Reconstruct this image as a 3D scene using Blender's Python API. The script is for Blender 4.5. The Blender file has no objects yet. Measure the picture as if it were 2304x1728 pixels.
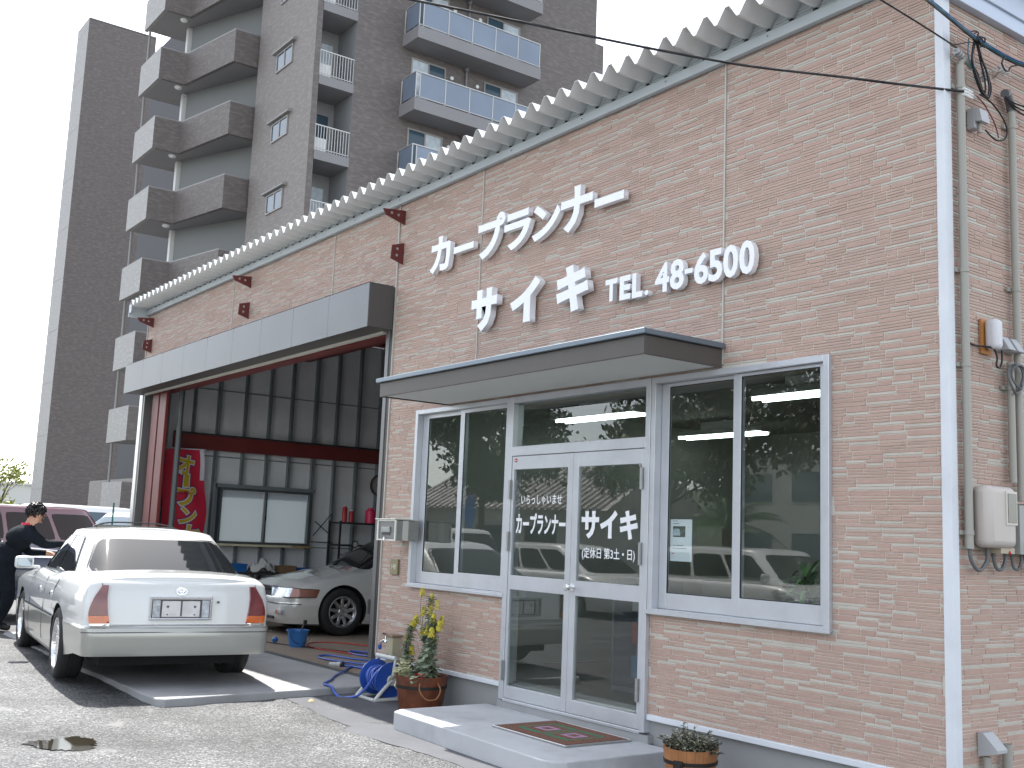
import bpy, bmesh, math, random
from mathutils import Vector, Matrix
random.seed(7)
SC = bpy.context.scene
COL = SC.collection
PI = math.pi

# ------------------------------------------------------------------ camera
cd = bpy.data.cameras.new("camera")
cam = bpy.data.objects.new("camera", cd)
COL.objects.link(cam)
cd.sensor_width = 36.0
cd.sensor_fit = 'HORIZONTAL'
cd.lens = 38.18
cd.clip_start = 0.05
cd.clip_end = 3000
_r = Vector((0.59152, 0.80529, 0.04012)); _u = Vector((0.09126, -0.11631, 0.98901)); _f = Vector((-0.80111, 0.58136, 0.14230))
cam.matrix_world = Matrix(((_r.x, _u.x, -_f.x, 0.0), (_r.y, _u.y, -_f.y, -5.45), (_r.z, _u.z, -_f.z, -0.441), (0, 0, 0, 1)))
SC.camera = cam

# ------------------------------------------------------------------ light
SUN = Vector((-0.65, 0.105, 1.0)).normalized()          # towards the sun
ELEV = math.asin(SUN.z)
world = bpy.data.worlds.new("World")
SC.world = world
world.use_nodes = True
wn = world.node_tree.nodes; wl = world.node_tree.links
bg = wn['Background']
sky = wn.new('ShaderNodeTexSky')
sky.sky_type = 'NISHITA'
sky.sun_disc = False
sky.sun_elevation = ELEV
sky.sun_rotation = math.atan2(SUN.x, SUN.y)
sky.air_density = 1.0
sky.dust_density = 1.0
sky.ozone_density = 1.0
hz_ = wn.new('ShaderNodeHueSaturation'); hz_.inputs['Saturation'].default_value = 0.36; hz_.inputs['Value'].default_value = 1.1
wl.new(sky.outputs[0], hz_.inputs['Color']); wl.new(hz_.outputs[0], bg.inputs[0])   # thin white spring haze
bg.inputs[1].default_value = 0.15
sd = bpy.data.lights.new("sun", 'SUN')
sd.energy = 3.6
sd.angle = math.radians(0.55)
sd.color = (1.0, 0.97, 0.92)
sun = bpy.data.objects.new("sun", sd)
COL.objects.link(sun)
sun.rotation_euler = SUN.to_track_quat('Z', 'Y').to_euler()
sun.location = (0, -10, 30)
SC.view_settings.view_transform = 'Standard'
SC.view_settings.look = 'None'
SC.view_settings.gamma = 1.0
SC.view_settings.exposure = 1.5
SC.view_settings.use_curve_mapping = False

# ------------------------------------------------------------------ materials
MATS = {}
def mat(name, col, rough=0.6, metal=0.0, vary=0.0, vscale=3.0, bump=0.0, bscale=40.0, coat=0.0, dark=None, dscale=0.6, damt=0.0, island=0.0, spec=0.5, emit=None, estr=0.0, bdist=0.01, alpha=1.0):
    """procedural principled material: base colour, mottling, dirt patches, bump"""
    if name in MATS: return MATS[name]
    m = bpy.data.materials.new(name); m.use_nodes = True
    n = m.node_tree.nodes; l = m.node_tree.links
    p = n['Principled BSDF']
    p.inputs['Roughness'].default_value = rough
    p.inputs['Metallic'].default_value = metal
    p.inputs['Specular IOR Level'].default_value = spec
    p.inputs['Coat Weight'].default_value = coat
    p.inputs['Coat Roughness'].default_value = 0.05
    p.inputs['Base Color'].default_value = (*col, 1)
    m.diffuse_color = (*col, 1)
    tc = n.new('ShaderNodeTexCoord')
    src = None
    def mixc(a, b, fac, mode='MIX'):
        mx = n.new('ShaderNodeMix'); mx.data_type = 'RGBA'; mx.blend_type = mode
        if isinstance(fac, (int, float)): mx.inputs[0].default_value = fac
        else: l.new(fac, mx.inputs[0])
        for i, v in ((6, a), (7, b)):
            if isinstance(v, tuple): mx.inputs[i].default_value = (*v, 1)
            else: l.new(v, mx.inputs[i])
        return mx.outputs[2]
    cur = col
    if vary > 0:
        nz = n.new('ShaderNodeTexNoise'); nz.inputs['Scale'].default_value = vscale; nz.inputs['Detail'].default_value = 6
        l.new(tc.outputs['Object'], nz.inputs['Vector'])
        mr = n.new('ShaderNodeMapRange'); mr.inputs[1].default_value = 0.3; mr.inputs[2].default_value = 0.7
        l.new(nz.outputs[0], mr.inputs[0])
        lo = tuple(max(0, c * (1 - vary)) for c in col); hi = tuple(min(1, c * (1 + vary)) for c in col)
        cur = mixc(lo, hi, mr.outputs[0])
    if island > 0:
        g = n.new('ShaderNodeNewGeometry')
        mr = n.new('ShaderNodeMapRange'); mr.inputs[3].default_value = 1 - island; mr.inputs[4].default_value = 1 + island
        l.new(g.outputs['Random Per Island'], mr.inputs[0])
        hv = n.new('ShaderNodeHueSaturation'); l.new(mr.outputs[0], hv.inputs['Value'])
        if isinstance(cur, tuple): hv.inputs['Color'].default_value = (*cur, 1)
        else: l.new(cur, hv.inputs['Color'])
        cur = hv.outputs[0]
    if dark is not None and damt > 0:
        nz = n.new('ShaderNodeTexNoise'); nz.inputs['Scale'].default_value = dscale; nz.inputs['Detail'].default_value = 8; nz.inputs['Roughness'].default_value = 0.65
        l.new(tc.outputs['Object'], nz.inputs['Vector'])
        mr = n.new('ShaderNodeMapRange'); mr.inputs[1].default_value = 0.48; mr.inputs[2].default_value = 0.72; mr.inputs[4].default_value = damt
        l.new(nz.outputs[0], mr.inputs[0])
        cur = mixc(cur, dark, mr.outputs[0])
    if not isinstance(cur, tuple): l.new(cur, p.inputs['Base Color'])
    if bump > 0:
        nz = n.new('ShaderNodeTexNoise'); nz.inputs['Scale'].default_value = bscale; nz.inputs['Detail'].default_value = 5
        l.new(tc.outputs['Object'], nz.inputs['Vector'])
        b = n.new('ShaderNodeBump'); b.inputs['Strength'].default_value = bump; b.inputs['Distance'].default_value = bdist
        l.new(nz.outputs[0], b.inputs['Height']); l.new(b.outputs[0], p.inputs['Normal'])
    if emit:
        p.inputs['Emission Color'].default_value = (*emit, 1); p.inputs['Emission Strength'].default_value = estr
    MATS[name] = m
    return m

def glass_mat(name, tint, ior=1.75, rough=0.0, through=1.0):
    m = bpy.data.materials.new(name); m.use_nodes = True
    n = m.node_tree.nodes; l = m.node_tree.links
    n.remove(n['Principled BSDF'])
    out = n['Material Output']
    tr = n.new('ShaderNodeBsdfTransparent'); tr.inputs[0].default_value = (*tint, 1)
    gl = n.new('ShaderNodeBsdfGlossy'); gl.inputs['Roughness'].default_value = rough; gl.inputs[0].default_value = (0.95, 0.97, 0.97, 1)
    fr = n.new('ShaderNodeFresnel'); fr.inputs[0].default_value = ior
    ge = n.new('ShaderNodeNewGeometry'); iv = n.new('ShaderNodeMath'); iv.operation = 'SUBTRACT'; iv.inputs[0].default_value = 1.0; l.new(ge.outputs['Backfacing'], iv.inputs[1])
    ml = n.new('ShaderNodeMath'); ml.operation = 'MULTIPLY'; l.new(fr.outputs[0], ml.inputs[0]); l.new(iv.outputs[0], ml.inputs[1])
    mx = n.new('ShaderNodeMixShader'); l.new(ml.outputs[0], mx.inputs[0]); l.new(tr.outputs[0], mx.inputs[1]); l.new(gl.outputs[0], mx.inputs[2])
    l.new(mx.outputs[0], out.inputs[0])
    m.diffuse_color = (0.4, 0.5, 0.5, 0.3)
    MATS[name] = m
    return m

# ------------------------------------------------------------------ mesh builder
class MB:
    def __init__(s): s.v = []; s.f = []; s.m = []; s.cur = 0
    def mi(s, i): s.cur = i; return s
    def add(s, vs, fs):
        o = len(s.v); s.v += [tuple(p) for p in vs]
        for f in fs: s.f.append(tuple(i + o for i in f)); s.m.append(s.cur)
        return s
    def box(s, x0, x1, y0, y1, z0, z1):
        if x0 > x1: x0, x1 = x1, x0
        if y0 > y1: y0, y1 = y1, y0
        if z0 > z1: z0, z1 = z1, z0
        return s.add([(x0, y0, z0), (x1, y0, z0), (x1, y1, z0), (x0, y1, z0), (x0, y0, z1), (x1, y0, z1), (x1, y1, z1), (x0, y1, z1)],
                     [(0, 3, 2, 1), (4, 5, 6, 7), (0, 1, 5, 4), (1, 2, 6, 5), (2, 3, 7, 6), (3, 0, 4, 7)])
    def quad(s, a, b, c, d): return s.add([a, b, c, d], [(0, 1, 2, 3)])
    def prism(s, poly, h0, h1, axis='z'):
        """poly: list of 2-D points; extruded from h0 to h1 along axis"""
        n = len(poly)
        def P(p, h): return (p[0], p[1], h) if axis == 'z' else ((p[0], h, p[1]) if axis == 'y' else (h, p[0], p[1]))
        return s.add([P(p, h0) for p in poly] + [P(p, h1) for p in poly],
                     [tuple(range(n - 1, -1, -1)), tuple(range(n, 2 * n))] + [(i, (i + 1) % n, n + (i + 1) % n, n + i) for i in range(n)])
    def tube(s, pts, r, n=8, cap=True, r1=None, closed=False):
        pts = [Vector(p) for p in pts]
        rings = []
        N = len(pts)
        t0 = None
        up = Vector((0, 0, 1))
        for i, p in enumerate(pts):
            if closed: t = pts[(i + 1) % N] - pts[i - 1]
            elif i == 0: t = pts[1] - p
            elif i == N - 1: t = p - pts[i - 1]
            else: t = pts[i + 1] - pts[i - 1]
            t.normalize()
            if i == 0:
                a = t.cross(up)
                if a.length < 1e-3: a = t.cross(Vector((1, 0, 0)))
                a.normalize()
            else:
                a = a - t * a.dot(t)
                if a.length < 1e-4: a = t.orthogonal()
                a.normalize()
            b = t.cross(a)
            rr = r if r1 is None else r + (r1 - r) * i / (N - 1)
            rings.append([p + (a * math.cos(2 * PI * k / n) + b * math.sin(2 * PI * k / n)) * rr for k in range(n)])
        vs = [v for rg in rings for v in rg]
        fs = []
        M = N if closed else N - 1
        for i in range(M):
            j = (i + 1) % N
            for k in range(n):
                k2 = (k + 1) % n
                fs.append((i * n + k, i * n + k2, j * n + k2, j * n + k))
        if cap and not closed:
            fs.append(tuple(range(n - 1, -1, -1))); fs.append(tuple((N - 1) * n + k for k in range(n)))
        return s.add(vs, fs)
    def cyl(s, a, b, r, n=16, r1=None): return s.tube([a, b], r, n, True, r1)
    def lathe(s, prof, n=24, c=(0, 0, 0), axis='z', close=False):
        vs = []; fs = []
        K = len(prof)
        for k in range(n):
            a = 2 * PI * k / n
            for (r, h) in prof:
                x, y = r * math.cos(a), r * math.sin(a)
                if axis == 'z': vs.append((c[0] + x, c[1] + y, c[2] + h))
                elif axis == 'y': vs.append((c[0] + y, c[1] + h, c[2] + x))
                else: vs.append((c[0] + h, c[1] + x, c[2] + y))
        for k in range(n):
            k2 = (k + 1) % n
            for i in range(K - 1 if not close else K):
                i2 = (i + 1) % K
                fs.append((k * K + i, k2 * K + i, k2 * K + i2, k * K + i2))
        return s.add(vs, fs)
    def obj(s, name, mats, parent=None, smooth=None, loc=None, bevel=0, bseg=1):
        me = bpy.data.meshes.new(name)
        me.from_pydata(s.v, [], s.f)
        if not isinstance(mats, (list, tuple)): mats = [mats]
        for m in mats: me.materials.append(m)
        if len(mats) > 1: me.polygons.foreach_set('material_index', s.m)
        me.validate(clean_customdata=False)
        me.update()
        if smooth is not None:
            me.shade_smooth(); me.set_sharp_from_angle(angle=math.radians(smooth))
        o = bpy.data.objects.new(name, me); COL.objects.link(o)
        if parent is not None: o.parent = parent
        if loc is not None: o.location = loc
        if bevel:
            b = o.modifiers.new('bevel', 'BEVEL'); b.width = bevel; b.segments = bseg; b.limit_method = 'ANGLE'; b.angle_limit = math.radians(40)
        return o

def thing(name, label, cat, loc=(0, 0, 0), rz=0, group=None):
    o = bpy.data.objects.new(name, None); COL.objects.link(o)
    o.empty_display_size = 0.1
    o.location = loc; o.rotation_euler = (0, 0, rz)
    o['label'] = label; o['category'] = cat
    if group: o['group'] = group
    return o
def tag(o, label, cat, group=None):
    o['label'] = label; o['category'] = cat
    if group: o['group'] = group
    return o
def structure(o): o['kind'] = 'structure'; return o
def stuff(o, label=None, cat=None):
    o['kind'] = 'stuff'
    if label: o['label'] = label
    if cat: o['category'] = cat
    return o
def local(o, root):
    """parts are modelled in world coordinates; shift mesh into the root's frame"""
    o.matrix_parent_inverse = Matrix.Identity(4)
    return o
def world_part(b, name, m, root, **k):
    """build a part given in world coordinates under a root that has only a translation"""
    L = root.matrix_basis.translation if root.parent is None else root.parent.matrix_basis.translation
    b.v = [(x - L[0], y - L[1], z - L[2]) for x, y, z in b.v]
    return b.obj(name, m, root, **k)
def copy_tree(o, parent=None):
    c = o.copy(); COL.objects.link(c); c.parent = parent
    for ch in list(o.children): copy_tree(ch, c)
    return c

def text_mesh(name, s, m, parent, x0, x1, z0, z1, y=-0.004, ext=0.002, bold=0.0, shear=0.0, world_off=(0, 0, 0), rot=None, bevel=0.0):
    """lettering fitted to a box on an upright plane (default: facing -y)"""
    cu = bpy.data.curves.new('t', 'FONT'); cu.body = s; cu.size = 1.0; cu.extrude = 0.5; cu.offset = bold; cu.shear = shear
    cu.resolution_u = 3
    to = bpy.data.objects.new('t', cu); COL.objects.link(to)
    dg = bpy.context.evaluated_depsgraph_get()
    me = bpy.data.meshes.new_from_object(to.evaluated_get(dg))
    bpy.data.objects.remove(to); bpy.data.curves.remove(cu)
    xs = [v.co.x for v in me.vertices]; ys = [v.co.y for v in me.vertices]
    ax, bx, ay, by = min(xs), max(xs), min(ys), max(ys)
    sx = (x1 - x0) / (bx - ax); sz = (z1 - z0) / (by - ay) if by - ay > 1e-6 else 1
    for v in me.vertices:
        c = v.co.copy()
        v.co = Vector((x0 + (c.x - ax) * sx, y - c.z * ext * 1.0 - ext * 0.5 + 0.0, z0 + (c.y - ay) * sz))
        v.co -= Vector(world_off)
        if rot is not None: v.co = rot @ v.co
    me.name = name
    me.materials.clear(); me.materials.append(m)
    o = bpy.data.objects.new(name, me); COL.objects.link(o)
    if parent is not None: o.parent = parent
    return o

# shared materials
M_white_al = mat('white_aluminium', (0.55, 0.57, 0.60), 0.32, 0.35, vary=0.04, vscale=4, dark=(0.36, 0.36, 0.35), dscale=5, damt=0.22)
M_white_trim = mat('white_trim', (0.66, 0.69, 0.73), 0.4, 0.0, vary=0.04, dark=(0.42, 0.42, 0.40), dscale=4, damt=0.22)
M_dark_al = mat('dark_aluminium', (0.10, 0.10, 0.105), 0.4, 0.3)
M_chrome = mat('chrome', (0.75, 0.76, 0.78), 0.12, 1.0)
M_black = mat('black_rubber', (0.015, 0.015, 0.017), 0.55)
M_black_pl = mat('black_plastic', (0.025, 0.025, 0.028), 0.4)
M_steel = mat('brushed_steel', (0.42, 0.42, 0.42), 0.35, 0.8, vary=0.08, vscale=20)
M_concrete = mat('concrete', (0.33, 0.335, 0.34), 0.85, vary=0.10, vscale=2.5, bump=0.25, bscale=90, dark=(0.22, 0.22, 0.22), dscale=1.3, damt=0.5)
M_found = mat('foundation_mortar', (0.30, 0.305, 0.305), 0.85, vary=0.06, vscale=2, bump=0.15, bscale=120)
M_redsteel = mat('red_oxide_steel', (0.15, 0.022, 0.02), 0.5, vary=0.12, vscale=3)
M_glass = glass_mat('window_glass', (0.88, 0.91, 0.90), 1.85)
# ------------------------------------------------------------------ asphalt material
def asphalt_mat():
    m = bpy.data.materials.new('old_asphalt'); m.use_nodes = True
    n = m.node_tree.nodes; l = m.node_tree.links; p = n['Principled BSDF']
    tc = n.new('ShaderNodeTexCoord')
    def noise(sc, det=4, rough=0.6):
        z = n.new('ShaderNodeTexNoise'); z.inputs['Scale'].default_value = sc; z.inputs['Detail'].default_value = det; z.inputs['Roughness'].default_value = rough
        l.new(tc.outputs['Object'], z.inputs['Vector']); return z.outputs[0]
    vo = n.new('ShaderNodeTexVoronoi'); vo.inputs['Scale'].default_value = 80; l.new(tc.outputs['Object'], vo.inputs['Vector'])
    vo2 = n.new('ShaderNodeTexVoronoi'); vo2.inputs['Scale'].default_value = 42; vo2.feature = 'DISTANCE_TO_EDGE'; l.new(tc.outputs['Object'], vo2.inputs['Vector'])
    r1 = n.new('ShaderNodeValToRGB')
    e = r1.color_ramp.elements
    e[0].position = 0.02; e[0].color = (0.022, 0.023, 0.026, 1); e[1].position = 0.9; e[1].color = (0.265, 0.267, 0.265, 1)
    k = r1.color_ramp.elements.new(0.35); k.color = (0.062, 0.063, 0.066, 1)
    k = r1.color_ramp.elements.new(0.6); k.color = (0.105, 0.107, 0.109, 1)
    l.new(vo.outputs['Color'], r1.inputs[0])
    # darker joints between stones
    mr = n.new('ShaderNodeMapRange'); mr.inputs[2].default_value = 0.12; mr.inputs[3].default_value = 0.18; mr.inputs[4].default_value = 1.0
    l.new(vo2.outputs[0], mr.inputs[0])
    mx = n.new('ShaderNodeMix'); mx.data_type = 'RGBA'; mx.blend_type = 'MULTIPLY'; mx.inputs[0].default_value = 0.8
    l.new(r1.outputs[0], mx.inputs[6]); l.new(mr.outputs[0], mx.inputs[7])
    # large stains and pale worn patches
    mr2 = n.new('ShaderNodeMapRange'); mr2.inputs[1].default_value = 0.35; mr2.inputs[2].default_value = 0.65; mr2.inputs[3].default_value = 0.55; mr2.inputs[4].default_value = 1.35
    l.new(noise(1.1, 8, 0.62), mr2.inputs[0])
    mx2 = n.new('ShaderNodeMix'); mx2.data_type = 'RGBA'; mx2.blend_type = 'MULTIPLY'; mx2.inputs[0].default_value = 1
    l.new(mx.outputs[2], mx2.inputs[6]); l.new(mr2.outputs[0], mx2.inputs[7])
    mr4 = n.new('ShaderNodeMapRange'); mr4.inputs[1].default_value = 0.60; mr4.inputs[2].default_value = 0.72; mr4.inputs[4].default_value = 0.55
    l.new(noise(3.1, 5, 0.6), mr4.inputs[0])
    mx3 = n.new('ShaderNodeMix'); mx3.data_type = 'RGBA'; l.new(mr4.outputs[0], mx3.inputs[0]); l.new(mx2.outputs[2], mx3.inputs[6]); mx3.inputs[7].default_value = (0.235, 0.234, 0.225, 1)
    l.new(mx3.outputs[2], p.inputs['Base Color'])
    p.inputs['Roughness'].default_value = 0.72
    p.inputs['Specular IOR Level'].default_value = 0.5
    b = n.new('ShaderNodeBump'); b.inputs['Strength'].default_value = 1.0; b.inputs['Distance'].default_value = 0.012
    ad = n.new('ShaderNodeMath'); ad.operation = 'ADD'; l.new(vo2.outputs[0], ad.inputs[0]); l.new(noise(45, 5, 0.7), ad.inputs[1])
    l.new(ad.outputs[0], b.inputs['Height']); l.new(b.outputs[0], p.inputs['Normal'])
    return m
M_asphalt = asphalt_mat()

def gz(x, y=0.0):
    """height of the yard: it climbs a little towards the far end"""
    t = min(1, max(0, (-x - 8.0) / 6.0))
    return -1.935 + 0.07 * t

g = MB()
def axis(lo, hi, fine_lo, fine_hi, step):
    a = [lo, lo * 0.45 + fine_lo * 0.55, fine_lo - 12]
    x = fine_lo
    while x < fine_hi: a.append(x); x += step
    a += [fine_hi, fine_hi + 12, hi * 0.5, hi]
    return a
xs = [-700, -300, -150, -80, -50] + [-40 + i * 0.5 for i in range(60)] + [-10 + i * 0.16 for i in range(80)] + [3 + i for i in range(6)] + [20, 60, 200, 700]
ys = [-700, -200, -60, -25, -12] + [-9 + i * 0.5 for i in range(6)] + [-6 + i * 0.16 for i in range(39)] + [0.3, 1, 4, 10, 25, 60, 200, 700]
random.seed(3)
px0, py0 = -8.0, -3.30
V = []
for y in ys:
    for x in xs:
        z = gz(x, y)
        if -12 < x < 2.5 and -6 < y < 0.2:
            z += random.uniform(-0.004, 0.004)
            d = math.hypot((x - px0) / 0.42, (y - py0) / 0.42)
            if d < 1: z -= 0.022 * (1 - d * d)
        V.append((x, y, z))
NX = len(xs)
g.add(V, [(j * NX + i, j * NX + i + 1, (j + 1) * NX + i + 1, (j + 1) * NX + i) for j in range(len(ys) - 1) for i in range(NX - 1)])
o = g.obj('ground', M_asphalt, smooth=60)
structure(o)

# smoother patch of newer asphalt along the wall
pa = MB()
random.seed(5)
edge = []
x = -9.36
while x < -2.0:
    edge.append((x, -1.16 - 0.05 * math.sin(x * 2.2) - 0.02 * random.random() - (0.13 if x > -7.7 else 0))); x += 0.12
pts = edge + [(-2.0, -0.01), (-9.36, -0.01)]
n_ = len(edge)
vv = []
for (x, y) in edge: vv.append((x, y, gz(x) + 0.003)); vv.append((x, 0.02, gz(x) + 0.004))
pa.add(vv, [(2 * i, 2 * i + 2, 2 * i + 3, 2 * i + 1) for i in range(n_ - 1)])
M_patch = mat('patched_asphalt', (0.075, 0.078, 0.088), 0.8, vary=0.2, vscale=2, bump=0.7, bscale=70, bdist=0.006)
structure(pa.obj('pavement_patch', M_patch, smooth=60))

# puddle: water lying in a hollow
pu = MB()
random.seed(11)
N = 90
ring = []
for i in range(N):
    a = 2 * PI * i / N
    r = 1 + 0.14 * math.sin(3 * a + 1) + 0.09 * math.sin(5 * a) + 0.13 * random.uniform(-1, 1)
    ring.append((px0 + 0.235 * r * math.cos(a), py0 + 0.22 * r * math.sin(a), gz(px0) - 0.008))
pu.add([(px0, py0, gz(px0) - 0.008)] + ring, [(0, 1 + i, 1 + (i + 1) % N) for i in range(N)])
M_water = mat('muddy_water', (0.030, 0.024, 0.014), 0.03, spec=1.0, coat=0.5, bump=0.03, bscale=9)
structure(pu.obj('puddle', M_water))

# concrete slab in front of the garage
sl = MB()
zs = -1.855
random.seed(9)
poly = [(-15.2, -2.24)]
x = -15.0
while x < -9.25: poly.append((x, -2.30 + random.uniform(-0.012, 0.012) + 0.0 * x)); x += 0.22
poly += [(-9.17, -2.29), (-9.12, -2.24)]
y = -2.0
while y < -0.15: poly.append((-9.13 - 0.20 * (y + 2.24) / 2.24 + random.uniform(-0.01, 0.01), y)); y += 0.2
poly += [(-9.36, -0.05), (-9.60, -0.02), (-15.2, -0.02)]
sl.prism(poly, -2.05, zs)
M_slab = mat('slab_concrete', (0.32, 0.325, 0.33), 0.85, vary=0.10, vscale=1.4, bump=0.3, bscale=60, dark=(0.14, 0.14, 0.145), dscale=1.0, damt=0.5)
structure(sl.obj('driveway_slab', M_slab, bevel=0.012, bseg=2))

# entrance step
st = MB()
st.prism([(-7.66, -0.02), (-7.66, -0.86), (-7.58, -0.96), (-5.60, -1.05), (-5.50, -1.03), (-5.45, -0.95), (-5.45, -0.02)], -2.08, -1.80)
M_step = mat('step_concrete', (0.47, 0.485, 0.50), 0.8, vary=0.06, vscale=2, bump=0.15, bscale=110, dark=(0.30, 0.31, 0.33), dscale=2.6, damt=0.6)
structure(st.obj('entrance_step', M_step, bevel=0.008, bseg=2))
# ------------------------------------------------------------------ shop building
XC, XL = -3.432, -17.70            # corner trim / far left end
shop = thing('shop_building', 'low workshop and office clad in pinkish brown stone pattern siding with corrugated roof', 'building', (-10.0, 0.0, -1.93))
def S(b, name, m, parent=None, **k): return world_part(b, name, m, parent or shop, **k)

M_mortar = mat('siding_base', (0.57, 0.525, 0.455), 0.8, vary=0.05, vscale=3, bump=0.2, bscale=60)
M_pink = mat('siding_pink', (0.445, 0.303, 0.250), 0.72, vary=0.045, vscale=9, bump=0.8, bscale=34, island=0.035, bdist=0.006, dark=(0.33, 0.235, 0.20), dscale=0.55, damt=0.22)
M_beige = mat('siding_beige', (0.49, 0.455, 0.40), 0.8, vary=0.06, vscale=9, bump=0.25, bscale=70, island=0.05)

ZB, ZT = -1.603, 2.964
holes = [(-9.033, -7.478, -0.907, 0.768), (-7.478, -5.733, -1.75, 0.768), (-5.733, -4.171, -0.907, 0.768)]
# core wall (0.12 thick) split around openings; siding base is its front face
def wall_boxes(b, y0, y1, x0, x1, z0, z1, hs):
    xs = sorted({x0, x1, *[h[0] for h in hs if x0 < h[0] < x1], *[h[1] for h in hs if x0 < h[1] < x1]})
    for a, c in zip(xs, xs[1:]):
        zs_ = [(z0, z1)]
        for h in hs:
            if h[0] <= a + 1e-6 and h[1] >= c - 1e-6:
                nz = []
                for (p, q) in zs_:
                    if h[2] > p: nz.append((p, min(q, h[2])))
                    if h[3] < q: nz.append((max(p, h[3]), q))
                zs_ = nz
        for (p, q) in zs_:
            if q - p > 1e-4: b.box(a, c, y0, y1, p, q)
w = MB()
wall_boxes(w, 0.0, 0.14, -9.59, XC, ZB, ZT, holes)
w.box(XL, -9.59, 0.0, 0.14, 1.68, ZT)
S(w, 'wall', M_mortar)
w = MB(); w.box(XC, -3.39, 0.045, 7.5, ZB, 2.95)
S(w, 'side_wall', M_mortar)
f = MB(); f.box(-9.52, -3.44, 0.025, 0.2, -2.1, ZB - 0.004); f.box(-3.44, -3.42, 0.025, 7.5, -2.1, ZB - 0.004)
S(f, 'foundation', M_found)
for q_ in ((-9.56, -7.482, -0.022, 0.02), (-5.729, XC, -0.022, 0.02), (XC, -3.375, 0.05, 7.5)):
    t = MB(); t.box(*q_, -1.642, ZB); S(t, 'base_trim', M_white_trim, bevel=0.004)
t = MB()
t.box(XC, -3.372, -0.022, 0.045, ZB - 0.04, 3.0)
S(t, 'corner_trim', M_white_trim, bevel=0.004)
for jx in (-5.07, -8.07, -11.07, -14.07):
    t = MB(); t.box(jx - 0.006, jx + 0.006, -0.0125, 0.0, (0.80 if jx == -5.07 or jx == -8.07 else 2.0), ZT - 0.002); S(t, 'joint', mat('sealant', (0.48, 0.46, 0.41), 0.6))
for q_ in ((-9.602, -9.585, -0.018, 0.01, -1.6), (XL - 0.02, XL, -0.018, 0.01, 1.62)):
    t = MB(); t.box(*q_, ZT); S(t, 'edge_trim', mat('beige_trim', (0.45, 0.42, 0.37), 0.5))

# siding stones
random.seed(21)
pieces = []      # (u0,u1,z0,z1,kind) on front plane, then on side plane
def course(u0, u1, zb, zt_all, holes, plane):
    out = []
    z = zb + 0.003
    H = 0.0535
    row = 0
    while z < zt_all:
        u = u0 - random.uniform(0, 0.25)
        while u < u1:
            wd = random.choice((0.09, 0.12, 0.15, 0.18, 0.21, 0.25, 0.29)) + random.uniform(-0.012, 0.012)
            a, b = u + 0.0026, u + wd - 0.0026
            k = random.random()
            if k < 0.16: L = [(0.0, 0.013, 0), (0.0155, 0.030, 1), (0.0325, 0.0512, 0)]
            elif k < 0.40: L = [(0.0, 0.033, 0), (0.0355, 0.0512, 1)]
            elif k < 0.56: L = [(0.0, 0.0145, 1), (0.017, 0.0512, 0)]
            elif k < 0.84: L = [(0.0, 0.0145, 0), (0.017, 0.0325, 0), (0.035, 0.0512, 0)]
            else: L = [(0.0, 0.0235, 0), (0.026, 0.0512, 0)]
            for (p, q, kd) in L:
                if random.random() < 0.12 and kd == 0 and b - a > 0.2:   # a vertical break
                    m_ = a + (b - a) * random.uniform(0.3, 0.7)
                    segs = [(a, m_ - 0.002), (m_ + 0.002, b)]
                else: segs = [(a, b)]
                for (sa, sb) in segs: out.append((sa, sb, z + p + 0.0006, min(z + q - 0.0006, zt_all), kd))
            u += wd
        z += H; row += 1
    res = []
    for (a, b, p, q, kd) in out:
        a = max(a, u0 + 0.002); b = min(b, u1 - 0.002)
        segs = [(a, b)]
        for h in holes:
            if q > h[2] and p < h[3]:
                ns = []
                for (sa, sb) in segs:
                    if sb <= h[0] or sa >= h[1]: ns.append((sa, sb)); continue
                    if sa < h[0]: ns.append((sa, h[0]))
                    if sb > h[1]: ns.append((h[1], sb))
                segs = ns
        for (sa, sb) in segs:
            if sb - sa > 0.02 and q - p > 0.006: res.append((sa, sb, p, q, kd))
    return res
jt = [(jx - 0.007, jx + 0.007, 0.8 if jx > -9 else 1.9, 3.2) for jx in (-5.07, -8.07, -11.07, -14.07)]
front = course(-9.585, XC, ZB, ZT, holes + [h for h in jt if h[0] > -9.5], 'f') + course(XL, -9.602, 1.72, ZT, [h for h in jt if h[0] < -9.7] + [(-17.7, -9.60, 1.6, 2.03)], 'f')
side = course(0.047, 2.6, ZB, 2.82, [], 's')
def stone_verts(u0, u1, z0, z1, plane, d=0.009, iv=0.0035):
    B = [(u0, z0), (u1, z0), (u1, z1), (u0, z1)]
    F = [(u0 + iv, z0 + iv), (u1 - iv, z0 + iv), (u1 - iv, z1 - iv), (u0 + iv, z1 - iv)]
    if plane == 'f': return [(u, 0.001, z) for u, z in B] + [(u, -d, z) for u, z in F], [(4, 5, 6, 7), (0, 1, 5, 4), (1, 2, 6, 5), (2, 3, 7, 6), (3, 0, 4, 7)]
    return [(-3.391, u, z) for u, z in B] + [(-3.39 + d, u, z) for u, z in F], [(4, 5, 6, 7), (0, 1, 5, 4), (1, 2, 6, 5), (2, 3, 7, 6), (3, 0, 4, 7)]
cc = cam.location
allp = [('f', s_) for s_ in front] + [('s', s_) for s_ in side]
def big(t_):
    pl, (a, b, p, q, kd) = t_
    c = Vector(((a + b) / 2, 0, (p + q) / 2)) if pl == 'f' else Vector((-3.39, (a + b) / 2, (p + q) / 2))
    d = c - Vector((0, -5.45, -0.44)); L = d.length
    nrm = abs(d.y) / L if pl == 'f' else abs(d.x) / L
    # only what the frame shows
    vz = d.dot(_f); vx = d.dot(_r) / vz; vy = d.dot(_u) / vz
    if abs(vx) > 0.47 or abs(vy) > 0.35: return 0
    return (b - a) * (q - p) * nrm / (L * L)
allp.sort(key=big, reverse=True)
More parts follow.
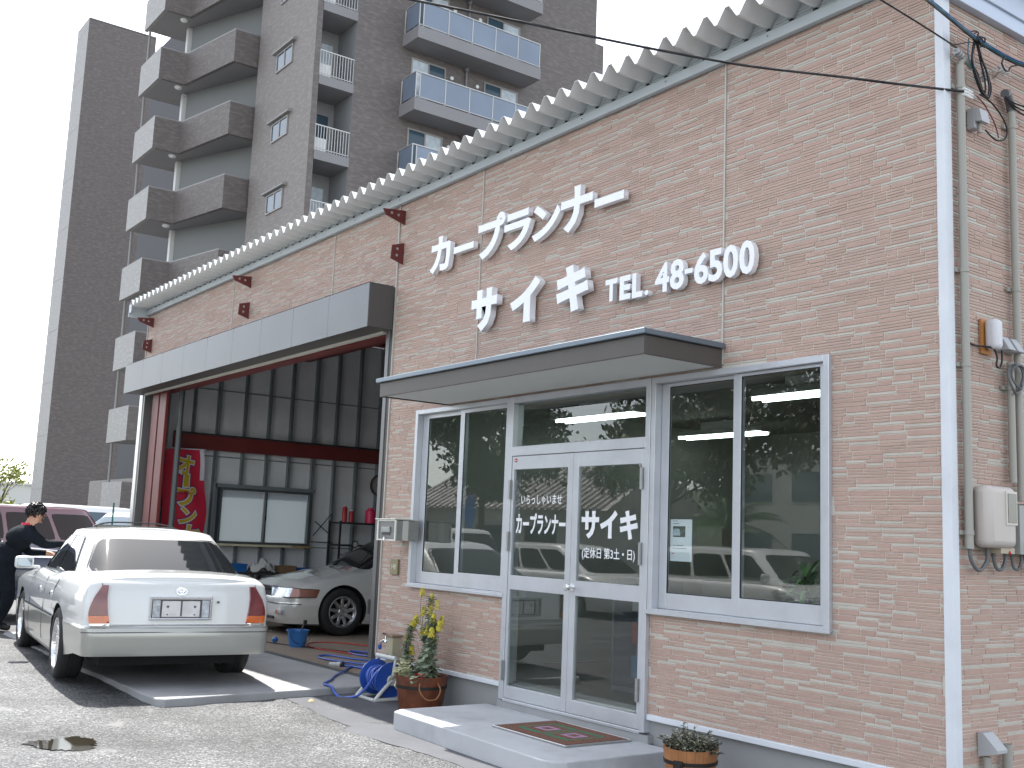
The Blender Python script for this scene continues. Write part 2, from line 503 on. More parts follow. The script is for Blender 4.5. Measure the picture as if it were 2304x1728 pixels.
def rough_stone(b_, u0, u1, z0, z1, plane, kd):
    d = random.uniform(0.0035, 0.0055) if kd == 0 else 0.004
    vs, fs = stone_verts(u0, u1, z0, z1, plane, d, min(0.0022, (z1 - z0) * 0.15))
    if kd == 0:                                  # split face: uneven front
        k = 4
        for i in range(4, 8):
            j = random.uniform(-0.0012, 0.0012)
            vs[i] = (vs[i][0], vs[i][1] + j, vs[i][2]) if plane == 'f' else (vs[i][0] + j, vs[i][1], vs[i][2])
    b_.add(vs, fs)
for (pl, (a, b, p, q, kd)) in allp[:300]:
    bb = MB(); rough_stone(bb, a, b, p, q, pl, kd)
    S(bb, 'brick', M_pink if kd == 0 else M_beige)
sb = MB()
for (pl, (a, b, p, q, kd)) in allp[300:]:
    sb.mi(kd); rough_stone(sb, a, b, p, q, pl, kd)
stuff(S(sb, 'siding_bricks', [M_pink, M_beige]))

# eave fascia and corrugated roof
M_fascia = mat('eave_paint', (0.50, 0.55, 0.57), 0.5, vary=0.03)
e = MB(); e.box(XL - 0.02, XC + 0.06, -0.045, 0.0, 2.966, 3.045); e.box(XL - 0.02, XC + 0.06, -0.06, -0.045, 2.960, 2.972)
S(e, 'fascia', M_fascia, bevel=0.003)
bl = MB()
x = XL + 0.3
while x < XC: bl.cyl((x, -0.046, 3.01), (x, -0.052, 3.01), 0.006, 8); x += 0.98
S(bl, 'fascia_screws', mat('screw', (0.3, 0.3, 0.3), 0.4, 0.8))
M_roof = mat('roof_steel', (0.70, 0.71, 0.70), 0.45, 0.0, vary=0.05, vscale=2)
rf = MB()
P, A0, zv, zp = 0.198, 0.0, 3.068, 3.165
nx = int((XC + 0.10 - XL) / P) + 1
x0 = -5.063 - P * round((-5.063 - XL) / P)
prof = []
for i in range(nx + 1):
    xv = x0 + i * P
    prof += [(xv - 0.012, zv), (xv + 0.012, zv), (xv + P / 2 - 0.018, zp), (xv + P / 2 + 0.018, zp)]
th = 0.004
Y0, Y1 = -0.335, 7.4
nP = len(prof)
sl_ = 0.010
vs = [(x, Y0, z) for x, z in prof] + [(x, Y1, z - sl_ * 0) for x, z in prof] + [(x, Y0, z + th) for x, z in prof] + [(x, Y1, z + th) for x, z in prof]
fs = []
for i in range(nP - 1):
    fs += [(i, nP + i, nP + i + 1, i + 1), (2 * nP + i, 2 * nP + i + 1, 3 * nP + i + 1, 3 * nP + i), (i, i + 1, 2 * nP + i + 1, 2 * nP + i)]
rf.add(vs, fs)
S(rf, 'roof_sheet', M_roof)
# ribbed closures under each ridge, hung behind the fascia, with dark gaps
cl = MB(); cg = MB()
for i in range(nx):
    xv = x0 + i * P
    tri = [(xv + 0.016, 3.046), (xv + P - 0.016, 3.046), (xv + P / 2 + 0.015, zp - 0.006), (xv + P / 2 - 0.015, zp - 0.006)]
    cl.prism([(a - 0.0, b) for a, b in tri], -0.02, 0.0, 'y')
    for k in range(4):
        zz = 3.056 + k * 0.024; hw = (P / 2 - 0.018) * (1 - (zz - 3.046) / 0.125)
        cl.box(xv + P / 2 - hw, xv + P / 2 + hw, -0.028, -0.02, zz, zz + 0.008)
    cg.box(xv - 0.006, xv + 0.010, -0.040, -0.002, 3.046, 3.064)
S(cl, 'ridge_closures', M_fascia)
S(cg, 'valley_gap', mat('dark_gap', (0.03, 0.03, 0.032), 0.7))
e = MB(); e.box(XL - 0.04, XL - 0.02, -0.34, 0.0, 2.90, 3.09); e.box(XL - 0.04, XL + 0.1, -0.34, -0.33, 2.96, 3.09)
S(e, 'eave_end_plate', M_fascia)
# gable flashing on the side wall
M_flash = mat('gable_flashing', (0.50, 0.56, 0.66), 0.35, 0.2)
e = MB(); e.box(-3.372, -3.35, -0.05, 7.5, 2.845, 2.90); e.box(-3.36, -3.335, -0.05, 7.5, 2.895, 3.06); e.box(-3.39, -3.337, -0.05, 7.5, 2.79, 2.845)
S(e, 'gable_flashing', M_flash, bevel=0.003)
# brown steel gusset plates through the siding
M_gus = mat('gusset_paint', (0.13, 0.028, 0.026), 0.45, vary=0.1, vscale=8)
for k, gx in enumerate((-9.50, -13.50, -17.46)):
    for kk, poly in enumerate(([(0, 2.89), (0, 2.735), (-0.235, 2.80), (-0.27, 2.862)], [(0, 2.545), (0, 2.315), (-0.155, 2.36), (-0.145, 2.50)])):
        b = MB(); b.prism(poly, gx - 0.006, gx + 0.006, 'x')
        o = S(b, 'gusset_plate', M_gus)
        hs = [(-0.09, 2.825), (-0.17, 2.833)] if kk == 0 else [(-0.085, 2.40), (-0.082, 2.47)]
        b = MB()
        for hy, hz in hs: b.cyl((gx + 0.0055, hy, hz), (gx + 0.010, hy, hz), 0.014, 10)
        world_part(b, 'bolt', mat('galvanised', (0.5, 0.5, 0.5), 0.4, 0.7), o)
# shutter box over the garage opening
M_box = mat('shutter_box_steel', (0.125, 0.128, 0.135), 0.42, 0.35, vary=0.06, vscale=1.5, dark=(0.095, 0.1, 0.105), dscale=0.8, damt=0.5)
M_boxdark = mat('shutter_box_end', (0.085, 0.08, 0.075), 0.5, 0.1)
b = MB()
b.box(-17.715, -9.62, -0.30, -0.011, 1.648, 2.098)
S(b, 'shutter_box', M_boxdark, bevel=0.003)
xe = [-17.715 + i * (8.095 / 9) for i in range(10)]
for a, c in zip(xe, xe[1:]):
    b = MB(); b.box(a + 0.002, c - 0.002, -0.308, -0.3015, 1.645, 2.105); b.box(a + 0.002, c - 0.002, -0.308, -0.02, 2.1, 2.106)
    S(b, 'panel', M_box)
b = MB()
for a in xe[1:-1]: b.cyl((a - 0.02, -0.3085, 1.665), (a - 0.02, -0.311, 1.665), 0.008, 8); b.cyl((a - 0.02, -0.3085, 2.085), (a - 0.02, -0.311, 2.085), 0.008, 8)
S(b, 'rivets', MATS['screw'])
b = MB(); b.box(-17.44, -9.74, -0.06, -0.02, 1.618, 1.645)
S(b, 'shutter_bottom_bar', mat('ivory_bar', (0.55, 0.54, 0.48), 0.4))
# jambs
b = MB(); b.box(-9.736, -9.668, -0.02, 0.30, -1.86, 1.645)
S(b, 'door_jamb', mat('jamb_grey', (0.15, 0.15, 0.15), 0.4, 0.3), bevel=0.003)
b = MB(); b.box(-9.668, -9.604, -0.012, 0.14, -1.86, 2.0)
S(b, 'door_jamb', mat('jamb_dark', (0.045, 0.04, 0.037), 0.5), bevel=0.003)
b = MB(); b.box(-17.75, -17.60, -0.03, -0.005, -1.86, 1.645)
S(b, 'door_jamb', mat('galv_jamb', (0.5, 0.5, 0.5), 0.35, 0.6), bevel=0.003)
b = MB(); b.box(-17.60, -17.52, -0.02, 0.10, -1.86, 1.645)
S(b, 'door_jamb', MATS['jamb_grey'])
# ---- canopy
M_brown = mat('canopy_fascia', (0.085, 0.075, 0.068), 0.5, vary=0.05)
M_soffit = mat('soffit_board', (0.70, 0.71, 0.68), 0.8, bump=0.1, bscale=60)
CX0, CX1, CY = -8.51, -5.07, -0.735
b = MB(); b.box(CX0 + 0.02, CX1 - 0.02, CY + 0.02, -0.011, 0.79, 0.90); S(b, 'soffit', M_soffit)
b = MB(); b.box(CX0, CX1, CY, CY + 0.018, 0.780, 0.905); b.box(CX0, CX0 + 0.018, CY + 0.018, -0.011, 0.780, 0.905); b.box(CX1 - 0.018, CX1, CY + 0.018, -0.011, 0.780, 0.905)
S(b, 'canopy_fascia', M_brown, bevel=0.002)
b = MB(); b.box(CX0 - 0.03, CX1 + 0.03, CY - 0.03, -0.011, 0.908, 0.945)
S(b, 'canopy_roof', mat('canopy_flashing', (0.17, 0.21, 0.25), 0.35, 0.4), bevel=0.004)
# ---- windows
def sliding_window(x0, x1, z0, z1, xm, gl, gr):
    """white aluminium sliding window: outer frame, two sashes, panes; gl / gr = glass rectangles"""
    b = MB()
    for (a, c, p, q) in ((x0, x0 + 0.045, z0, z1), (x1 - 0.045, x1, z0, z1), (x0 + 0.045, x1 - 0.045, z1 - 0.042, z1), (x0 + 0.045, x1 - 0.045, z0, z0 + 0.032)):
        b.box(a, c, -0.035, 0.075, p, q)
    b.box(x0 - 0.012, x1 + 0.012, -0.05, -0.036, z0 - 0.008, z0 + 0.02)
    fr = S(b, 'window', M_white_al, bevel=0.003)
    for (a, c, gg, y) in ((x0 + 0.047, xm + 0.03, gl, 0.030), (xm - 0.028, x1 - 0.047, gr, 0.0)):
        b = MB()
        zz0, zz1 = z0 + 0.034, z1 - 0.044
        for (p0, p1, q0, q1) in ((a, gg[0], zz0, zz1), (gg[1], c, zz0, zz1), (gg[0], gg[1], gg[3], zz1), (gg[0], gg[1], zz0, gg[2])):
            b.box(p0, p1, y, y + 0.026, q0, q1)
        world_part(b, 'sash', M_white_al, fr, bevel=0.002)
        b = MB(); b.box(gg[0] - 0.004, gg[1] + 0.004, y + 0.011, y + 0.015, gg[2] - 0.004, gg[3] + 0.004)
        world_part(b, 'pane', M_glass, fr)
        b = MB()
        for (p0, p1, q0, q1) in ((gg[0], gg[0] + 0.005, gg[2], gg[3]), (gg[1] - 0.005, gg[1], gg[2], gg[3]), (gg[0] + 0.005, gg[1] - 0.005, gg[3] - 0.005, gg[3]), (gg[0] + 0.005, gg[1] - 0.005, gg[2], gg[2] + 0.005)):
            b.box(p0, p1, y + 0.004, y + 0.010, q0, q1)
        world_part(b, 'gasket', M_black, fr)
    return fr
sliding_window(-9.033, -7.478, -0.907, 0.768, -8.26, (-8.885, -8.30, -0.765, 0.685), (-8.22, -7.565, -0.745, 0.69))
sliding_window(-5.733, -4.171, -0.907, 0.768, -4.945, (-5.61, -4.985, -0.765, 0.70), (-4.905, -4.262, -0.755, 0.703))
# ---- door unit
b = MB()
for (a, c, p, q) in ((-7.476, -7.416, -1.732, 0.768), (-5.784, -5.735, -1.732, 0.768), (-7.416, -5.784, 0.714, 0.768), (-7.416, -5.784, 0.262, 0.343), (-7.416, -5.784, -1.745, -1.722)):
    b.box(a, c, -0.04, 0.07, p, q)
fr = S(b, 'door_frame', M_white_al, bevel=0.003)
b = MB(); b.box(-7.42, -5.78, 0.01, 0.014, 0.34, 0.72); world_part(b, 'pane', M_glass, fr)
b = MB(); b.box(-7.5, -5.7, -0.03, 0.12, -1.80, -1.746); S(b, 'threshold', M_concrete)
for hx, hz in ((-7.415, -0.02), (-7.415, -0.45), (-7.415, -1.5), (-5.80, 0.04), (-5.80, -0.50), (-5.80, -1.45)):
    b = MB(); b.box(hx - 0.011, hx + 0.011, -0.058, -0.04, hz - 0.08, hz + 0.08); world_part(b, 'hinge', M_steel, fr)
for (x0, x1, g0, g1) in ((-7.412, -6.604, -7.382, -6.668), (-6.600, -5.788, -6.532, -5.818)):
    b = MB()
    y0, y1 = -0.034, 0.0
    for (a, c, p, q) in ((x0, g0, -1.718, 0.258), (g1, x1, -1.718, 0.258), (g0, g1, 0.148, 0.258), (g0, g1, -0.843, -0.728), (g0, g1, -1.718, -1.618)):
        b.box(a, c, y0, y1, p, q)
    dr = S(b, 'door', M_white_al, bevel=0.002)
    b = MB(); b.box(g0 - 0.003, g1 + 0.003, -0.018, -0.014, -0.73, 0.15); world_part(b, 'pane', M_glass, dr)
    b = MB(); b.box(g0 - 0.003, g1 + 0.003, -0.018, -0.014, -1.62, -0.842); world_part(b, 'pane', M_glass, dr)
    if x0 < -7:
        M_let = mat('white_vinyl', (0.82, 0.83, 0.84), 0.5)
        W = (-10.0, 0.0, -1.93)
        text_mesh('lettering', 'いらっしゃいませ', M_let, dr, -7.285, -6.745, -0.145, -0.065, -0.0195, 0.001, 0.012, world_off=W)
        text_mesh('lettering', 'カープランナー', M_let, dr, -7.345, -6.69, -0.385, -0.215, -0.0195, 0.001, 0.03, world_off=W)
    else:
        text_mesh('lettering', 'サイキ', M_let, dr, -6.495, -5.86, -0.405, -0.19, -0.0195, 0.001, 0.045, world_off=W)
        text_mesh('lettering', '(定休日 第3土・日)', M_let, dr, -6.48, -5.885, -0.565, -0.470, -0.0195, 0.001, 0.012, world_off=W)
        b = MB(); b.cyl((-6.565, -0.034, -0.779), (-6.565, -0.075, -0.779), 0.013, 12); b.lathe([(0.0, -0.11), (0.02, -0.11), (0.03, -0.10), (0.03, -0.085), (0.018, -0.072), (0.012, -0.07)], 16, (-6.565, 0, -0.779), 'y'); b.cyl((-6.565, -0.034, -0.779), (-6.565, -0.04, -0.779), 0.032, 20)
        world_part(b, 'door_knob', M_chrome, dr, smooth=40)
b = MB(); b.cyl((-7.36, -0.0355, 0.225), (-7.36, -0.0365, 0.225), 0.018, 20)
st_ = S(b, 'sticker', mat('red_sticker', (0.5, 0.03, 0.04), 0.5))
b = MB(); b.box(-7.372, -7.348, -0.0375, -0.0367, 0.221, 0.229); world_part(b, 'sticker_bar', M_white_trim, st_)

# ---- garage interior
M_sheet = mat('silver_insulation', (0.68, 0.69, 0.70), 0.55, 0.0, vary=0.08, vscale=2.0, bump=0.5, bscale=3, bdist=0.05)
M_stud = mat('galvanised_stud', (0.23, 0.26, 0.27), 0.45, 0.4, vary=0.1, vscale=6)
XI = -17.6
b = MB()
for (a, c, p, q) in ((0.1, 1.38, -1.86, 3.0), (3.0, 7.4, -1.86, 3.0), (1.38, 3.0, -1.86, -0.66), (1.38, 3.0, 0.22, 3.0)): b.box(XI - 0.09, XI - 0.06, a, c, p, q)
S(b, 'left_wall', mat('outer_sheet', (0.25, 0.26, 0.27), 0.6))
b = MB(); b.box(-17.7, -9.5, 7.4, 7.5, -1.86, 3.0); S(b, 'back_wall', M_sheet)
b = MB(); b.box(-9.59, -9.50, 0.14, 7.4, -1.86, 3.0); S(b, 'partition_wall', M_sheet)
studs = [0.40, 0.84, 1.26, 1.73, 2.17, 2.58, 3.04, 3.46, 3.90, 4.34, 4.8, 5.25, 5.7, 6.15, 6.6]
for a, c in zip(studs, studs[1:]):
    for (p, q) in ((-1.86, -0.72), (-0.70, 0.74), (0.76, 1.86), (1.88, 2.98)):
        if 1.3 < (a + c) / 2 < 3.1 and p == -0.70: p, q = 0.30, 0.74
        b = MB(); b.box(XI - 0.058, XI - 0.05, a + 0.004, c - 0.004, p, q); S(b, 'sheet_panel', M_sheet)
for s_ in studs:
    wd = 0.035 if s_ not in (1.26, 3.04) else 0.05
    for (p, q) in ([(-1.86, 3.0)] if not 1.3 < s_ < 3.0 else [(-1.86, -0.72), (0.28, 3.0)]):
        b = MB(); b.box(XI - 0.049, XI + 0.05, s_ - wd / 2, s_ - wd / 2 + 0.006, p, q); b.box(XI + 0.044, XI + 0.05, s_ - wd / 2, s_ + wd / 2, p, q); b.box(XI - 0.049, XI - 0.043, s_ - wd / 2 + 0.006, s_ + wd / 2, p, q)
        S(b, 'stud', M_stud)
b = MB(); b.box(XI - 0.045, XI - 0.03, 0.42, 6.6, 1.862, 1.878); b.box(XI - 0.045, XI - 0.03, 0.42, 6.6, 0.742, 0.758)
S(b, 'rail', M_stud)
def hbeam_y(b, x, z0, z1, y0, y1, wd=0.15, t=0.012):
    b.box(x, x + wd, y0, y1, z1 - t, z1); b.box(x, x + wd, y0, y1, z0, z0 + t); b.box(x + wd / 2 - t / 2, x + wd / 2 + t / 2, y0, y1, z0 + t, z1 - t)
b = MB(); b.box(XI + 0.052, XI + 0.10, 0.5, 7.3, 0.84, 1.08); S(b, 'steel_beam', M_redsteel, bevel=0.004)
b = MB(); b.box(XI + 0.052, XI + 0.12, 0.5, 7.3, 1.082, 1.11); S(b, 'beam_cap', mat('beam_cap', (0.03, 0.035, 0.04), 0.6))
b = MB(); b.box(-17.5, -16.72, 0.10, 0.12, -1.86, 3.0)
for xx in (-17.34, -16.98): b.box(xx, xx + 0.30, 0.05, 0.098, -1.86, 3.0)
S(b, 'steel_column', M_redsteel, bevel=0.006)
b = MB(); b.cyl((-16.62, 0.27, -1.86), (-16.62, 0.27, 3.0), 0.045, 12); S(b, 'post', mat('post_grey', (0.10, 0.11, 0.11), 0.5, 0.3))
b = MB(); b.box(-17.5, -9.6, 0.14, 0.30, 1.66, 1.95); S(b, 'lintel_beam', M_redsteel)
for xx in (-13.6, -15.6, -11.6):
    b = MB(); hbeam_y(b, xx, 2.62, 2.9, 0.3, 7.3); S(b, 'roof_beam', M_redsteel)
b = MB(); b.box(-17.6, -9.55, 2.7, 2.85, 2.55, 2.85); S(b, 'roof_beam', M_redsteel)
b = MB(); b.box(-17.7, -3.4, 0.14, 7.4, 3.03, 3.05); S(b, 'ceiling_sheet', mat('ceiling_dark', (0.12, 0.12, 0.12), 0.8))
# inner window
M_frost = bpy.data.materials.new('frosted_glass'); M_frost.use_nodes = True
_n = M_frost.node_tree.nodes; _l = M_frost.node_tree.links; _n.remove(_n['Principled BSDF'])
_t = _n.new('ShaderNodeBsdfTranslucent'); _t.inputs[0].default_value = (0.50, 0.54, 0.56, 1); _d = _n.new('ShaderNodeBsdfDiffuse'); _d.inputs[0].default_value = (0.5, 0.53, 0.54, 1)
_m = _n.new('ShaderNodeMixShader'); _m.inputs[0].default_value = 0.5; _l.new(_t.outputs[0], _m.inputs[1]); _l.new(_d.outputs[0], _m.inputs[2]); _l.new(_m.outputs[0], _n['Material Output'].inputs[0])
wy0, wy1, wz0, wz1 = 1.36, 3.02, -0.68, 0.24
b = MB()
for (a, c, p, q) in ((wy0, wy0 + 0.04, wz0, wz1), (wy1 - 0.04, wy1, wz0, wz1), (wy0 + 0.04, wy1 - 0.04, wz1 - 0.04, wz1), (wy0 + 0.04, wy1 - 0.04, wz0, wz0 + 0.035), (2.17, 2.205, wz0 + 0.035, wz1 - 0.04)):
    b.box(XI - 0.05, XI + 0.09, a, c, p, q)
iw = S(b, 'inner_window', mat('bronze_frame', (0.10, 0.115, 0.12), 0.4, 0.4), bevel=0.003)
for (a, c) in ((wy0 + 0.045, 2.165), (2.21, wy1 - 0.045)):
    b = MB(); b.box(XI + 0.0, XI + 0.006, a, c, wz0 + 0.04, wz1 - 0.045); world_part(b, 'pane', M_frost, iw)
b = MB(); b.box(XI + 0.09, XI + 0.10, 2.175, 2.20, -0.28, -0.20); world_part(b, 'latch', M_black_pl, iw)
b = MB(); b.box(XI + 0.0, XI + 0.09, 1.3, 3.08, 0.242, 0.30); S(b, 'window_header', M_stud)
# garage floor with shutter track
M_gfloor = mat('garage_floor', (0.27, 0.215, 0.165), 0.6, vary=0.12, vscale=1.2, dark=(0.13, 0.11, 0.10), dscale=0.7, damt=0.6, bump=0.1, bscale=30)
b = MB(); b.box(-17.7, -9.6, 0.06, 8.4, -1.95, -1.848); structure(b.obj('garage_floor', M_gfloor))
b = MB(); b.box(-17.6, -9.62, -0.02, 0.058, -1.95, -1.856)
for k in range(3): b.box(-17.6, -9.62, -0.012 + k * 0.026, 0.002 + k * 0.026, -1.8555, -1.846)
structure(b.obj('shutter_track', mat('track_steel', (0.20, 0.215, 0.22), 0.45, 0.5)))

# ---- office interior
M_off_wall = mat('office_wall', (0.32, 0.325, 0.30), 0.8)
b = MB()
b.box(-9.50, -9.49, 0.15, 5.2, -1.74, 1.0); b.box(-3.56, -3.55, 0.15, 5.2, -1.74, 1.0); b.box(-9.50, -3.55, 5.2, 5.21, -1.74, 1.0)
S(b, 'office_wall', M_off_wall)
b = MB(); b.box(-9.50, -3.55, 0.141, 5.21, 1.0, 1.02); S(b, 'office_ceiling', mat('office_ceiling', (0.30, 0.30, 0.28), 0.85))
b = MB(); b.box(-9.50, -3.55, 0.08, 5.21, -1.80, -1.745); structure(b.obj('office_floor', mat('office_floor', (0.15, 0.14, 0.12), 0.35, vary=0.1, vscale=1)))
b = MB(); b.box(-9.45, -3.6, 0.16, 0.24, 0.72, 0.98); S(b, 'curtain_box', mat('curtain_box', (0.36, 0.33, 0.26), 0.7))
# ------------------------------------------------------------------ lettering on the facade
M_sign = mat('sign_white', (0.84, 0.85, 0.87), 0.4, vary=0.02, vscale=3)
s1 = thing('name_sign', 'raised white katakana letters spelling the workshop name on the siding', 'sign', (-7.4, -0.01, 2.2))
top = [('カ', -8.84, -8.48, 2.075, 2.43), ('ー', -8.42, -8.09, 2.205, 2.27), ('プ', -8.02, -7.60, 2.06, 2.45), ('ラ', -7.61, -7.22, 2.06, 2.40), ('ン', -7.20, -6.82, 2.07, 2.38), ('ナ', -6.81, -6.41, 2.055, 2.43), ('ー', -6.385, -6.04, 2.19, 2.26)]
W1 = (-7.4, -0.01, 2.2)
for ch, a, b_, z0, z1 in top:
    text_mesh('letter', ch, M_sign, s1, a, b_, z0, z1, -0.030, 0.05, 0.040, world_off=W1)
for ch, a, b_, z0, z1 in (('サ', -8.053, -7.657, 1.39, 1.775), ('イ', -7.454, -7.037, 1.385, 1.765), ('キ', -6.817, -6.412, 1.38, 1.77)):
    text_mesh('letter', ch, M_sign, s1, a, b_, z0, z1, -0.035, 0.06, 0.058, world_off=W1)
W2 = (-5.5, -0.01, 1.4)
s2 = thing('phone_sign', 'raised white telephone number TEL. 48-6500 on the siding', 'sign', W2)
for ch, a, b_, z0, z1 in (('T', -6.229, -6.095, 1.40, 1.575), ('E', -6.065, -5.945, 1.39, 1.575), ('L', -5.925, -5.812, 1.385, 1.575), ('.', -5.785, -5.748, 1.385, 1.425),
                          ('4', -5.68, -5.535, 1.38, 1.60), ('8', -5.525, -5.385, 1.378, 1.60), ('-', -5.378, -5.300, 1.475, 1.510), ('6', -5.285, -5.150, 1.377, 1.602), ('5', -5.148, -5.020, 1.375, 1.602), ('0', -5.012, -4.878, 1.375, 1.605), ('0', -4.868, -4.734, 1.374, 1.607)):
    text_mesh('letter', ch, M_sign, s2, a, b_, z0, z1, -0.030, 0.045, 0.045 if ch in 'TEL.' else 0.03, world_off=W2)
# ------------------------------------------------------------------ apartment tower
def tile_mat(name, c1, c2, mortar, sx=0.24, sy=0.065, flat=0.0):
    m = bpy.data.materials.new(name); m.use_nodes = True
    n = m.node_tree.nodes; l = m.node_tree.links; p = n['Principled BSDF']
    tc = n.new('ShaderNodeTexCoord'); sp = n.new('ShaderNodeSeparateXYZ'); l.new(tc.outputs['Object'], sp.inputs[0])
    ad = n.new('ShaderNodeMath'); ad.operation = 'ADD'; l.new(sp.outputs[0], ad.inputs[0]); l.new(sp.outputs[1], ad.inputs[1])
    cb = n.new('ShaderNodeCombineXYZ'); l.new(ad.outputs[0], cb.inputs[0]); l.new(sp.outputs[2], cb.inputs[1])
    br = n.new('ShaderNodeTexBrick'); l.new(cb.outputs[0], br.inputs['Vector'])
    br.inputs['Color1'].default_value = (*c1, 1); br.inputs['Color2'].default_value = (*c2, 1); br.inputs['Mortar'].default_value = (*mortar, 1)
    br.inputs['Scale'].default_value = 1.0; br.inputs['Brick Width'].default_value = sx; br.inputs['Row Height'].default_value = sy; br.inputs['Mortar Size'].default_value = 0.006
    br.inputs['Bias'].default_value = -0.35
    # clusters of paler tiles
    mp = n.new('ShaderNodeMapping'); mp.inputs['Scale'].default_value = (1.0, 2.6, 1); l.new(cb.outputs[0], mp.inputs[0])
    nz = n.new('ShaderNodeTexNoise'); nz.inputs['Scale'].default_value = 3.6; nz.inputs['Detail'].default_value = 3; l.new(mp.outputs[0], nz.inputs['Vector'])
    mr = n.new('ShaderNodeMapRange'); mr.inputs[1].default_value = 0.52; mr.inputs[2].default_value = 0.60; mr.inputs[4].default_value = 0.20; l.new(nz.outputs[0], mr.inputs[0])
    mx = n.new('ShaderNodeMix'); mx.data_type = 'RGBA'; l.new(mr.outputs[0], mx.inputs[0]); l.new(br.outputs[0], mx.inputs[6]); mx.inputs[7].default_value = tuple(min(1, c * 1.7) for c in c2) + (1,)
    l.new(mx.outputs[2], p.inputs['Base Color'])
    p.inputs['Roughness'].default_value = 0.6
    bp = n.new('ShaderNodeBump'); bp.inputs['Strength'].default_value = 0.3; bp.inputs['Distance'].default_value = 0.02; l.new(br.outputs['Fac'], bp.inputs['Height']); bp.invert = True; l.new(bp.outputs[0], p.inputs['Normal'])
    return m
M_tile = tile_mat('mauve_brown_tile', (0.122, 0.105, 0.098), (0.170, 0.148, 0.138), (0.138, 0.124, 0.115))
M_tile_pale_lit = tile_mat('pale_tile', (0.275, 0.262, 0.25), (0.31, 0.297, 0.285), (0.27, 0.26, 0.25))  # paler tile colour that also carries the lit look of street-facing faces
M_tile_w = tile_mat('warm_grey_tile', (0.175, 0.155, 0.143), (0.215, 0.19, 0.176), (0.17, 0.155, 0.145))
M_slabgrey = mat('balcony_concrete', (0.235, 0.23, 0.235), 0.7, vary=0.05, vscale=0.5)
M_cope = mat('coping', (0.27, 0.265, 0.26), 0.6)
M_rail = mat('railing_metal', (0.48, 0.475, 0.46), 0.4, 0.4)
M_apglass = mat('apartment_glass', (0.05, 0.085, 0.115), 0.08, spec=0.4)
M_curtain = mat('lace_curtain', (0.50, 0.56, 0.60), 0.8, vary=0.15, vscale=5)
M_balglass = mat('balcony_glass', (0.165, 0.21, 0.275), 0.12, spec=0.8, vary=0.12, vscale=0.5)
M_frame = mat('window_frame_grey', (0.30, 0.28, 0.27), 0.5)
M_lamp = mat('soffit_lamp', (0.75, 0.76, 0.74), 0.4)

TW = (-36.0, 14.0, -1.9)
tower = thing('apartment_tower', 'tall mauve brown tiled apartment block with glass balconies behind the workshop roof', 'apartment building', TW)
def T(b, name, m, parent=None, **k):
    L = TW
    b.v = [(x - L[0], y - L[1], z - L[2]) for x, y, z in b.v]
    return b.obj(name, m, parent or tower, **k)
xc, yW, xl_, yR, H = -34.2, 10.06, -39.4, 23.12, 34.0
ST = 2.8
ry0, ry1 = 10.28, 11.69     # recess
zsl = 15.77                 # recess slab top level at one storey
b = MB()
b.box(xl_, xc, yW + 0.012, ry0, -1.9, H)                       # west/street wall pier
b.box(xl_, xc - 1.5, ry0, ry1, -1.9, H)
b.box(xl_, xc, ry1, yR, -1.9, H)
T(b, 'wall', M_tile)
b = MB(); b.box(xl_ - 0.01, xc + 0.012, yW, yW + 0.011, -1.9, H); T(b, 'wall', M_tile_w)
b = MB(); b.box(xl_ + 0.5, xc, yR, yR + 0.45, -1.9, 21.0); T(b, 'wall', M_tile)
b = MB(); b.box(xc - 1.499, xc - 1.48, ry0 + 0.002, ry1 - 0.002, -1.9, H); b.box(xc - 1.48, xc - 0.01, ry1 - 0.012, ry1 - 0.002, -1.9, H); b.box(xc - 1.48, xc - 0.01, ry0 + 0.002, ry0 + 0.012, -1.9, H)
T(b, 'recess_wall', mat('recess_paint', (0.27, 0.275, 0.28), 0.7))
def ap_window(cx, cy, cz, w, h, face, curtain_side=1):
    """two-light window; face 'x' looks +x, 'y' looks -y"""
    b = MB()
    def bx(bb, u0, u1, d0, d1, z0, z1):
        if face == 'x': bb.box(cx + d0, cx + d1, cy + u0, cy + u1, cz + z0, cz + z1)
        else: bb.box(cx + u0, cx + u1, cy - d1, cy - d0, cz + z0, cz + z1)
    t = 0.055
    bx(b, 0, t, 0, 0.05, 0, h); bx(b, w - t, w, 0, 0.05, 0, h); bx(b, t, w - t, 0, 0.05, h - t, h); bx(b, t, w - t, 0, 0.05, 0, t); bx(b, w / 2 - t / 2, w / 2 + t / 2, 0, 0.045, t, h - t)
    fr = T(b, 'window', M_frame)
    for k in (0, 1):
        b = MB(); bx(b, t if k == 0 else w / 2 + t / 2, w / 2 - t / 2 if k == 0 else w - t, 0.012, 0.02, t, h - t)
        cur = (k == 1) if curtain_side == 1 else ((k == 0) if curtain_side == 0 else False)
        T(b, 'pane', M_curtain if cur else M_apglass, fr)
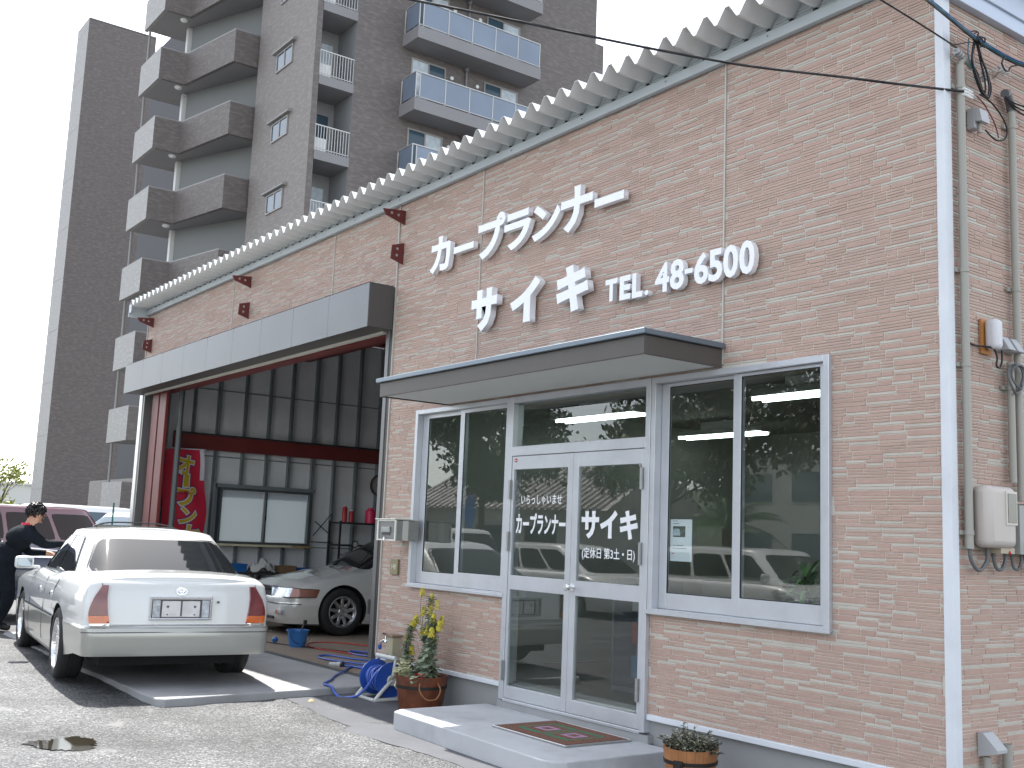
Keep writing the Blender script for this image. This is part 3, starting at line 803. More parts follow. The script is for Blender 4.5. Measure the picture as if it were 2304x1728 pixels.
for k in range(-4, 6):
    z = zsl + k * ST
    if z < 5: continue
    # recessed balcony
    b = MB(); b.box(xc - 1.47, xc + 0.03, ry0 + 0.013, ry1 - 0.013, z - 0.34, z); T(b, 'balcony_slab', M_slabgrey)
    b = MB(); b.box(xc - 0.06, xc - 0.02, ry0 + 0.013, ry1 - 0.013, z + 0.94, z + 0.98); b.box(xc - 0.05, xc - 0.03, ry0 + 0.013, ry1 - 0.013, z + 0.08, z + 0.11)
    rl = T(b, 'railing', M_rail)
    b = MB()
    for i in range(13):
        yy = ry0 + 0.04 + i * (ry1 - ry0 - 0.08) / 12; b.box(xc - 0.05, xc - 0.03, yy - 0.011, yy + 0.011, z, z + 0.94)
    T(b, 'baluster', M_rail, rl)['kind'] = 'stuff'
    ap_window(xc - 1.48, ry0 + 0.12, z + 0.05, 1.1, 1.95, 'x', 0 if k % 2 else 1)
    if k in (0, 1, -1):
        b = MB(); b.box(xc - 0.75, xc - 0.3, ry0 + 0.12, ry0 + 0.60, z, z + 0.6); b.box(xc - 0.298, xc - 0.28, ry0 + 0.16, ry0 + 0.50, z + 0.08, z + 0.5); T(b, 'air_conditioner', M_lamp, bevel=0.02)
    # glass balcony
    zt = z - 0.25
    y0, y1, x1 = 13.62, 19.35, xc + 1.12
    b = MB(); b.box(xc, x1, y0, y1, zt - 0.47, zt); T(b, 'balcony_slab', M_slabgrey)
    b = MB()
    b.box(x1 - 0.07, x1 - 0.02, y0 + 0.03, y1 - 0.03, zt + 1.0, zt + 1.04); b.box(xc, x1 - 0.07, y0 + 0.03, y0 + 0.08, zt + 1.0, zt + 1.04); b.box(xc, x1 - 0.07, y1 - 0.08, y1 - 0.03, zt + 1.0, zt + 1.04)
    ys_ = [y0 + 0.05, y0 + 0.22] + [y0 + 0.25 + (y1 - y0 - 0.3) * i / 5 for i in range(1, 6)]
    for yy in ys_: b.box(x1 - 0.06, x1 - 0.03, yy - 0.018, yy + 0.018, zt, zt + 1.0)
    b.box(x1 - 0.06, x1 - 0.03, y0 + 0.05, y1 - 0.05, zt + 0.06, zt + 0.09)
    b.box(xc, xc + 0.03, y0 + 0.04, y0 + 0.07, zt, zt + 1.0)
    rl = T(b, 'railing', M_rail)
    for a, c in zip(ys_[1:], ys_[2:]):
        b = MB(); b.box(x1 - 0.051, x1 - 0.041, a + 0.025, c - 0.025, zt + 0.10, zt + 0.985); T(b, 'glass_panel', M_balglass, rl)
    b = MB(); b.box(xc + 0.15, x1 - 0.08, y0 + 0.045, y0 + 0.055, zt + 0.10, zt + 0.985); T(b, 'glass_panel', M_balglass, rl)
    ap_window(xc + 0.0, 14.02, zt + 0.02, 1.55, 2.02, 'x', k % 2)
    ap_window(xc + 0.0, 17.38, zt + 0.02, 1.65, 2.02, 'x', 1)
    b = MB()
    for yy, zz in ((15.85, 1.72), (17.05, 1.72)): b.cyl((xc, yy, zt + zz), (xc + 0.07, yy, zt + zz), 0.075, 14)
    T(b, 'vent_caps', M_lamp)
    b = MB(); b.cyl((xc + 0.08, 16.5, zt), (xc + 0.08, 16.5, zt + ST - 0.47), 0.04, 8); b.cyl((xc + 0.08, 16.5, zt + ST - 0.62), (xc + 0.08, 16.5, zt + ST - 0.5), 0.09, 8); T(b, 'drain_pipe', M_slabgrey)
    # small windows on the street wall
    zw = 16.82 + k * ST
    b = MB(); b.box(-37.56, -36.02, yW + 0.001, yW + 0.02, zw - 0.05, zw + 0.75)
    ap_window(-37.5, yW - 0.001, zw, 1.42, 0.75, 'y', 2)
    b = MB(); b.prism([(yW - 0.16, zw + 0.80), (yW - 0.16, zw + 0.86), (yW - 0.002, zw + 0.93), (yW - 0.002, zw + 0.80)], -37.75, -35.85, 'x'); T(b, 'window_hood', M_cope)
b = MB(); b.box(xc + 0.0, xc + 0.04, 15.0, 15.06, -1.9, 5); T(b, 'drain_pipe', M_slabgrey)

# ---- access galleries (part of the same block)
P0, P1, P2, P3, P4 = (-46.0, 7.38), (-43.35, 7.38), (-43.30, 8.45), (-39.70, 9.15), (-39.70, 11.2)
plan = [P0, P1, P2, P3, P4, (-46.0, 11.2)]
def strip(b, a, c, t, z0, z1):
    """wall panel between plan points a and c, thickness t inwards (to the left of a->c)"""
    d = Vector((c[0] - a[0], c[1] - a[1])); d.normalize(); nrm = Vector((-d.y, d.x)) * t
    b.prism([a, c, (c[0] + nrm.x, c[1] + nrm.y), (a[0] + nrm.x, a[1] + nrm.y)], z0, z1)
for k in range(-6, 4):
    zt = 19.18 + 3.0 * k
    z0 = zt - 1.33 if k > -6 else -1.9
    b = MB(); strip(b, P0, P1, 0.15, z0, zt); T(b, 'gallery_parapet', M_tile_pale_lit)
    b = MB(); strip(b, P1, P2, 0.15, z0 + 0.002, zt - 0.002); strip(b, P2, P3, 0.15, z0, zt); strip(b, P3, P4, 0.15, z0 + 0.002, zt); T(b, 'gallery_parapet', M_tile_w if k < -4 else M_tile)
    b = MB()
    for a, c in ((P0, P1), (P1, P2), (P2, P3), (P3, P4)): strip(b, a, c, 0.2, zt + 0.001, zt + 0.05)
    T(b, 'gallery_coping', M_cope)
    if k > -6:
        b = MB(); b.prism([(p[0] + (0.14 if i in (0, 5) else -0.14 if i in (1, 2) else -0.15), p[1] + (0.14 if i < 4 else 0)) for i, p in enumerate(plan)], z0 + 0.01, z0 + 0.22); T(b, 'gallery_floor', M_slabgrey)
        b = MB(); b.lathe([(0.0, -0.10), (0.12, -0.09), (0.16, -0.04), (0.16, 0.0)], 16, (-43.75, 8.35, z0 + 0.008)); T(b, 'ceiling_lamp', M_lamp, smooth=60)
    # pale pier and inner wall
    b = MB(); b.box(-44.55, -44.30, 8.75, 9.0, z0 + 0.22 if k > -6 else -1.9, zt + 1.67); T(b, 'pillar', mat('pale_pillar', (0.62, 0.62, 0.60), 0.6))
    b = MB(); b.box(-41.25, -41.0, 10.55, 10.60, zt + 0.0, zt + 0.85); b.box(-40.85, -40.6, 10.55, 10.60, zt + 0.5, zt + 0.85); T(b, 'sky_gap_panel', mat('pale_sky_gap', (0.75, 0.76, 0.76), 0.5))  # pale panels stand in for bright sky seen through a gap
b = MB(); strip(b, (-44.2, 8.9), (-39.9, 10.65), 0.15, -1.9, 31); T(b, 'gallery_inner_wall', mat('gallery_grey', (0.19, 0.195, 0.195), 0.7))
b = MB(); b.box(-46.3, -39.45, 11.2, 12.6, -1.9, 31); T(b, 'stair_core', mat('stair_core_shade', (0.06, 0.06, 0.065), 0.8))  # near-black colour stands for the shade inside the stairs
b = MB(); b.box(-46.0, -39.45, 11.0, 23.0, -1.9, 30.5); T(b, 'wall', M_tile)
b = MB(); b.cyl((-46.25, 7.7, -1.9), (-46.25, 7.7, 24.0), 0.055, 8); T(b, 'drain_pipe', M_cope)
# ---- tall shaft at the far left, own roofline
b = MB(); b.box(-79.2, -76.2, 12.01, 16.7, -1.9, 34.55); b.box(-79.22, -76.18, 11.99, 16.72, 34.56, 34.66); T(b, 'stair_shaft', M_tile)
zz = -1.9
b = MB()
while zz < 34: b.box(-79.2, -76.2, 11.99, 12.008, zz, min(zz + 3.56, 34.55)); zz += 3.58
T(b, 'shaft_end_panel', M_tile_pale_lit)  # narrow end face coloured paler so that it looks lit
b = MB(); b.box(-59.5, -46.05, 10.5, 12.5, 0.35, 1.75); T(b, 'low_wing', M_tile_w)
b = MB(); b.box(-59.5, -46.05, 10.9, 12.5, -1.9, 0.345); b.box(-57.4, -46.35, 11.2, 12.55, 1.8, 25.0); T(b, 'low_wing', mat('stair_core_shade', (0.06, 0.06, 0.065), 0.8))  # tall dark box is an added backing for the shaded stair interior
# far houses
M_far = mat('far_render', (0.62, 0.62, 0.58), 0.8, vary=0.05, vscale=0.3)
b = MB(); b.box(-14, 14, -5, 5, 0, 4.6); b.box(-14.2, 14.2, -5.2, 5.2, 4.6, 4.8)
o = thing('far_building', 'low pale building far off beyond the street tree', 'building', (-110, 17, -1.9), 1.35)
b.obj('wall', M_far, o)
for i in range(5):
    b = MB(); b.box(-12 + i * 5, -10 + i * 5, -5.03, -5.0, 1.4, 2.8); w_ = b.obj('window', M_apglass, o)
# ------------------------------------------------------------------ vehicles
def interp(tab, x):
    if x <= tab[0][0]: return tab[0][1]
    for (a, va), (c, vc) in zip(tab, tab[1:]):
        if x <= c:
            t = (x - a) / (c - a); t = t * t * (3 - 2 * t) * 0.5 + t * 0.5
            return va + (vc - va) * t
    return tab[-1][1]
def superring(a, bb, n, m, N):
    """outline points of a rounded rectangle, evenly spaced, symmetric about y = 0, from the front round the left side"""
    D = []
    K = 400
    for i in range(K + 1):
        t = PI * i / K
        c, s_ = math.cos(t), math.sin(t)
        D.append((a * math.copysign(abs(c) ** (2 / n), c), bb * abs(s_) ** (2 / m)))
    L = [0]
    for p, q in zip(D, D[1:]): L.append(L[-1] + math.hypot(q[0] - p[0], q[1] - p[1]))
    out = []
    j = 0
    for i in range(N // 2 + 1):
        d = L[-1] * i / (N // 2)
        while j < K - 1 and L[j + 1] < d: j += 1
        t = (d - L[j]) / max(1e-9, L[j + 1] - L[j])
        out.append((D[j][0] + (D[j + 1][0] - D[j][0]) * t, D[j][1] + (D[j + 1][1] - D[j][1]) * t))
    half = out
    return half + [(x, -y) for x, y in reversed(half[1:-1])]
def roundring(a, bb, rf, rr, bow, N, nose=0.10):
    """car outline seen from above: rounded corners, bowed front and tail"""
    D = []
    def bx(y, s_): return s_ * (a - (bow if s_ < 0 else nose) * (y / bb) ** 2)
    for i in range(61):
        y = (bb - rf) * i / 60; D.append((bx(y, 1), y))
    cxf = bx(bb - rf, 1) - rf
    for i in range(1, 40):
        t = PI / 2 * i / 40; D.append((cxf + rf * math.cos(t), bb - rf + rf * math.sin(t)))
    cxr = bx(bb - rr, -1) + rr
    for i in range(201):
        D.append((cxf + (cxr - cxf) * i / 200, bb))
    for i in range(1, 40):
        t = PI / 2 * i / 40; D.append((cxr - rr * math.sin(t), bb - rr + rr * math.cos(t)))
    for i in range(61):
        y = (bb - rr) * (1 - i / 60); D.append((bx(y, -1), y))
    L = [0]
    for p, q in zip(D, D[1:]): L.append(L[-1] + math.hypot(q[0] - p[0], q[1] - p[1]))
    # denser sampling round the corners
    out = []; K = len(D) - 1; j = 0; M = N // 2
    dens = [0]
    for k in range(1, K + 1):
        corner = 61 <= k <= 101 or 299 <= k <= 342
        dens.append(dens[-1] + (L[k] - L[k - 1]) * (3.0 if corner else 1.0))
    for i in range(M + 1):
        d = dens[-1] * i / M
        while j < K - 1 and dens[j + 1] < d: j += 1
        t = (d - dens[j]) / max(1e-9, dens[j + 1] - dens[j])
        out.append((D[j][0] + (D[j + 1][0] - D[j][0]) * t, D[j][1] + (D[j + 1][1] - D[j][1]) * t))
    out[0] = (D[0][0], 0.0); out[-1] = (D[-1][0], 0.0)
    return out + [(x, -y) for x, y in reversed(out[1:-1])]
def car_body(xr, xf, W, zlow, top, side_in, rear_in, front_in, zfix, n=9, m=7, N=180, crown=0.05, lower_z=0.5, shoulder=0.05, ring=None, low=None, taper=None):
    mid, half = (xr + xf) / 2, (xf - xr) / 2
    R = ring(half, W, N) if ring else superring(half, W, n, m, N)
    levels = [('z', z) for z in zfix] + [('t', t) for t in (0.25, 0.5, 0.7, 0.84, 0.93, 0.98, 1.0)]
    b = MB()
    V = []
    zf = zfix[-1]
    for kind, val in levels:
        for (x, y) in R:
            tx = top(x + mid)
            if kind == 'z': z = min(max(val, low(x + mid)) if low else val, tx)
            else: z = zf + (tx - zf) * val
            ux = x / half
            wgt = min(1, max(0, (abs(ux) - 0.80) / 0.2)); wgt = wgt * wgt
            xx = x + mid - (front_in(z) if ux > 0 else -rear_in(z)) * wgt
            yy = y / W * (W - side_in(z)) * (taper(x + mid) if taper else 1)
            if kind == 't':
                e = max(0, (val - 0.84) / 0.16)
                yy -= math.copysign(shoulder * e * e, yy) * min(1, abs(yy) / (0.3 * W))
                xx -= math.copysign(shoulder * 0.6 * e * e, ux) * wgt
            V.append((xx, yy, z))
    nl = len(levels)
    F = []; Mi = []
    for k in range(nl - 1):
        for j in range(N):
            j2 = (j + 1) % N
            F.append((k * N + j, k * N + j2, (k + 1) * N + j2, (k + 1) * N + j))
            zz = (V[k * N + j][2] + V[(k + 1) * N + j][2]) / 2
            Mi.append(1 if zz < lower_z else 0)
    # top cap rows pairing left and right
    base = (nl - 1) * N
    K = 8
    rows = []
    for j in range(0, N // 2 + 1):
        Lp = V[base + j]; Rp = V[base + (N - j) % N]
        if j in (0, N // 2): rows.append([base + j] * (K + 1)); continue
        row = [base + j]
        for k in range(1, K):
            t = k / K
            s_ = 1 - abs(2 * t - 1) ** 2.4
            lim = min(1, abs(Lp[1]) / (0.5 * W))
            V.append((Lp[0], Lp[1] + (Rp[1] - Lp[1]) * t, Lp[2] + crown * s_ * lim))
            row.append(len(V) - 1)
        row.append(base + (N - j) % N)
        rows.append(row)
    for a, c in zip(rows, rows[1:]):
        for k in range(K):
            q = [a[k], a[k + 1], c[k + 1], c[k]]
            q2 = []
            for i in q:
                if i not in q2: q2.append(i)
            if len(q2) >= 3: F.append(tuple(q2)); Mi.append(0)
    F.append(tuple(range(N - 1, -1, -1))); Mi.append(1)
    b.v, b.f, b.m = V, F, Mi
    return b
def cut_arches(o, arches, r, W, inner, mdark):
    """open the wheel housings in the body shell"""
    b = MB()
    for (x, z) in arches:
        for s_ in (1, -1):
            b.lathe([(0.0001, 0.0), (r, 0.0), (r, W + 0.3 - inner), (0.0001, W + 0.3 - inner)], 48, (x, inner if s_ > 0 else -W - 0.3, z), 'y')
    c = b.obj('cutter', [mdark])
    bm = bmesh.new(); bm.from_mesh(c.data); bmesh.ops.remove_doubles(bm, verts=bm.verts, dist=0.0005); bmesh.ops.recalc_face_normals(bm, faces=bm.faces); bm.to_mesh(c.data); bm.free()
    bm = bmesh.new(); bm.from_mesh(o.data); bmesh.ops.remove_doubles(bm, verts=bm.verts, dist=0.00005); bmesh.ops.recalc_face_normals(bm, faces=bm.faces); bm.to_mesh(o.data); bm.free()
    c.matrix_world = Matrix.Identity(4)
    md = o.modifiers.new('arch', 'BOOLEAN'); md.operation = 'DIFFERENCE'; md.object = c; md.solver = 'EXACT'
    try: md.material_mode = 'TRANSFER'
    except Exception: pass
    par = o.parent; o.parent = None
    bpy.context.view_layer.update()
    dg = bpy.context.evaluated_depsgraph_get()
    me = bpy.data.meshes.new_from_object(o.evaluated_get(dg), depsgraph=dg)
    o.modifiers.clear(); o.data = me; o.parent = par
    bpy.data.objects.remove(c)
    me.shade_smooth(); me.set_sharp_from_angle(angle=math.radians(38))
class House:
    """greenhouse surface between the belt line and the roof"""
    def __init__(s, xb0, xb1, wb, zb, xt0, xt1, wt, zt, n=6, m=6):
        s.p = (xb0, xb1, wb, zb, xt0, xt1, wt, zt, n, m)
    def at(s, v):
        xb0, xb1, wb, zb, xt0, xt1, wt, zt, n, m = s.p
        g = v if v < 1 else 1
        c = lambda a, b_: a + (b_ - a) * g
        bul = math.sin(PI * min(1, v)) * 0.012
        return c(xb0, xt0) - bul, c(xb1, xt1) + bul, c(wb, wt) + bul, c(zb, zt)
    def side(s, x, v, off=0.0):
        x0, x1, w, z = s.at(v); mid, h = (x0 + x1) / 2, (x1 - x0) / 2
        u = min(0.999, abs((x - mid) / h))
        return Vector((x, w * (1 - u ** s.p[8]) ** (1 / s.p[9]) + off, z + off * 0.3))
    def end(s, y, v, off=0.0, rear=True):
        x0, x1, w, z = s.at(v); mid, h = (x0 + x1) / 2, (x1 - x0) / 2
        u = min(0.999, abs(y / w))
        dx = h * (1 - u ** s.p[9]) ** (1 / s.p[8])
        return Vector((mid - dx - off * 0.6, y, z + off * 0.8)) if rear else Vector((mid + dx + off * 0.6, y, z + off * 0.8))
    def shell(s, N=140, crown=0.05):
        V = []; F = []
        lv = [0, 0.15, 0.3, 0.45, 0.6, 0.75, 0.88, 0.96, 1.0]
        tops = [(0.05, 0.020), (0.12, 0.032)]
        rings = []
        for v in lv:
            x0, x1, w, z = s.at(v); mid, h = (x0 + x1) / 2, (x1 - x0) / 2
            R = superring(h, w, s.p[8], s.p[9], N)
            rings.append([(x + mid, y, z) for x, y in R])
        x0, x1, w, z = s.at(1.0); mid, h = (x0 + x1) / 2, (x1 - x0) / 2
        for ins, dz in tops:
            R = superring(h - ins, w - ins, s.p[8], s.p[9], N)
            rings.append([(x + mid, y, z + dz) for x, y in R])
        for r_ in rings: V += r_
        nl = len(rings)
        for k in range(nl - 1):
            for j in range(N):
                j2 = (j + 1) % N
                F.append((k * N + j, k * N + j2, (k + 1) * N + j2, (k + 1) * N + j))
        base = (nl - 1) * N; K = 8; rows = []
        for j in range(0, N // 2 + 1):
            Lp = V[base + j]; Rp = V[base + (N - j) % N]
            if j in (0, N // 2): rows.append([base + j] * (K + 1)); continue
            row = [base + j]
            lim = min(1, (abs(Lp[1]) / w))
            for k in range(1, K):
                t = k / K
                V.append((Lp[0], Lp[1] + (Rp[1] - Lp[1]) * t, Lp[2] + crown * (1 - abs(2 * t - 1) ** 2) * lim)); row.append(len(V) - 1)
            row.append(base + (N - j) % N); rows.append(row)
        for a, c in zip(rows, rows[1:]):
            for k in range(K):
                q2 = []
                for i in (a[k], a[k + 1], c[k + 1], c[k]):
                    if i not in q2: q2.append(i)
                if len(q2) >= 3: F.append(tuple(q2))
        b = MB(); b.v, b.f = V, F; b.m = [0] * len(F)
        return b
    def patch(s, q, off, where, ns=14, nt=8, rnd=0.05, mirror=1, shrink=0.0):
        """window patch; q = four corners in (coord, v): bl, br, tr, tl; where in side/rear/front"""
        b = MB(); V = []
        c0 = (sum(p[0] for p in q) / 4, sum(p[1] for p in q) / 4)
        hz = s.p[7] - s.p[3]
        q = [(p[0] - math.copysign(shrink, p[0] - c0[0]), p[1] - math.copysign(shrink / hz, p[1] - c0[1])) for p in q]
        for i in range(ns + 1):
            for j in range(nt + 1):
                s0, t0 = 2 * i / ns - 1, 2 * j / nt - 1
                s1 = s0 * (1 - rnd * t0 ** 8); t1 = t0 * (1 - rnd * 1.4 * s0 ** 8)
                a, c = (s1 + 1) / 2, (t1 + 1) / 2
                u = (q[0][0] * (1 - a) + q[1][0] * a) * (1 - c) + (q[3][0] * (1 - a) + q[2][0] * a) * c
                v = (q[0][1] * (1 - a) + q[1][1] * a) * (1 - c) + (q[3][1] * (1 - a) + q[2][1] * a) * c
                if where == 'side':
                    p = s.side(u, v, off); p.y *= mirror
                else: p = s.end(u, v, off, where == 'rear')
                V.append(tuple(p))
        b.add(V, [(i * (nt + 1) + j, (i + 1) * (nt + 1) + j, (i + 1) * (nt + 1) + j + 1, i * (nt + 1) + j + 1) for i in range(ns) for j in range(nt)])
        return b
M_tyre = mat('tyre', (0.018, 0.018, 0.019), 0.75, bump=0.3, bscale=60)
M_alloy = mat('alloy', (0.55, 0.55, 0.56), 0.28, 0.9)
M_alloy_l = mat('polished_rim', (0.78, 0.79, 0.80), 0.15, 0.95)
M_carglass = mat('tinted_glass', (0.012, 0.014, 0.016), 0.03, spec=0.35, coat=0.0)
M_lens_red = mat('red_lens', (0.15, 0.004, 0.008), 0.12, coat=0.8, vary=0.25, vscale=14)
M_lens_amb = mat('amber_lens', (0.62, 0.12, 0.01), 0.12, coat=0.8, vary=0.15, vscale=25)
M_lens_clr = mat('clear_lens', (0.62, 0.66, 0.70), 0.08, 0.3, coat=1.0, vary=0.35, vscale=22)
M_under = mat('underbody', (0.012, 0.012, 0.013), 0.9)
def wheel(parent, c, side, r, rr, w, nsp, mrim, deep=0.05, steer=0.0, spoke_w=0.05):
    b = MB()
    h = w / 2
    b.lathe([(rr, -h * 0.92), (rr + 0.01, -h), (r - 0.045, -h * 1.04), (r - 0.012, -h * 0.88), (r, -h * 0.70), (r, -h * 0.2), (r - 0.006, -h * 0.17), (r - 0.006, -h * 0.12), (r, -h * 0.10), (r, h * 0.10), (r - 0.006, h * 0.12), (r - 0.006, h * 0.17), (r, h * 0.2), (r, h * 0.70), (r - 0.012, h * 0.88), (r - 0.045, h * 1.04), (rr + 0.01, h), (rr, h * 0.92)], 56, (0, 0, 0), 'y')
    t = b.obj('wheel', M_tyre, parent, smooth=50, loc=c)
    t.rotation_euler = (0, 0, steer)
    b = MB()
    o_ = h * 0.94
    b.lathe([(rr + 0.004, o_ - 0.02), (rr + 0.006, o_), (rr - 0.012, o_ + 0.004), (rr - 0.02, o_ - 0.015), (rr - 0.035, o_ - deep), (rr - 0.045, -h * 0.9), (rr + 0.004, -h * 0.92)], 56, (0, 0, 0), 'y')
    for k in range(nsp):
        a = 2 * PI * k / nsp
        M = Matrix.Rotation(a, 4, 'Y')
        bb = MB(); sw = spoke_w
        yb = o_ - deep
        bb.add([(-sw * 0.75, yb - 0.03, 0.05), (sw * 0.75, yb - 0.03, 0.05), (sw * 0.75, yb + 0.008, 0.05), (-sw * 0.75, yb + 0.008, 0.05),
                (-sw * 0.5, yb - 0.02, rr - 0.028), (sw * 0.5, yb - 0.02, rr - 0.028), (sw * 0.42, yb + 0.018, rr - 0.028), (-sw * 0.42, yb + 0.018, rr - 0.028)],
               [(0, 1, 2, 3), (4, 7, 6, 5), (0, 4, 5, 1), (1, 5, 6, 2), (2, 6, 7, 3), (3, 7, 4, 0)])
        b.add([tuple(M @ Vector(p)) for p in bb.v], bb.f)
    b.lathe([(0.0, o_ - deep + 0.012), (0.045, o_ - deep + 0.012), (0.065, o_ - deep), (0.075, o_ - deep - 0.03)], 24, (0, 0, 0), 'y')
    rim = b.obj('rim', mrim, t, smooth=30, bevel=0.004)
    b = MB(); b.lathe([(0.0, -0.02), (rr - 0.05, -0.02)], 30, (0, 0, 0), 'y'); b.obj('brake_disc', M_under, t)
    if side < 0:
        rim.scale = (1, -1, 1)
    return t
def seam(b, pts, w=0.006):
    b.tube(pts, w / 2, 4)

# ---- white sedan
M_paint = mat('pearl_white_paint', (0.70, 0.715, 0.70), 0.28, 0.0, coat=1.0, spec=0.5)
M_silver = mat('silver_beige_paint', (0.40, 0.40, 0.365), 0.3, 0.35, coat=0.8)
M_seam = mat('panel_gap', (0.05, 0.05, 0.05), 0.8)
ang = math.atan2(0.1045, -0.9945)
sed = thing('sedan', 'white four-door sedan with silver lower body, seen from behind on the driveway', 'car', (-10.78, -1.83, -1.885), ang)
def C_(b, name, m, parent=None, **k): return b.obj(name, m, parent or sed, **k)
topT = [(-1.10, 0.955), (-0.9, 0.985), (-0.35, 1.0), (0.2, 0.985), (1.0, 0.93), (1.9, 0.945), (2.35, 0.92), (2.9, 0.86), (3.4, 0.77), (3.62, 0.70)]
sedtop = lambda x: interp(topT, x)
side_in = lambda z: interp([(0.18, 0.05), (0.26, 0.022), (0.40, 0.006), (0.55, 0.0), (0.56, 0.008), (0.70, 0.0), (0.80, 0.008), (0.90, 0.035), (1.0, 0.08)], z)
rear_in = lambda z: interp([(0.18, 0.16), (0.26, 0.05), (0.33, 0.01), (0.50, 0.0), (0.545, 0.012), (0.56, 0.085), (0.75, 0.10), (0.92, 0.125), (1.0, 0.16)], z)
front_in = lambda z: interp([(0.18, 0.12), (0.30, 0.02), (0.45, 0.0), (0.55, 0.03), (0.70, 0.10), (0.8, 0.2)], z)
zf = [0.19, 0.22, 0.26, 0.30, 0.34, 0.40, 0.46, 0.50, 0.53, 0.545, 0.555, 0.57, 0.62]
b = car_body(-1.10, 3.72, 0.895, 0.19, sedtop, side_in, rear_in, front_in, zf, lower_z=0.555, crown=0.035, N=240, ring=lambda a, w, n_: roundring(a, w, 0.42, 0.085, 0.035, n_, 0.14), low=lambda x: interp([(-0.75, 0.31), (-0.45, 0.27), (0.0, 0.2), (3.0, 0.2)], x), taper=lambda x: 1 - 0.088 * min(1, max(0, -x / 1.1)) ** 1.3)
body = C_(b, 'body', [M_paint, M_silver], smooth=38)
cut_arches(body, [(0.0, 0.33), (2.78, 0.33)], 0.362, 0.9, 0.60, M_under)
b = MB(); b.box(-0.75, 3.5, -0.62, 0.62, 0.20, 0.5); C_(b, 'underbody', M_under)
for (x, sgn) in ((0.0, 1), (0.0, -1), (2.78, 1), (2.78, -1)):
    wheel(sed, (x, sgn * 0.775, 0.33), sgn, 0.33, 0.235, 0.225, 9 if x == 0 else 7, M_alloy_l, deep=0.035)
hs = House(-0.62, 2.42, 0.80, 0.90, 0.22, 1.52, 0.60, 1.365, n=6, m=8)
b = hs.shell(crown=0.032); C_(b, 'cabin', M_paint, smooth=50)
for w_, q in (('rear', [(-0.735, 0.16), (0.735, 0.16), (0.575, 0.90), (-0.575, 0.90)]), ('front', [(-0.72, 0.1), (0.72, 0.1), (0.56, 0.93), (-0.56, 0.93)])):
    b = hs.patch(q, 0.004, w_, 20, 8, 0.05); g_ = C_(b, 'window_surround', M_black_pl, smooth=60)
    b = hs.patch(q, 0.008, w_, 20, 8, 0.05, shrink=0.018); b.obj('rear_window' if w_ == 'rear' else 'windscreen', M_carglass, g_, smooth=60)
for sgn in (1, -1):
    q = [(-0.02, 0.13), (2.10, 0.10), (1.42, 0.90), (0.42, 0.90)]
    b = hs.patch(q, 0.004, 'side', 24, 8, 0.03, sgn); g_ = C_(b, 'window_surround', M_black_pl, smooth=60)
    q1 = [(0.02, 0.15), (0.92, 0.14), (0.94, 0.875), (0.45, 0.875)]
    q2 = [(0.965, 0.14), (2.02, 0.13), (1.40, 0.875), (0.985, 0.875)]
    for qq in (q1, q2):
        b = hs.patch(qq, 0.009, 'side', 14, 8, 0.03, sgn); b.obj('side_window', M_carglass, g_, smooth=60)
    b = MB(); b.tube([hs.side(x, 0.10, 0.012) * 1 if sgn > 0 else Vector((hs.side(x, 0.10, 0.012).x, -hs.side(x, 0.10, 0.012).y, hs.side(x, 0.10, 0.012).z)) for x in [0.0 + i * 0.15 for i in range(15)]], 0.008, 6)
    C_(b, 'chrome_strip', M_chrome, smooth=40)
    # seams and handles
    for xs_ in (0.60, 0.98, 2.05):
        b = MB(); seam(b, [(xs_ + (0.10 * (0.9 - z_) if xs_ > 0.7 else -0.25 * max(0, 0.62 - z_)), sgn * (0.895 - side_in(z_) + 0.0005), z_) for z_ in (0.27, 0.4, 0.5, 0.62, 0.75, 0.85, 0.90)] if xs_ != 0.60 else [(0.40, sgn * 0.888, 0.62), (0.36, sgn * 0.892, 0.72), (0.33, sgn * 0.885, 0.82), (0.22, sgn * 0.865, 0.90)], 0.007)
        C_(b, 'panel_seam', M_seam)
    for hx in (0.50, 1.30):
        b = MB(); b.lathe([(0.0, 0.0), (0.036, 0.0), (0.04, 0.006), (0.03, 0.012), (0.0, 0.012)], 16, (hx, sgn * 0.888 - (0.012 if sgn < 0 else 0), 0.745), 'y'); b.box(hx - 0.035, hx + 0.035, sgn * 0.90 - 0.004, sgn * 0.90 + 0.006, 0.74, 0.76)
        C_(b, 'door_handle', M_chrome, smooth=40)
    b = MB(); b.box(0.375, 2.4, sgn * 0.893, sgn * 0.899, 0.548, 0.560); C_(b, 'side_moulding', M_seam)
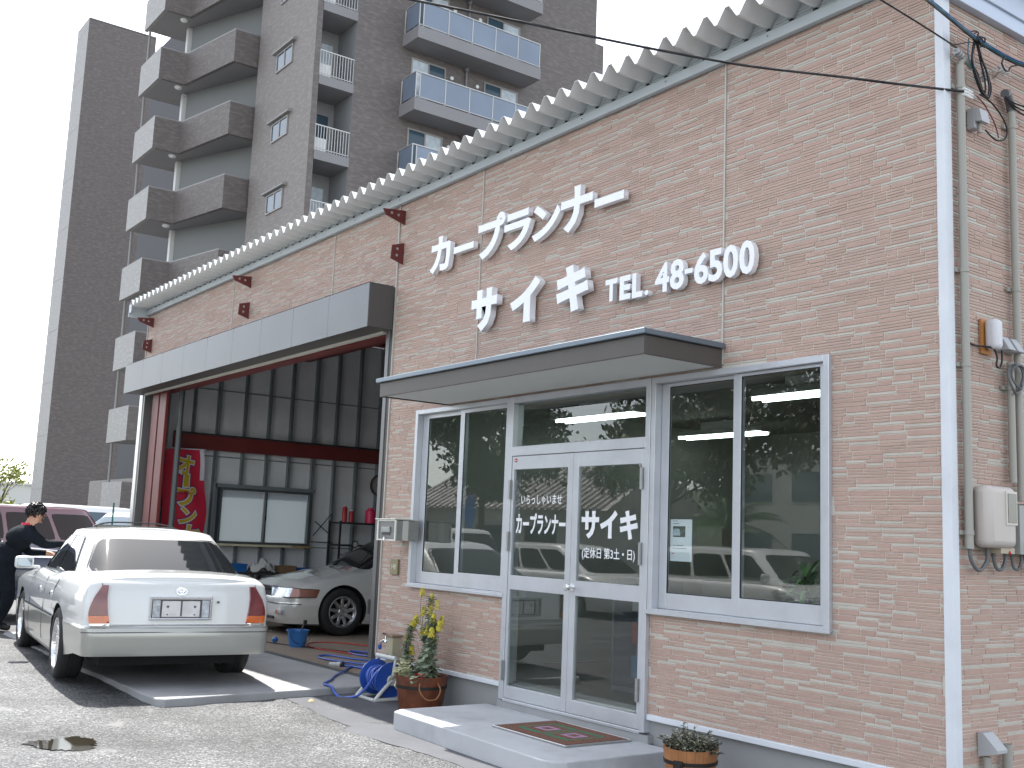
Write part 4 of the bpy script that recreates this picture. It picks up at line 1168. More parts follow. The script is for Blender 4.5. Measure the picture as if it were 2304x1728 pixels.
# tail lamps: tapered, wrapping the corner
for sgn in (1, -1):
    RING = roundring(2.41, 0.895, 0.42, 0.085, 0.035, 960, 0.14)[:481]
    def skin_pt(j, z_, off):
        def P(jj):
            x, y = RING[jj]; ux = x / 2.41
            w_ = min(1, max(0, (abs(ux) - 0.80) / 0.2)) ** 2
            tp_ = 1 - 0.088 * min(1, max(0, -(x + 1.31) / 1.1)) ** 1.3
            return Vector((x + 1.31 + rear_in(z_) * w_, y / 0.895 * (0.895 - side_in(z_)) * tp_))
        a_, c_ = P(max(0, j - 1)), P(min(480, j + 1)); t_ = (c_ - a_).normalized(); p_ = P(j)
        n_ = Vector((-t_.y, t_.x))
        if n_.y < 0 and p_.x > -0.9: n_ = -n_
        if n_.x > 0 and p_.x < -1.0: n_ = -n_
        return (p_.x + n_.x * off, sgn * (p_.y + n_.y * off), z_)
    arc = [0.0]
    for j_ in range(480, 0, -1): arc.append(arc[-1] + math.hypot(RING[j_][0] - RING[j_ - 1][0], RING[j_][1] - RING[j_ - 1][1]))
    def at_arc(d, z_, off):
        k_ = 0
        while k_ < 479 and arc[k_ + 1] < d: k_ += 1
        t_ = (d - arc[k_]) / max(1e-9, arc[k_ + 1] - arc[k_])
        p_, q_ = Vector(skin_pt(480 - k_, z_, off)), Vector(skin_pt(479 - k_, z_, off))
        return tuple(p_.lerp(q_, t_))
    def tail(z0, z1, off=0.010, mm=M_lens_red, nm='tail_lamp', par=None):
        b = MB(); V = []; W2 = []
        n_z = 8; n_y = 12
        for i in range(n_z):
            z_ = z0 + (z1 - z0) * i / (n_z - 1)
            k = min(1.0, max(0.0, (z_ - 0.585) / 0.33))
            d0 = 0.665 + 0.055 * k
            d1 = 0.665 + 0.055 * k + 0.175 * (1 - k ** 1.6) + 0.055 * k
            for j in range(n_y):
                dd_ = d0 + (d1 - d0) * j / (n_y - 1)
                V.append(at_arc(dd_, z_, off)); W2.append(at_arc(dd_, z_, -0.03))
        n_ = len(V); V = V + W2
        F = [(i * n_y + j, i * n_y + j + 1, (i + 1) * n_y + j + 1, (i + 1) * n_y + j) for i in range(n_z - 1) for j in range(n_y - 1)]
        F += [(n_ + q[0], n_ + q[3], n_ + q[2], n_ + q[1]) for q in list(F)]
        e = (n_z - 1) * n_y
        for j in range(n_y - 1): F += [(j, n_ + j, n_ + j + 1, j + 1), (e + j, e + j + 1, n_ + e + j + 1, n_ + e + j)]
        for i in range(n_z - 1): F += [(i * n_y, (i + 1) * n_y, n_ + (i + 1) * n_y, n_ + i * n_y), (i * n_y + n_y - 1, n_ + i * n_y + n_y - 1, n_ + (i + 1) * n_y + n_y - 1, (i + 1) * n_y + n_y - 1)]
        b.add(V, F)
        return b.obj(nm, mm, par or sed, smooth=40)
    tl = tail(0.655, 0.915)
    tail(0.588, 0.653, mm=M_lens_amb, nm='amber_indicator', par=tl)
    tail(0.566, 0.586, 0.013, mm=M_chrome, nm='lamp_trim', par=tl)
xr0 = -1.10
# plate housing
b = MB(); b.box(xr0 + 0.075, xr0 + 0.12, -0.255, 0.255, 0.635, 0.80)
ph = C_(b, 'plate_recess', mat('recess_dark', (0.10, 0.10, 0.10), 0.5))
b = MB()
for (a, c, p, q) in ((-0.275, 0.275, 0.795, 0.825), (-0.275, 0.275, 0.615, 0.635), (-0.275, -0.255, 0.635, 0.795), (0.255, 0.275, 0.635, 0.795)): b.box(xr0 + 0.055, xr0 + 0.115, a, c, p, q)
b.obj('plate_surround', M_chrome, ph, bevel=0.006, bseg=2)
for sgn in (1, -1):
    b = MB(); b.box(xr0 + 0.066, xr0 + 0.075, sgn * 0.185, sgn * 0.25, 0.64, 0.79); b.obj('reversing_lamp', M_lens_clr, ph)
b = MB(); b.box(xr0 + 0.063, xr0 + 0.072, -0.168, 0.168, 0.643, 0.785); pb = b.obj('plate_backing', mat('plate_grey', (0.72, 0.70, 0.70), 0.45, 0.1, vary=0.12, vscale=12), ph, bevel=0.006)
b = MB()
for y_ in (-0.12, 0.12): b.cyl((xr0 + 0.063, y_, 0.735), (xr0 + 0.058, y_, 0.735), 0.011, 10)
b.cyl((xr0 + 0.063, -0.12, 0.665), (xr0 + 0.060, -0.12, 0.665), 0.007, 8); b.cyl((xr0 + 0.063, 0.12, 0.665), (xr0 + 0.060, 0.12, 0.665), 0.007, 8)
b.obj('plate_bolts', mat('bolt_dark', (0.12, 0.12, 0.12), 0.5, 0.5), pb)
b = MB(); b.box(xr0 + 0.059, xr0 + 0.063, -0.007, 0.007, 0.65, 0.785); b.obj('plate_rib', MATS['recess_dark'], pb)
# oval emblem of three rings
def oval(b, cy, cz, ry, rz, r=0.0035, x=-1.012):
    b.tube([(x + 0.12 * (cz + rz * math.sin(2 * PI * i / 28) - 0.85), cy + ry * math.cos(2 * PI * i / 28), cz + rz * math.sin(2 * PI * i / 28)) for i in range(28)], r, 6, closed=True)
b = MB(); oval(b, 0, 0.868, 0.046, 0.028); oval(b, 0, 0.880, 0.029, 0.013, 0.003); oval(b, 0, 0.870, 0.012, 0.024, 0.003)
C_(b, 'emblem', M_chrome, smooth=40)
b = MB(); b.cyl((-1.01, -0.335, 0.775), (-1.004 - 0.02, -0.335, 0.775), 0.011, 12); C_(b, 'boot_lock', MATS['bolt_dark'])
# boot lid seams and bumper trim
b = MB(); seam(b, [(-1.005 + 0.11 * 0, s_ * 0.565, 0.585) if False else (xr0 + rear_in(z_) - 0.001, 0.575 + 0.085 * (z_ - 0.585) / 0.33, z_) for z_ in (0.57, 0.7, 0.8, 0.9)] if False else [(xr0 + rear_in(z_) - 0.0005, 0.645 + 0.035 * (z_ - 0.585) / 0.33, z_) for z_ in (0.57, 0.7, 0.8, 0.93)], 0.007)
seam(b, [(xr0 + rear_in(z_) - 0.0005, -0.645 - 0.035 * (z_ - 0.585) / 0.33, z_) for z_ in (0.57, 0.7, 0.8, 0.93)], 0.007)
stuff(C_(b, 'boot_seam', M_seam))
b = MB(); b.box(xr0 + 0.076, xr0 + 0.10, -0.60, 0.60, 0.566, 0.578); C_(b, 'boot_strip', M_chrome)
b = MB(); b.tube([(xr0 + 0.008 + 0.055 * max(0, (abs(y_) - 0.72) / 0.15) ** 2, y_, 0.515) for y_ in [-0.84 + i * 0.084 for i in range(21)]], 0.004, 6); C_(b, 'bumper_line', M_seam)
# mirror
for sgn in (1, -1):
    b = MB(); b.box(1.93, 2.03, sgn * 0.90, sgn * 1.09, 0.93, 1.06); mo = C_(b, 'door_mirror', M_paint, smooth=80, bevel=0.03, bseg=3)
    b = MB(); b.box(1.921, 1.9275, sgn * 0.925, sgn * 1.07, 0.950, 1.04); b.obj('mirror_glass', mat('mirror_glass', (0.25, 0.28, 0.30), 0.03, 0.9), mo, bevel=0.003)
    b = MB(); b.box(1.96, 2.03, sgn * 0.83, sgn * 0.91, 0.93, 0.965); b.obj('mirror_foot', M_paint, mo, bevel=0.01)
b = MB(); b.tube([(1.30 + 0.06 * (abs(y_) / 0.42) ** 2 * -1, y_, 1.432 + 0.055 * (1 - (abs(y_) / 0.44) ** 4) - 0.02) for y_ in [-0.44 + i * 0.055 for i in range(17)]], 0.009, 6)
b.box(1.24, 1.33, -0.40, 0.40, 1.405, 1.435)
C_(b, 'sunroof_deflector', mat('smoked_visor', (0.05, 0.055, 0.05), 0.15, coat=0.6), smooth=50)
# headlights for completeness
for sgn in (1, -1):
    b = MB(); b.box(3.50, 3.62, sgn * 0.42, sgn * 0.80, 0.58, 0.68); C_(b, 'headlight', M_lens_clr, bevel=0.02, bseg=2)

# ---- silver sedan in the garage, nose towards the yard
M_pearl = mat('silver_pearl_paint', (0.74, 0.74, 0.70), 0.26, 0.35, coat=1.0)
M_pearl2 = mat('grey_lower_paint', (0.30, 0.30, 0.28), 0.3, 0.4, coat=0.8)
s2_ = thing('sedan', 'silver sedan parked nose out inside the workshop with one wheel showing', 'car', (-14.62, 1.79 + 2.73, -1.846), -PI / 2)
def D_(b, name, m, parent=None, **k): return b.obj(name, m, parent or s2_, **k)
top2 = lambda x: interp([(-1.0, 0.95), (1.0, 0.90), (2.1, 0.92), (2.45, 0.86), (2.9, 0.775), (3.25, 0.70), (3.48, 0.60), (3.62, 0.52)], x)
side2 = lambda z: interp([(0.16, 0.05), (0.26, 0.02), (0.42, 0.0), (0.60, 0.0), (0.75, 0.012), (0.9, 0.05), (1.0, 0.09)], z)
front2 = lambda z: interp([(0.16, 0.09), (0.24, 0.02), (0.34, 0.0), (0.42, 0.01), (0.44, 0.035), (0.50, 0.04), (0.60, 0.09), (0.75, 0.2)], z)
b = car_body(-1.05, 3.62, 0.88, 0.16, top2, side2, rear_in, front2, [0.16, 0.18, 0.22, 0.26, 0.30, 0.34, 0.38, 0.42, 0.44, 0.46, 0.50], n=7, m=7, lower_z=-1, crown=0.045, shoulder=0.06)
bd = D_(b, 'body', [M_pearl, M_pearl], smooth=38)
cut_arches(bd, [(0.0, 0.33), (2.73, 0.33)], 0.365, 0.88, 0.58, M_under)
b = MB(); b.box(-0.9, 3.2, -0.6, 0.6, 0.22, 0.5); D_(b, 'underbody', M_under)
for (x, sgn) in ((0.0, 1), (0.0, -1), (2.73, 1), (2.73, -1)):
    wheel(s2_, (x, sgn * 0.77, 0.325), sgn, 0.325, 0.212, 0.205, 9, M_alloy, deep=0.03, spoke_w=0.042)
hs2 = House(-0.7, 2.40, 0.79, 0.86, 0.1, 1.45, 0.60, 1.38, n=6, m=8)
b = hs2.shell(crown=0.03); D_(b, 'cabin', M_pearl, smooth=50)
for w_, q in (('rear', [(-0.70, 0.14), (0.70, 0.14), (0.55, 0.92), (-0.55, 0.92)]), ('front', [(-0.75, 0.06), (0.75, 0.06), (0.575, 0.94), (-0.575, 0.94)])):
    b = hs2.patch(q, 0.006, w_, 20, 8, 0.04); D_(b, 'rear_window' if w_ == 'rear' else 'windscreen', M_carglass, smooth=60)
for sgn in (1, -1):
    b = hs2.patch([(0.0, 0.13), (2.12, 0.10), (1.40, 0.90), (0.30, 0.90)], 0.006, 'side', 24, 8, 0.03, sgn); D_(b, 'side_window', M_carglass, smooth=60)
    b = MB(); b.box(0.37, 2.36, sgn * 0.876, sgn * 0.886, 0.30, 0.50); D_(b, 'side_cladding', M_pearl2, bevel=0.006)
    # headlamp: wedge following the nose corner
    b = MB(); V = []
    for i in range(9):
        t = i / 8
        y_ = 0.40 + 0.44 * min(1, t / 0.72)
        x_ = 3.545 - 0.055 * (t / 0.72) ** 2 if t < 0.72 else 3.49 - (t - 0.72) / 0.28 * 0.34
        y_ += 0.028 * max(0, (t - 0.72) / 0.28)
        V += [(x_ + 0.010, sgn * y_, 0.510 + 0.012 * t), (x_ - 0.03 - 0.02 * t, sgn * (y_ - 0.008), 0.635 + 0.02 * t - 0.075 * max(0, t - 0.6)), (x_ - 0.10, sgn * (y_ - 0.04), 0.635 + 0.01 * t - 0.07 * max(0, t - 0.6)), (x_ - 0.08, sgn * (y_ - 0.05), 0.50)]
    F = [(i * 4 + a, (i + 1) * 4 + a, (i + 1) * 4 + (a + 1) % 4, i * 4 + (a + 1) % 4) for i in range(8) for a in range(4)] + [(0, 1, 2, 3), (35, 34, 33, 32)]
    mi = [1 if i >= 5 else 0 for i in range(8) for a in range(4)] + [0, 1]
    b.v, b.f, b.m = V, F, mi
    hl = D_(b, 'headlight', [M_lens_clr, mat('marker_lens', (0.36, 0.15, 0.10), 0.12, 0.1, coat=0.8)], smooth=50)
    b = MB(); b.tube([V[i * 4] for i in range(9)], 0.006, 6); b.tube([V[i * 4 + 1] for i in range(9)], 0.005, 6); b.obj('lamp_trim', M_seam, hl)
    b = MB(); b.box(3.56, 3.602, sgn * 0.44, sgn * 0.74, 0.29, 0.345); fo = D_(b, 'fog_lamp', M_lens_clr, bevel=0.008)
    b = MB(); b.box(3.566, 3.606, sgn * 0.585, sgn * 0.62, 0.292, 0.343); b.obj('fog_amber', M_lens_amb, fo)
b = MB(); b.box(3.45, 3.563, -0.33, 0.33, 0.50, 0.635); gr = D_(b, 'grille', M_black_pl, bevel=0.01)
for k in range(5):
    b = MB(); b.box(3.561, 3.575 - 0.004 * k, -0.31, 0.31, 0.515 + k * 0.024, 0.525 + k * 0.024); b.obj('grille_bar', M_chrome, gr)
b = MB(); b.box(3.48, 3.576, -0.35, 0.35, 0.633, 0.650); b.box(3.50, 3.58, -0.35, -0.335, 0.50, 0.633); b.box(3.50, 3.58, 0.335, 0.35, 0.50, 0.633); b.obj('grille_surround', M_chrome, gr, bevel=0.006)
b = MB(); b.box(3.56, 3.606, -0.42, 0.42, 0.295, 0.34); D_(b, 'intake', M_black_pl)
b = MB(); b.box(3.56, 3.606, -0.50, 0.50, 0.215, 0.255); D_(b, 'lower_intake', M_black_pl, bevel=0.006)
b = MB(); b.tube([(3.62 - 0.012 - 0.30 * max(0, (abs(y_) - 0.55) / 0.33) ** 3, y_, 0.43) for y_ in [-0.86 + i * 0.086 for i in range(21)]], 0.006, 6); D_(b, 'bumper_moulding', M_seam)
b = MB(); b.box(2.85, 2.95, 0.70, 0.76, 0.745, 0.772); D_(b, 'fender_lamp', M_chrome, bevel=0.01, bseg=2)

# ---- box vans and minivans
def minivan(name, label, cat, loc, rz, L, W, H, paint, hood=0.75, belt=0.95, group=None, slope=0.5, glass=M_carglass, rake=0.12):
    r_ = thing(name, label, cat, loc, rz, group)
    tp = lambda x: interp([(-0.8, belt), (L - 0.8 - hood - 0.25, belt), (L - 0.8 - hood * 0.6, belt - 0.04), (L - 0.84, belt - 0.2)], x)
    fi = lambda z: interp([(0.2, 0.08), (0.35, 0.0), (0.55, 0.02), (0.8, 0.14)], z)
    ri = lambda z: interp([(0.2, 0.05), (0.3, 0.0), (0.9, 0.02)], z)
    b = car_body(-0.8, L - 0.8, W / 2, 0.2, tp, side_in, ri, fi, [0.2, 0.3, 0.4, 0.5, 0.55, 0.6], n=9, m=8, N=100, lower_z=0.0, crown=0.03)
    bd_ = b.obj('body', [paint, paint], r_, smooth=38)
    cut_arches(bd_, [(0.0, 0.3), (L - 1.65, 0.3)], 0.33, W / 2, W / 2 - 0.25, M_under)
    for x in (0.0, L - 1.65):
        for sgn in (1, -1): wheel(r_, (x, sgn * (W / 2 - 0.11), 0.3), sgn, 0.3, 0.18, 0.17, 6, M_alloy, deep=0.03)
    h = House(-0.76, L - 0.8 - hood * 0.55, W / 2 - 0.06, belt - 0.03, -0.76 + rake, L - 0.8 - hood - slope, W / 2 - 0.17, H - 0.05, n=9, m=9)
    b = h.shell(100, 0.03); b.obj('cabin', paint, r_, smooth=50)
    x1b, x1t = L - 0.8 - hood * 0.55, L - 0.8 - hood - slope
    for w_ in ('rear', 'front'):
        q = [(-W / 2 + 0.16, 0.08 if w_ == 'front' else 0.15), (W / 2 - 0.16, 0.08 if w_ == 'front' else 0.15), (W / 2 - 0.27, 0.90), (-W / 2 + 0.27, 0.90)]
        b = h.patch(q, 0.006, w_, 12, 6, 0.05); b.obj('rear_window' if w_ == 'rear' else 'windscreen', glass, r_, smooth=60)
    for sgn in (1, -1):
        n3 = 3
        xa = -0.55
        for k in range(n3):
            fa, fb = k / n3 + 0.015, (k + 1) / n3 - 0.015
            bl_, br_ = xa + (x1b - 0.25 - xa) * fa, xa + (x1b - 0.25 - xa) * fb
            tl_, tr_ = xa + 0.08 + (x1t - 0.15 - xa) * fa, xa + 0.08 + (x1t - 0.15 - xa) * fb
            b = h.patch([(bl_, 0.12), (br_, 0.12), (tr_, 0.86), (tl_, 0.86)], 0.006, 'side', 8, 6, 0.04, sgn); b.obj('side_window', glass, r_, smooth=60)
        b = MB(); b.box(L - 0.98, L - 0.83, sgn * (W / 2 - 0.42), sgn * (W / 2 - 0.06), 0.58, 0.74); b.obj('headlight', M_lens_clr, r_, bevel=0.02)
        b = MB(); b.box(-0.79, -0.74, sgn * (W / 2 - 0.17), sgn * (W / 2 - 0.04), 0.75, 1.0); b.obj('tail_lamp', M_lens_red, r_, bevel=0.01)
        b = MB(); b.box(x1b - 0.30, x1b - 0.22, sgn * (W / 2), sgn * (W / 2 + 0.16), belt, belt + 0.16); b.obj('door_mirror', paint, r_, bevel=0.02)
    return r_
M_maroon = mat('maroon_paint', (0.12, 0.024, 0.04), 0.28, 0.1, coat=1.0)
M_vwhite = mat('white_paint', (0.78, 0.78, 0.76), 0.3, coat=0.8)
M_navy = mat('navy_paint', (0.012, 0.022, 0.06), 0.22, coat=1.0)
M_tanglass = mat('grey_car_glass', (0.030, 0.020, 0.019), 0.3, spec=0.2)
mv = minivan('minivan', 'maroon minivan with brownish tinted windows behind the bending man', 'minivan', (-23.2, -1.75, -1.865), math.radians(118), 4.5, 1.7, 1.73, M_maroon, belt=1.0, glass=M_tanglass, slope=0.35, hood=0.5)
minivan('minivan', 'white minivan partly hidden by the workshop edge, nearer of two', 'minivan', (-29.6, 4.9, -1.865), math.radians(-60), 4.4, 1.7, 1.74, M_vwhite, belt=0.95, slope=0.7, hood=0.85, glass=M_apglass)
minivan('van', 'white high-roofed van beyond the nearer white minivan', 'van', (-33.5, 4.0, -1.865), math.radians(-60), 4.5, 1.7, 1.92, M_vwhite, belt=0.98, slope=0.5, hood=0.7, glass=M_apglass)
nv = thing('off_roader', 'dark navy off-roader with open front door beside the bending man', 'car', (-17.9, -3.6, -1.865), math.radians(82))
b = car_body(-0.8, 3.1, 0.82, 0.3, lambda x: interp([(-0.8, 1.08), (1.6, 1.08), (2.0, 1.04), (3.0, 0.98)], x), side_in, rear_in, front_in, [0.3, 0.4, 0.5, 0.6, 0.7, 0.8], n=9, m=8, N=100, lower_z=0.0)
bd_ = b.obj('body', [M_navy, M_navy], nv, smooth=38)
cut_arches(bd_, [(0.0, 0.36), (2.4, 0.36)], 0.40, 0.82, 0.55, M_under)
for x in (0.0, 2.4):
    for sgn in (1, -1): wheel(nv, (x, sgn * 0.72, 0.36), sgn, 0.36, 0.2, 0.22, 6, M_alloy, deep=0.03)
h = House(-0.75, 1.72, 0.76, 1.05, -0.66, 1.36, 0.66, 1.72, n=10, m=9)
b = h.shell(100, 0.02); b.obj('cabin', M_navy, nv, smooth=50)
for sgn in (1, -1):
    for (a, c, ta, tc) in ((-0.6, 0.35, -0.52, 0.35), (0.42, 1.52, 0.42, 1.22)):
        b = h.patch([(a, 0.08), (c, 0.08), (tc, 0.88), (ta, 0.88)], 0.006, 'side', 10, 6, 0.03, sgn); b.obj('side_window', MATS['tinted_glass'], nv, smooth=60)
    b = MB(); b.box(-0.7, 2.9, sgn * 0.822, sgn * 0.832, 0.905, 0.93); b.obj('chrome_strip', M_chrome, nv)
    b = MB(); b.box(1.45, 1.5, sgn * 0.86, sgn * 0.96, 1.12, 1.45); b.obj('door_mirror', M_chrome, nv, bevel=0.015)
b = h.patch([(-0.66, 0.08), (0.66, 0.08), (0.57, 0.9), (-0.57, 0.9)], 0.006, 'front', 12, 6, 0.04); b.obj('windscreen', MATS['tinted_glass'], nv, smooth=60)
# ------------------------------------------------------------------ the man in dark overalls
man = thing('person', 'man in dark blue-black overalls with a red collar bending over beside the white sedan', 'person', (-15.3, -2.35, -1.87))
PO = Vector((-15.3, -2.35, -1.87))
J = {  # joints in world coordinates, radius
 'pelvis': ((-15.50, -2.26, -1.02), 0.175), 'waist': ((-15.48, -2.25, -0.88), 0.17), 'chest': ((-15.42, -2.21, -0.74), 0.17), 'upper': ((-15.34, -2.12, -0.60), 0.135),
 'neck': ((-15.29, -2.06, -0.50), 0.062), 'head0': ((-15.27, -2.01, -0.425), 0.085), 'head1': ((-15.26, -1.99, -0.345), 0.10), 'head2': ((-15.26, -2.0, -0.275), 0.075),
 'shl': ((-15.14, -2.08, -0.61), 0.092), 'ell': ((-15.02, -1.90, -0.74), 0.066), 'wrl': ((-15.0, -1.66, -0.72), 0.036),
 'shr': ((-15.55, -2.10, -0.62), 0.09), 'elr': ((-15.62, -1.98, -0.86), 0.058), 'wrr': ((-15.55, -1.75, -0.86), 0.036),
 'hipl': ((-15.38, -2.28, -1.08), 0.125), 'knl': ((-15.36, -2.20, -1.45), 0.09), 'anl': ((-15.38, -2.32, -1.78), 0.065), 'tol': ((-15.36, -2.14, -1.825), 0.045),
 'hipr': ((-15.62, -2.28, -1.08), 0.125), 'knr': ((-15.66, -2.22, -1.45), 0.09), 'anr': ((-15.70, -2.38, -1.78), 0.065), 'tor': ((-15.70, -2.20, -1.825), 0.045),
 'hdl': ((-14.99, -1.58, -0.735), 0.034), 'hdr': ((-15.53, -1.67, -0.875), 0.034)}
E_ = [('pelvis', 'waist'), ('waist', 'chest'), ('chest', 'upper'), ('upper', 'neck'), ('neck', 'head0'), ('head0', 'head1'), ('head1', 'head2'),
      ('upper', 'shl'), ('shl', 'ell'), ('ell', 'wrl'), ('wrl', 'hdl'), ('upper', 'shr'), ('shr', 'elr'), ('elr', 'wrr'), ('wrr', 'hdr'),
      ('pelvis', 'hipl'), ('hipl', 'knl'), ('knl', 'anl'), ('anl', 'tol'), ('pelvis', 'hipr'), ('hipr', 'knr'), ('knr', 'anr'), ('anr', 'tor')]
names = list(J)
pts = [Vector(J[k][0]) - PO for k in names]; rad = [J[k][1] for k in names]
edges = [(names.index(a), names.index(c)) for a, c in E_]
# fingers as short chains rooted in each palm
for hd, wr, sx in (('hdl', 'wrl', 1), ('hdr', 'wrr', -1)):
    p = Vector(J[hd][0]) - PO; d = (p - (Vector(J[wr][0]) - PO)).normalized()
    sd_ = d.cross(Vector((0, 0, 1))).normalized()
    for k, (o_, ln) in enumerate(((-0.030, 0.055), (-0.010, 0.068), (0.010, 0.064), (0.029, 0.05))):
        a = p + sd_ * o_ + d * 0.03; c = a + d * ln * 0.6 - Vector((0, 0, 0.008)); e = c + d * ln * 0.4 - Vector((0, 0, 0.03))
        i0 = len(pts); pts += [a, c, e]; rad += [0.0105, 0.009, 0.0075]
        edges += [(names.index(hd), i0), (i0, i0 + 1), (i0 + 1, i0 + 2)]
    a = p - sd_ * 0.038 * sx - d * 0.01; c = a - sd_ * 0.02 * sx + d * 0.035 - Vector((0, 0, 0.015))
    i0 = len(pts); pts += [a, c]; rad += [0.013, 0.010]; edges += [(names.index(hd), i0), (i0, i0 + 1)]
me = bpy.data.meshes.new('body'); me.from_pydata([tuple(p) for p in pts], edges, [])
ob = bpy.data.objects.new('body', me); COL.objects.link(ob)
sk = ob.modifiers.new('skin', 'SKIN'); sk.use_smooth_shade = True
for i, r_ in enumerate(rad):
    v = me.skin_vertices[0].data[i]; v.radius = (r_, r_); v.use_root = (i == 0)
ss = ob.modifiers.new('sub', 'SUBSURF'); ss.levels = 2; ss.render_levels = 2
bpy.context.view_layer.update()
dg = bpy.context.evaluated_depsgraph_get()
m2 = bpy.data.meshes.new_from_object(ob.evaluated_get(dg), depsgraph=dg)
ob.modifiers.clear(); ob.data = m2; ob.parent = man
M_over = mat('dark_overalls', (0.006, 0.009, 0.014), 0.9, spec=0.2, vary=0.3, vscale=6, bump=0.8, bscale=9, bdist=0.03)
M_skin = mat('skin', (0.50, 0.27, 0.18), 0.5, vary=0.05)
M_shoe = mat('shoe', (0.02, 0.02, 0.02), 0.5)
m2.materials.clear()
for m_ in (M_over, M_skin, M_shoe): m2.materials.append(m_)
hp = Vector(J['head1'][0]) - PO; npz = Vector(J['neck'][0]) - PO
for p in m2.polygons:
    c = p.center
    k = 0
    if (c - hp).length < 0.175 and c.z > npz.z - 0.01: k = 1
    for w_ in ('wrl', 'wrr'):
        h_ = Vector(J['hdl' if w_ == 'wrl' else 'hdr'][0]) - PO; ww = Vector(J[w_][0]) - PO
        if (c - h_).length < 0.16 and (c - ww).dot(h_ - ww) > -0.0005: k = 1
    if c.z < 0.085: k = 2
    p.material_index = k
    p.use_smooth = True
# face details on the side turned to the engine bay (+y)
b = MB()
fc = hp + Vector((0.02, 0.085, -0.02))
b.add([fc + Vector(v) for v in ((-0.014, 0, 0.03), (0.014, 0, 0.03), (0.018, 0.0, -0.012), (-0.018, 0, -0.012), (0, 0.034, -0.008))], [(0, 1, 4), (1, 2, 4), (2, 3, 4), (3, 0, 4)])
b.obj('nose', M_skin, man, smooth=80)
for sx in (-1, 1):
    b = MB(); b.lathe([(0, -0.012), (0.010, -0.007), (0.012, 0), (0.010, 0.007), (0, 0.012)], 12, tuple(hp + Vector((0.03 * sx, 0.083, 0.02)))); b.obj('eye', M_black_pl, man, smooth=80)
    b = MB(); b.tube([hp + Vector((0.097 * sx, 0.0 + 0.02 * math.cos(a), -0.012 + 0.032 * math.sin(a))) for a in [2 * PI * i / 10 for i in range(10)]], 0.008, 6, closed=True); b.obj('ear', M_skin, man, smooth=80)
b = MB(); b.tube([fc + Vector((x, 0.003 - 3 * x * x, -0.042)) for x in (-0.024, -0.012, 0, 0.012, 0.024)], 0.005, 6); b.obj('mouth', mat('lips', (0.32, 0.12, 0.09), 0.5), man)
# hair: shaggy black cap of locks
random.seed(4)
b = MB()
hc = hp + Vector((0, -0.012, 0.035))
for i in range(620):
    th = random.uniform(0, 2 * PI); ph = math.acos(random.uniform(-0.5, 1))
    n_ = Vector((math.sin(ph) * math.cos(th), math.sin(ph) * math.sin(th), math.cos(ph)))
    if n_.y > 0.6 and n_.z < 0.05: continue
    p0 = hc + Vector((n_.x * 0.098, n_.y * 0.108, n_.z * 0.095))
    t = (Vector((random.uniform(-1, 1), random.uniform(-1, 1), random.uniform(-0.9, 0.3)))); t -= n_ * t.dot(n_); t.normalize()
    L = random.uniform(0.03, 0.06)
    sidev = n_.cross(t) * 0.009
    p1 = p0 + t * L * 0.6 + n_ * 0.022; p2 = p0 + t * L + n_ * 0.012
    b.add([p0 - sidev, p0 + sidev, p1 + sidev * 0.8, p1 - sidev * 0.8, p2, p0 - n_ * 0.02], [(0, 1, 2, 3), (3, 2, 4), (0, 5, 1), (0, 3, 5), (1, 5, 2), (2, 5, 4), (3, 4, 5)])
b.lathe([(0.0, 0.097), (0.05, 0.085), (0.085, 0.05), (0.098, 0.0), (0.094, -0.04), (0.0, -0.045)], 20, tuple(hc))
b.obj('hair', mat('black_hair', (0.012, 0.010, 0.010), 0.35), man, smooth=40)
b = MB(); np_ = Vector(J['neck'][0]) - PO
b.lathe([(0.075, -0.05), (0.088, -0.04), (0.082, 0.0), (0.070, 0.03), (0.066, 0.02)], 20, tuple(np_ + Vector((0, -0.02, 0.0))))
b.obj('collar', mat('red_shirt', (0.60, 0.03, 0.07), 0.7), man, smooth=60)
# ------------------------------------------------------------------ things along the shop front
def G_(root):
    L = root.location
    def f(b, name, m, parent=None, **k):
        b.v = [(x - L[0], y - L[1], z - L[2]) for x, y, z in b.v]
        return b.obj(name, m, parent or root, **k)
    return f
def catmull(P, n=8, closed=False):
    P = [Vector(p) for p in P]; out = []
    N = len(P)
    rng = range(N if closed else N - 1)
    for i in rng:
        p0 = P[i - 1] if (i > 0 or closed) else P[0]; p1 = P[i]; p2 = P[(i + 1) % N]; p3 = P[(i + 2) % N] if (i + 2 < N or closed) else P[-1]
        for k in range(n):
            t = k / n
            out.append(0.5 * ((2 * p1) + (p2 - p0) * t + (2 * p0 - 5 * p1 + 4 * p2 - p3) * t * t + (3 * p1 - p0 - 3 * p2 + p3) * t ** 3))
    if not closed: out.append(P[-1])
    return out
M_stainless = mat('stainless', (0.40, 0.40, 0.39), 0.38, 0.75, vary=0.08, vscale=25)
M_pale_metal = mat('pale_edge', (0.66, 0.66, 0.60), 0.4, 0.3)
mb = thing('mailbox', 'stainless steel mailbox with pale rim fixed beside the garage opening', 'mailbox', (-9.07, 0, -0.4)); f = G_(mb)
b = MB(); b.box(-9.24, -8.90, -0.255, -0.012, -0.487, -0.30); f(b, 'box', M_stainless, bevel=0.003)
b = MB(); b.box(-9.222, -8.915, -0.262, -0.2555, -0.475, -0.312); dr = f(b, 'door', mat('mailbox_door', (0.20, 0.20, 0.20), 0.45, 0.5), bevel=0.002)
b = MB()
for (a, c, p, q) in ((-9.245, -9.222, -0.492, -0.295), (-8.915, -8.895, -0.492, -0.295), (-9.222, -8.915, -0.492, -0.477), (-9.222, -8.915, -0.31, -0.295)): b.box(a, c, -0.272, -0.2555, p, q)
f(b, 'rim', M_pale_metal, bevel=0.002)
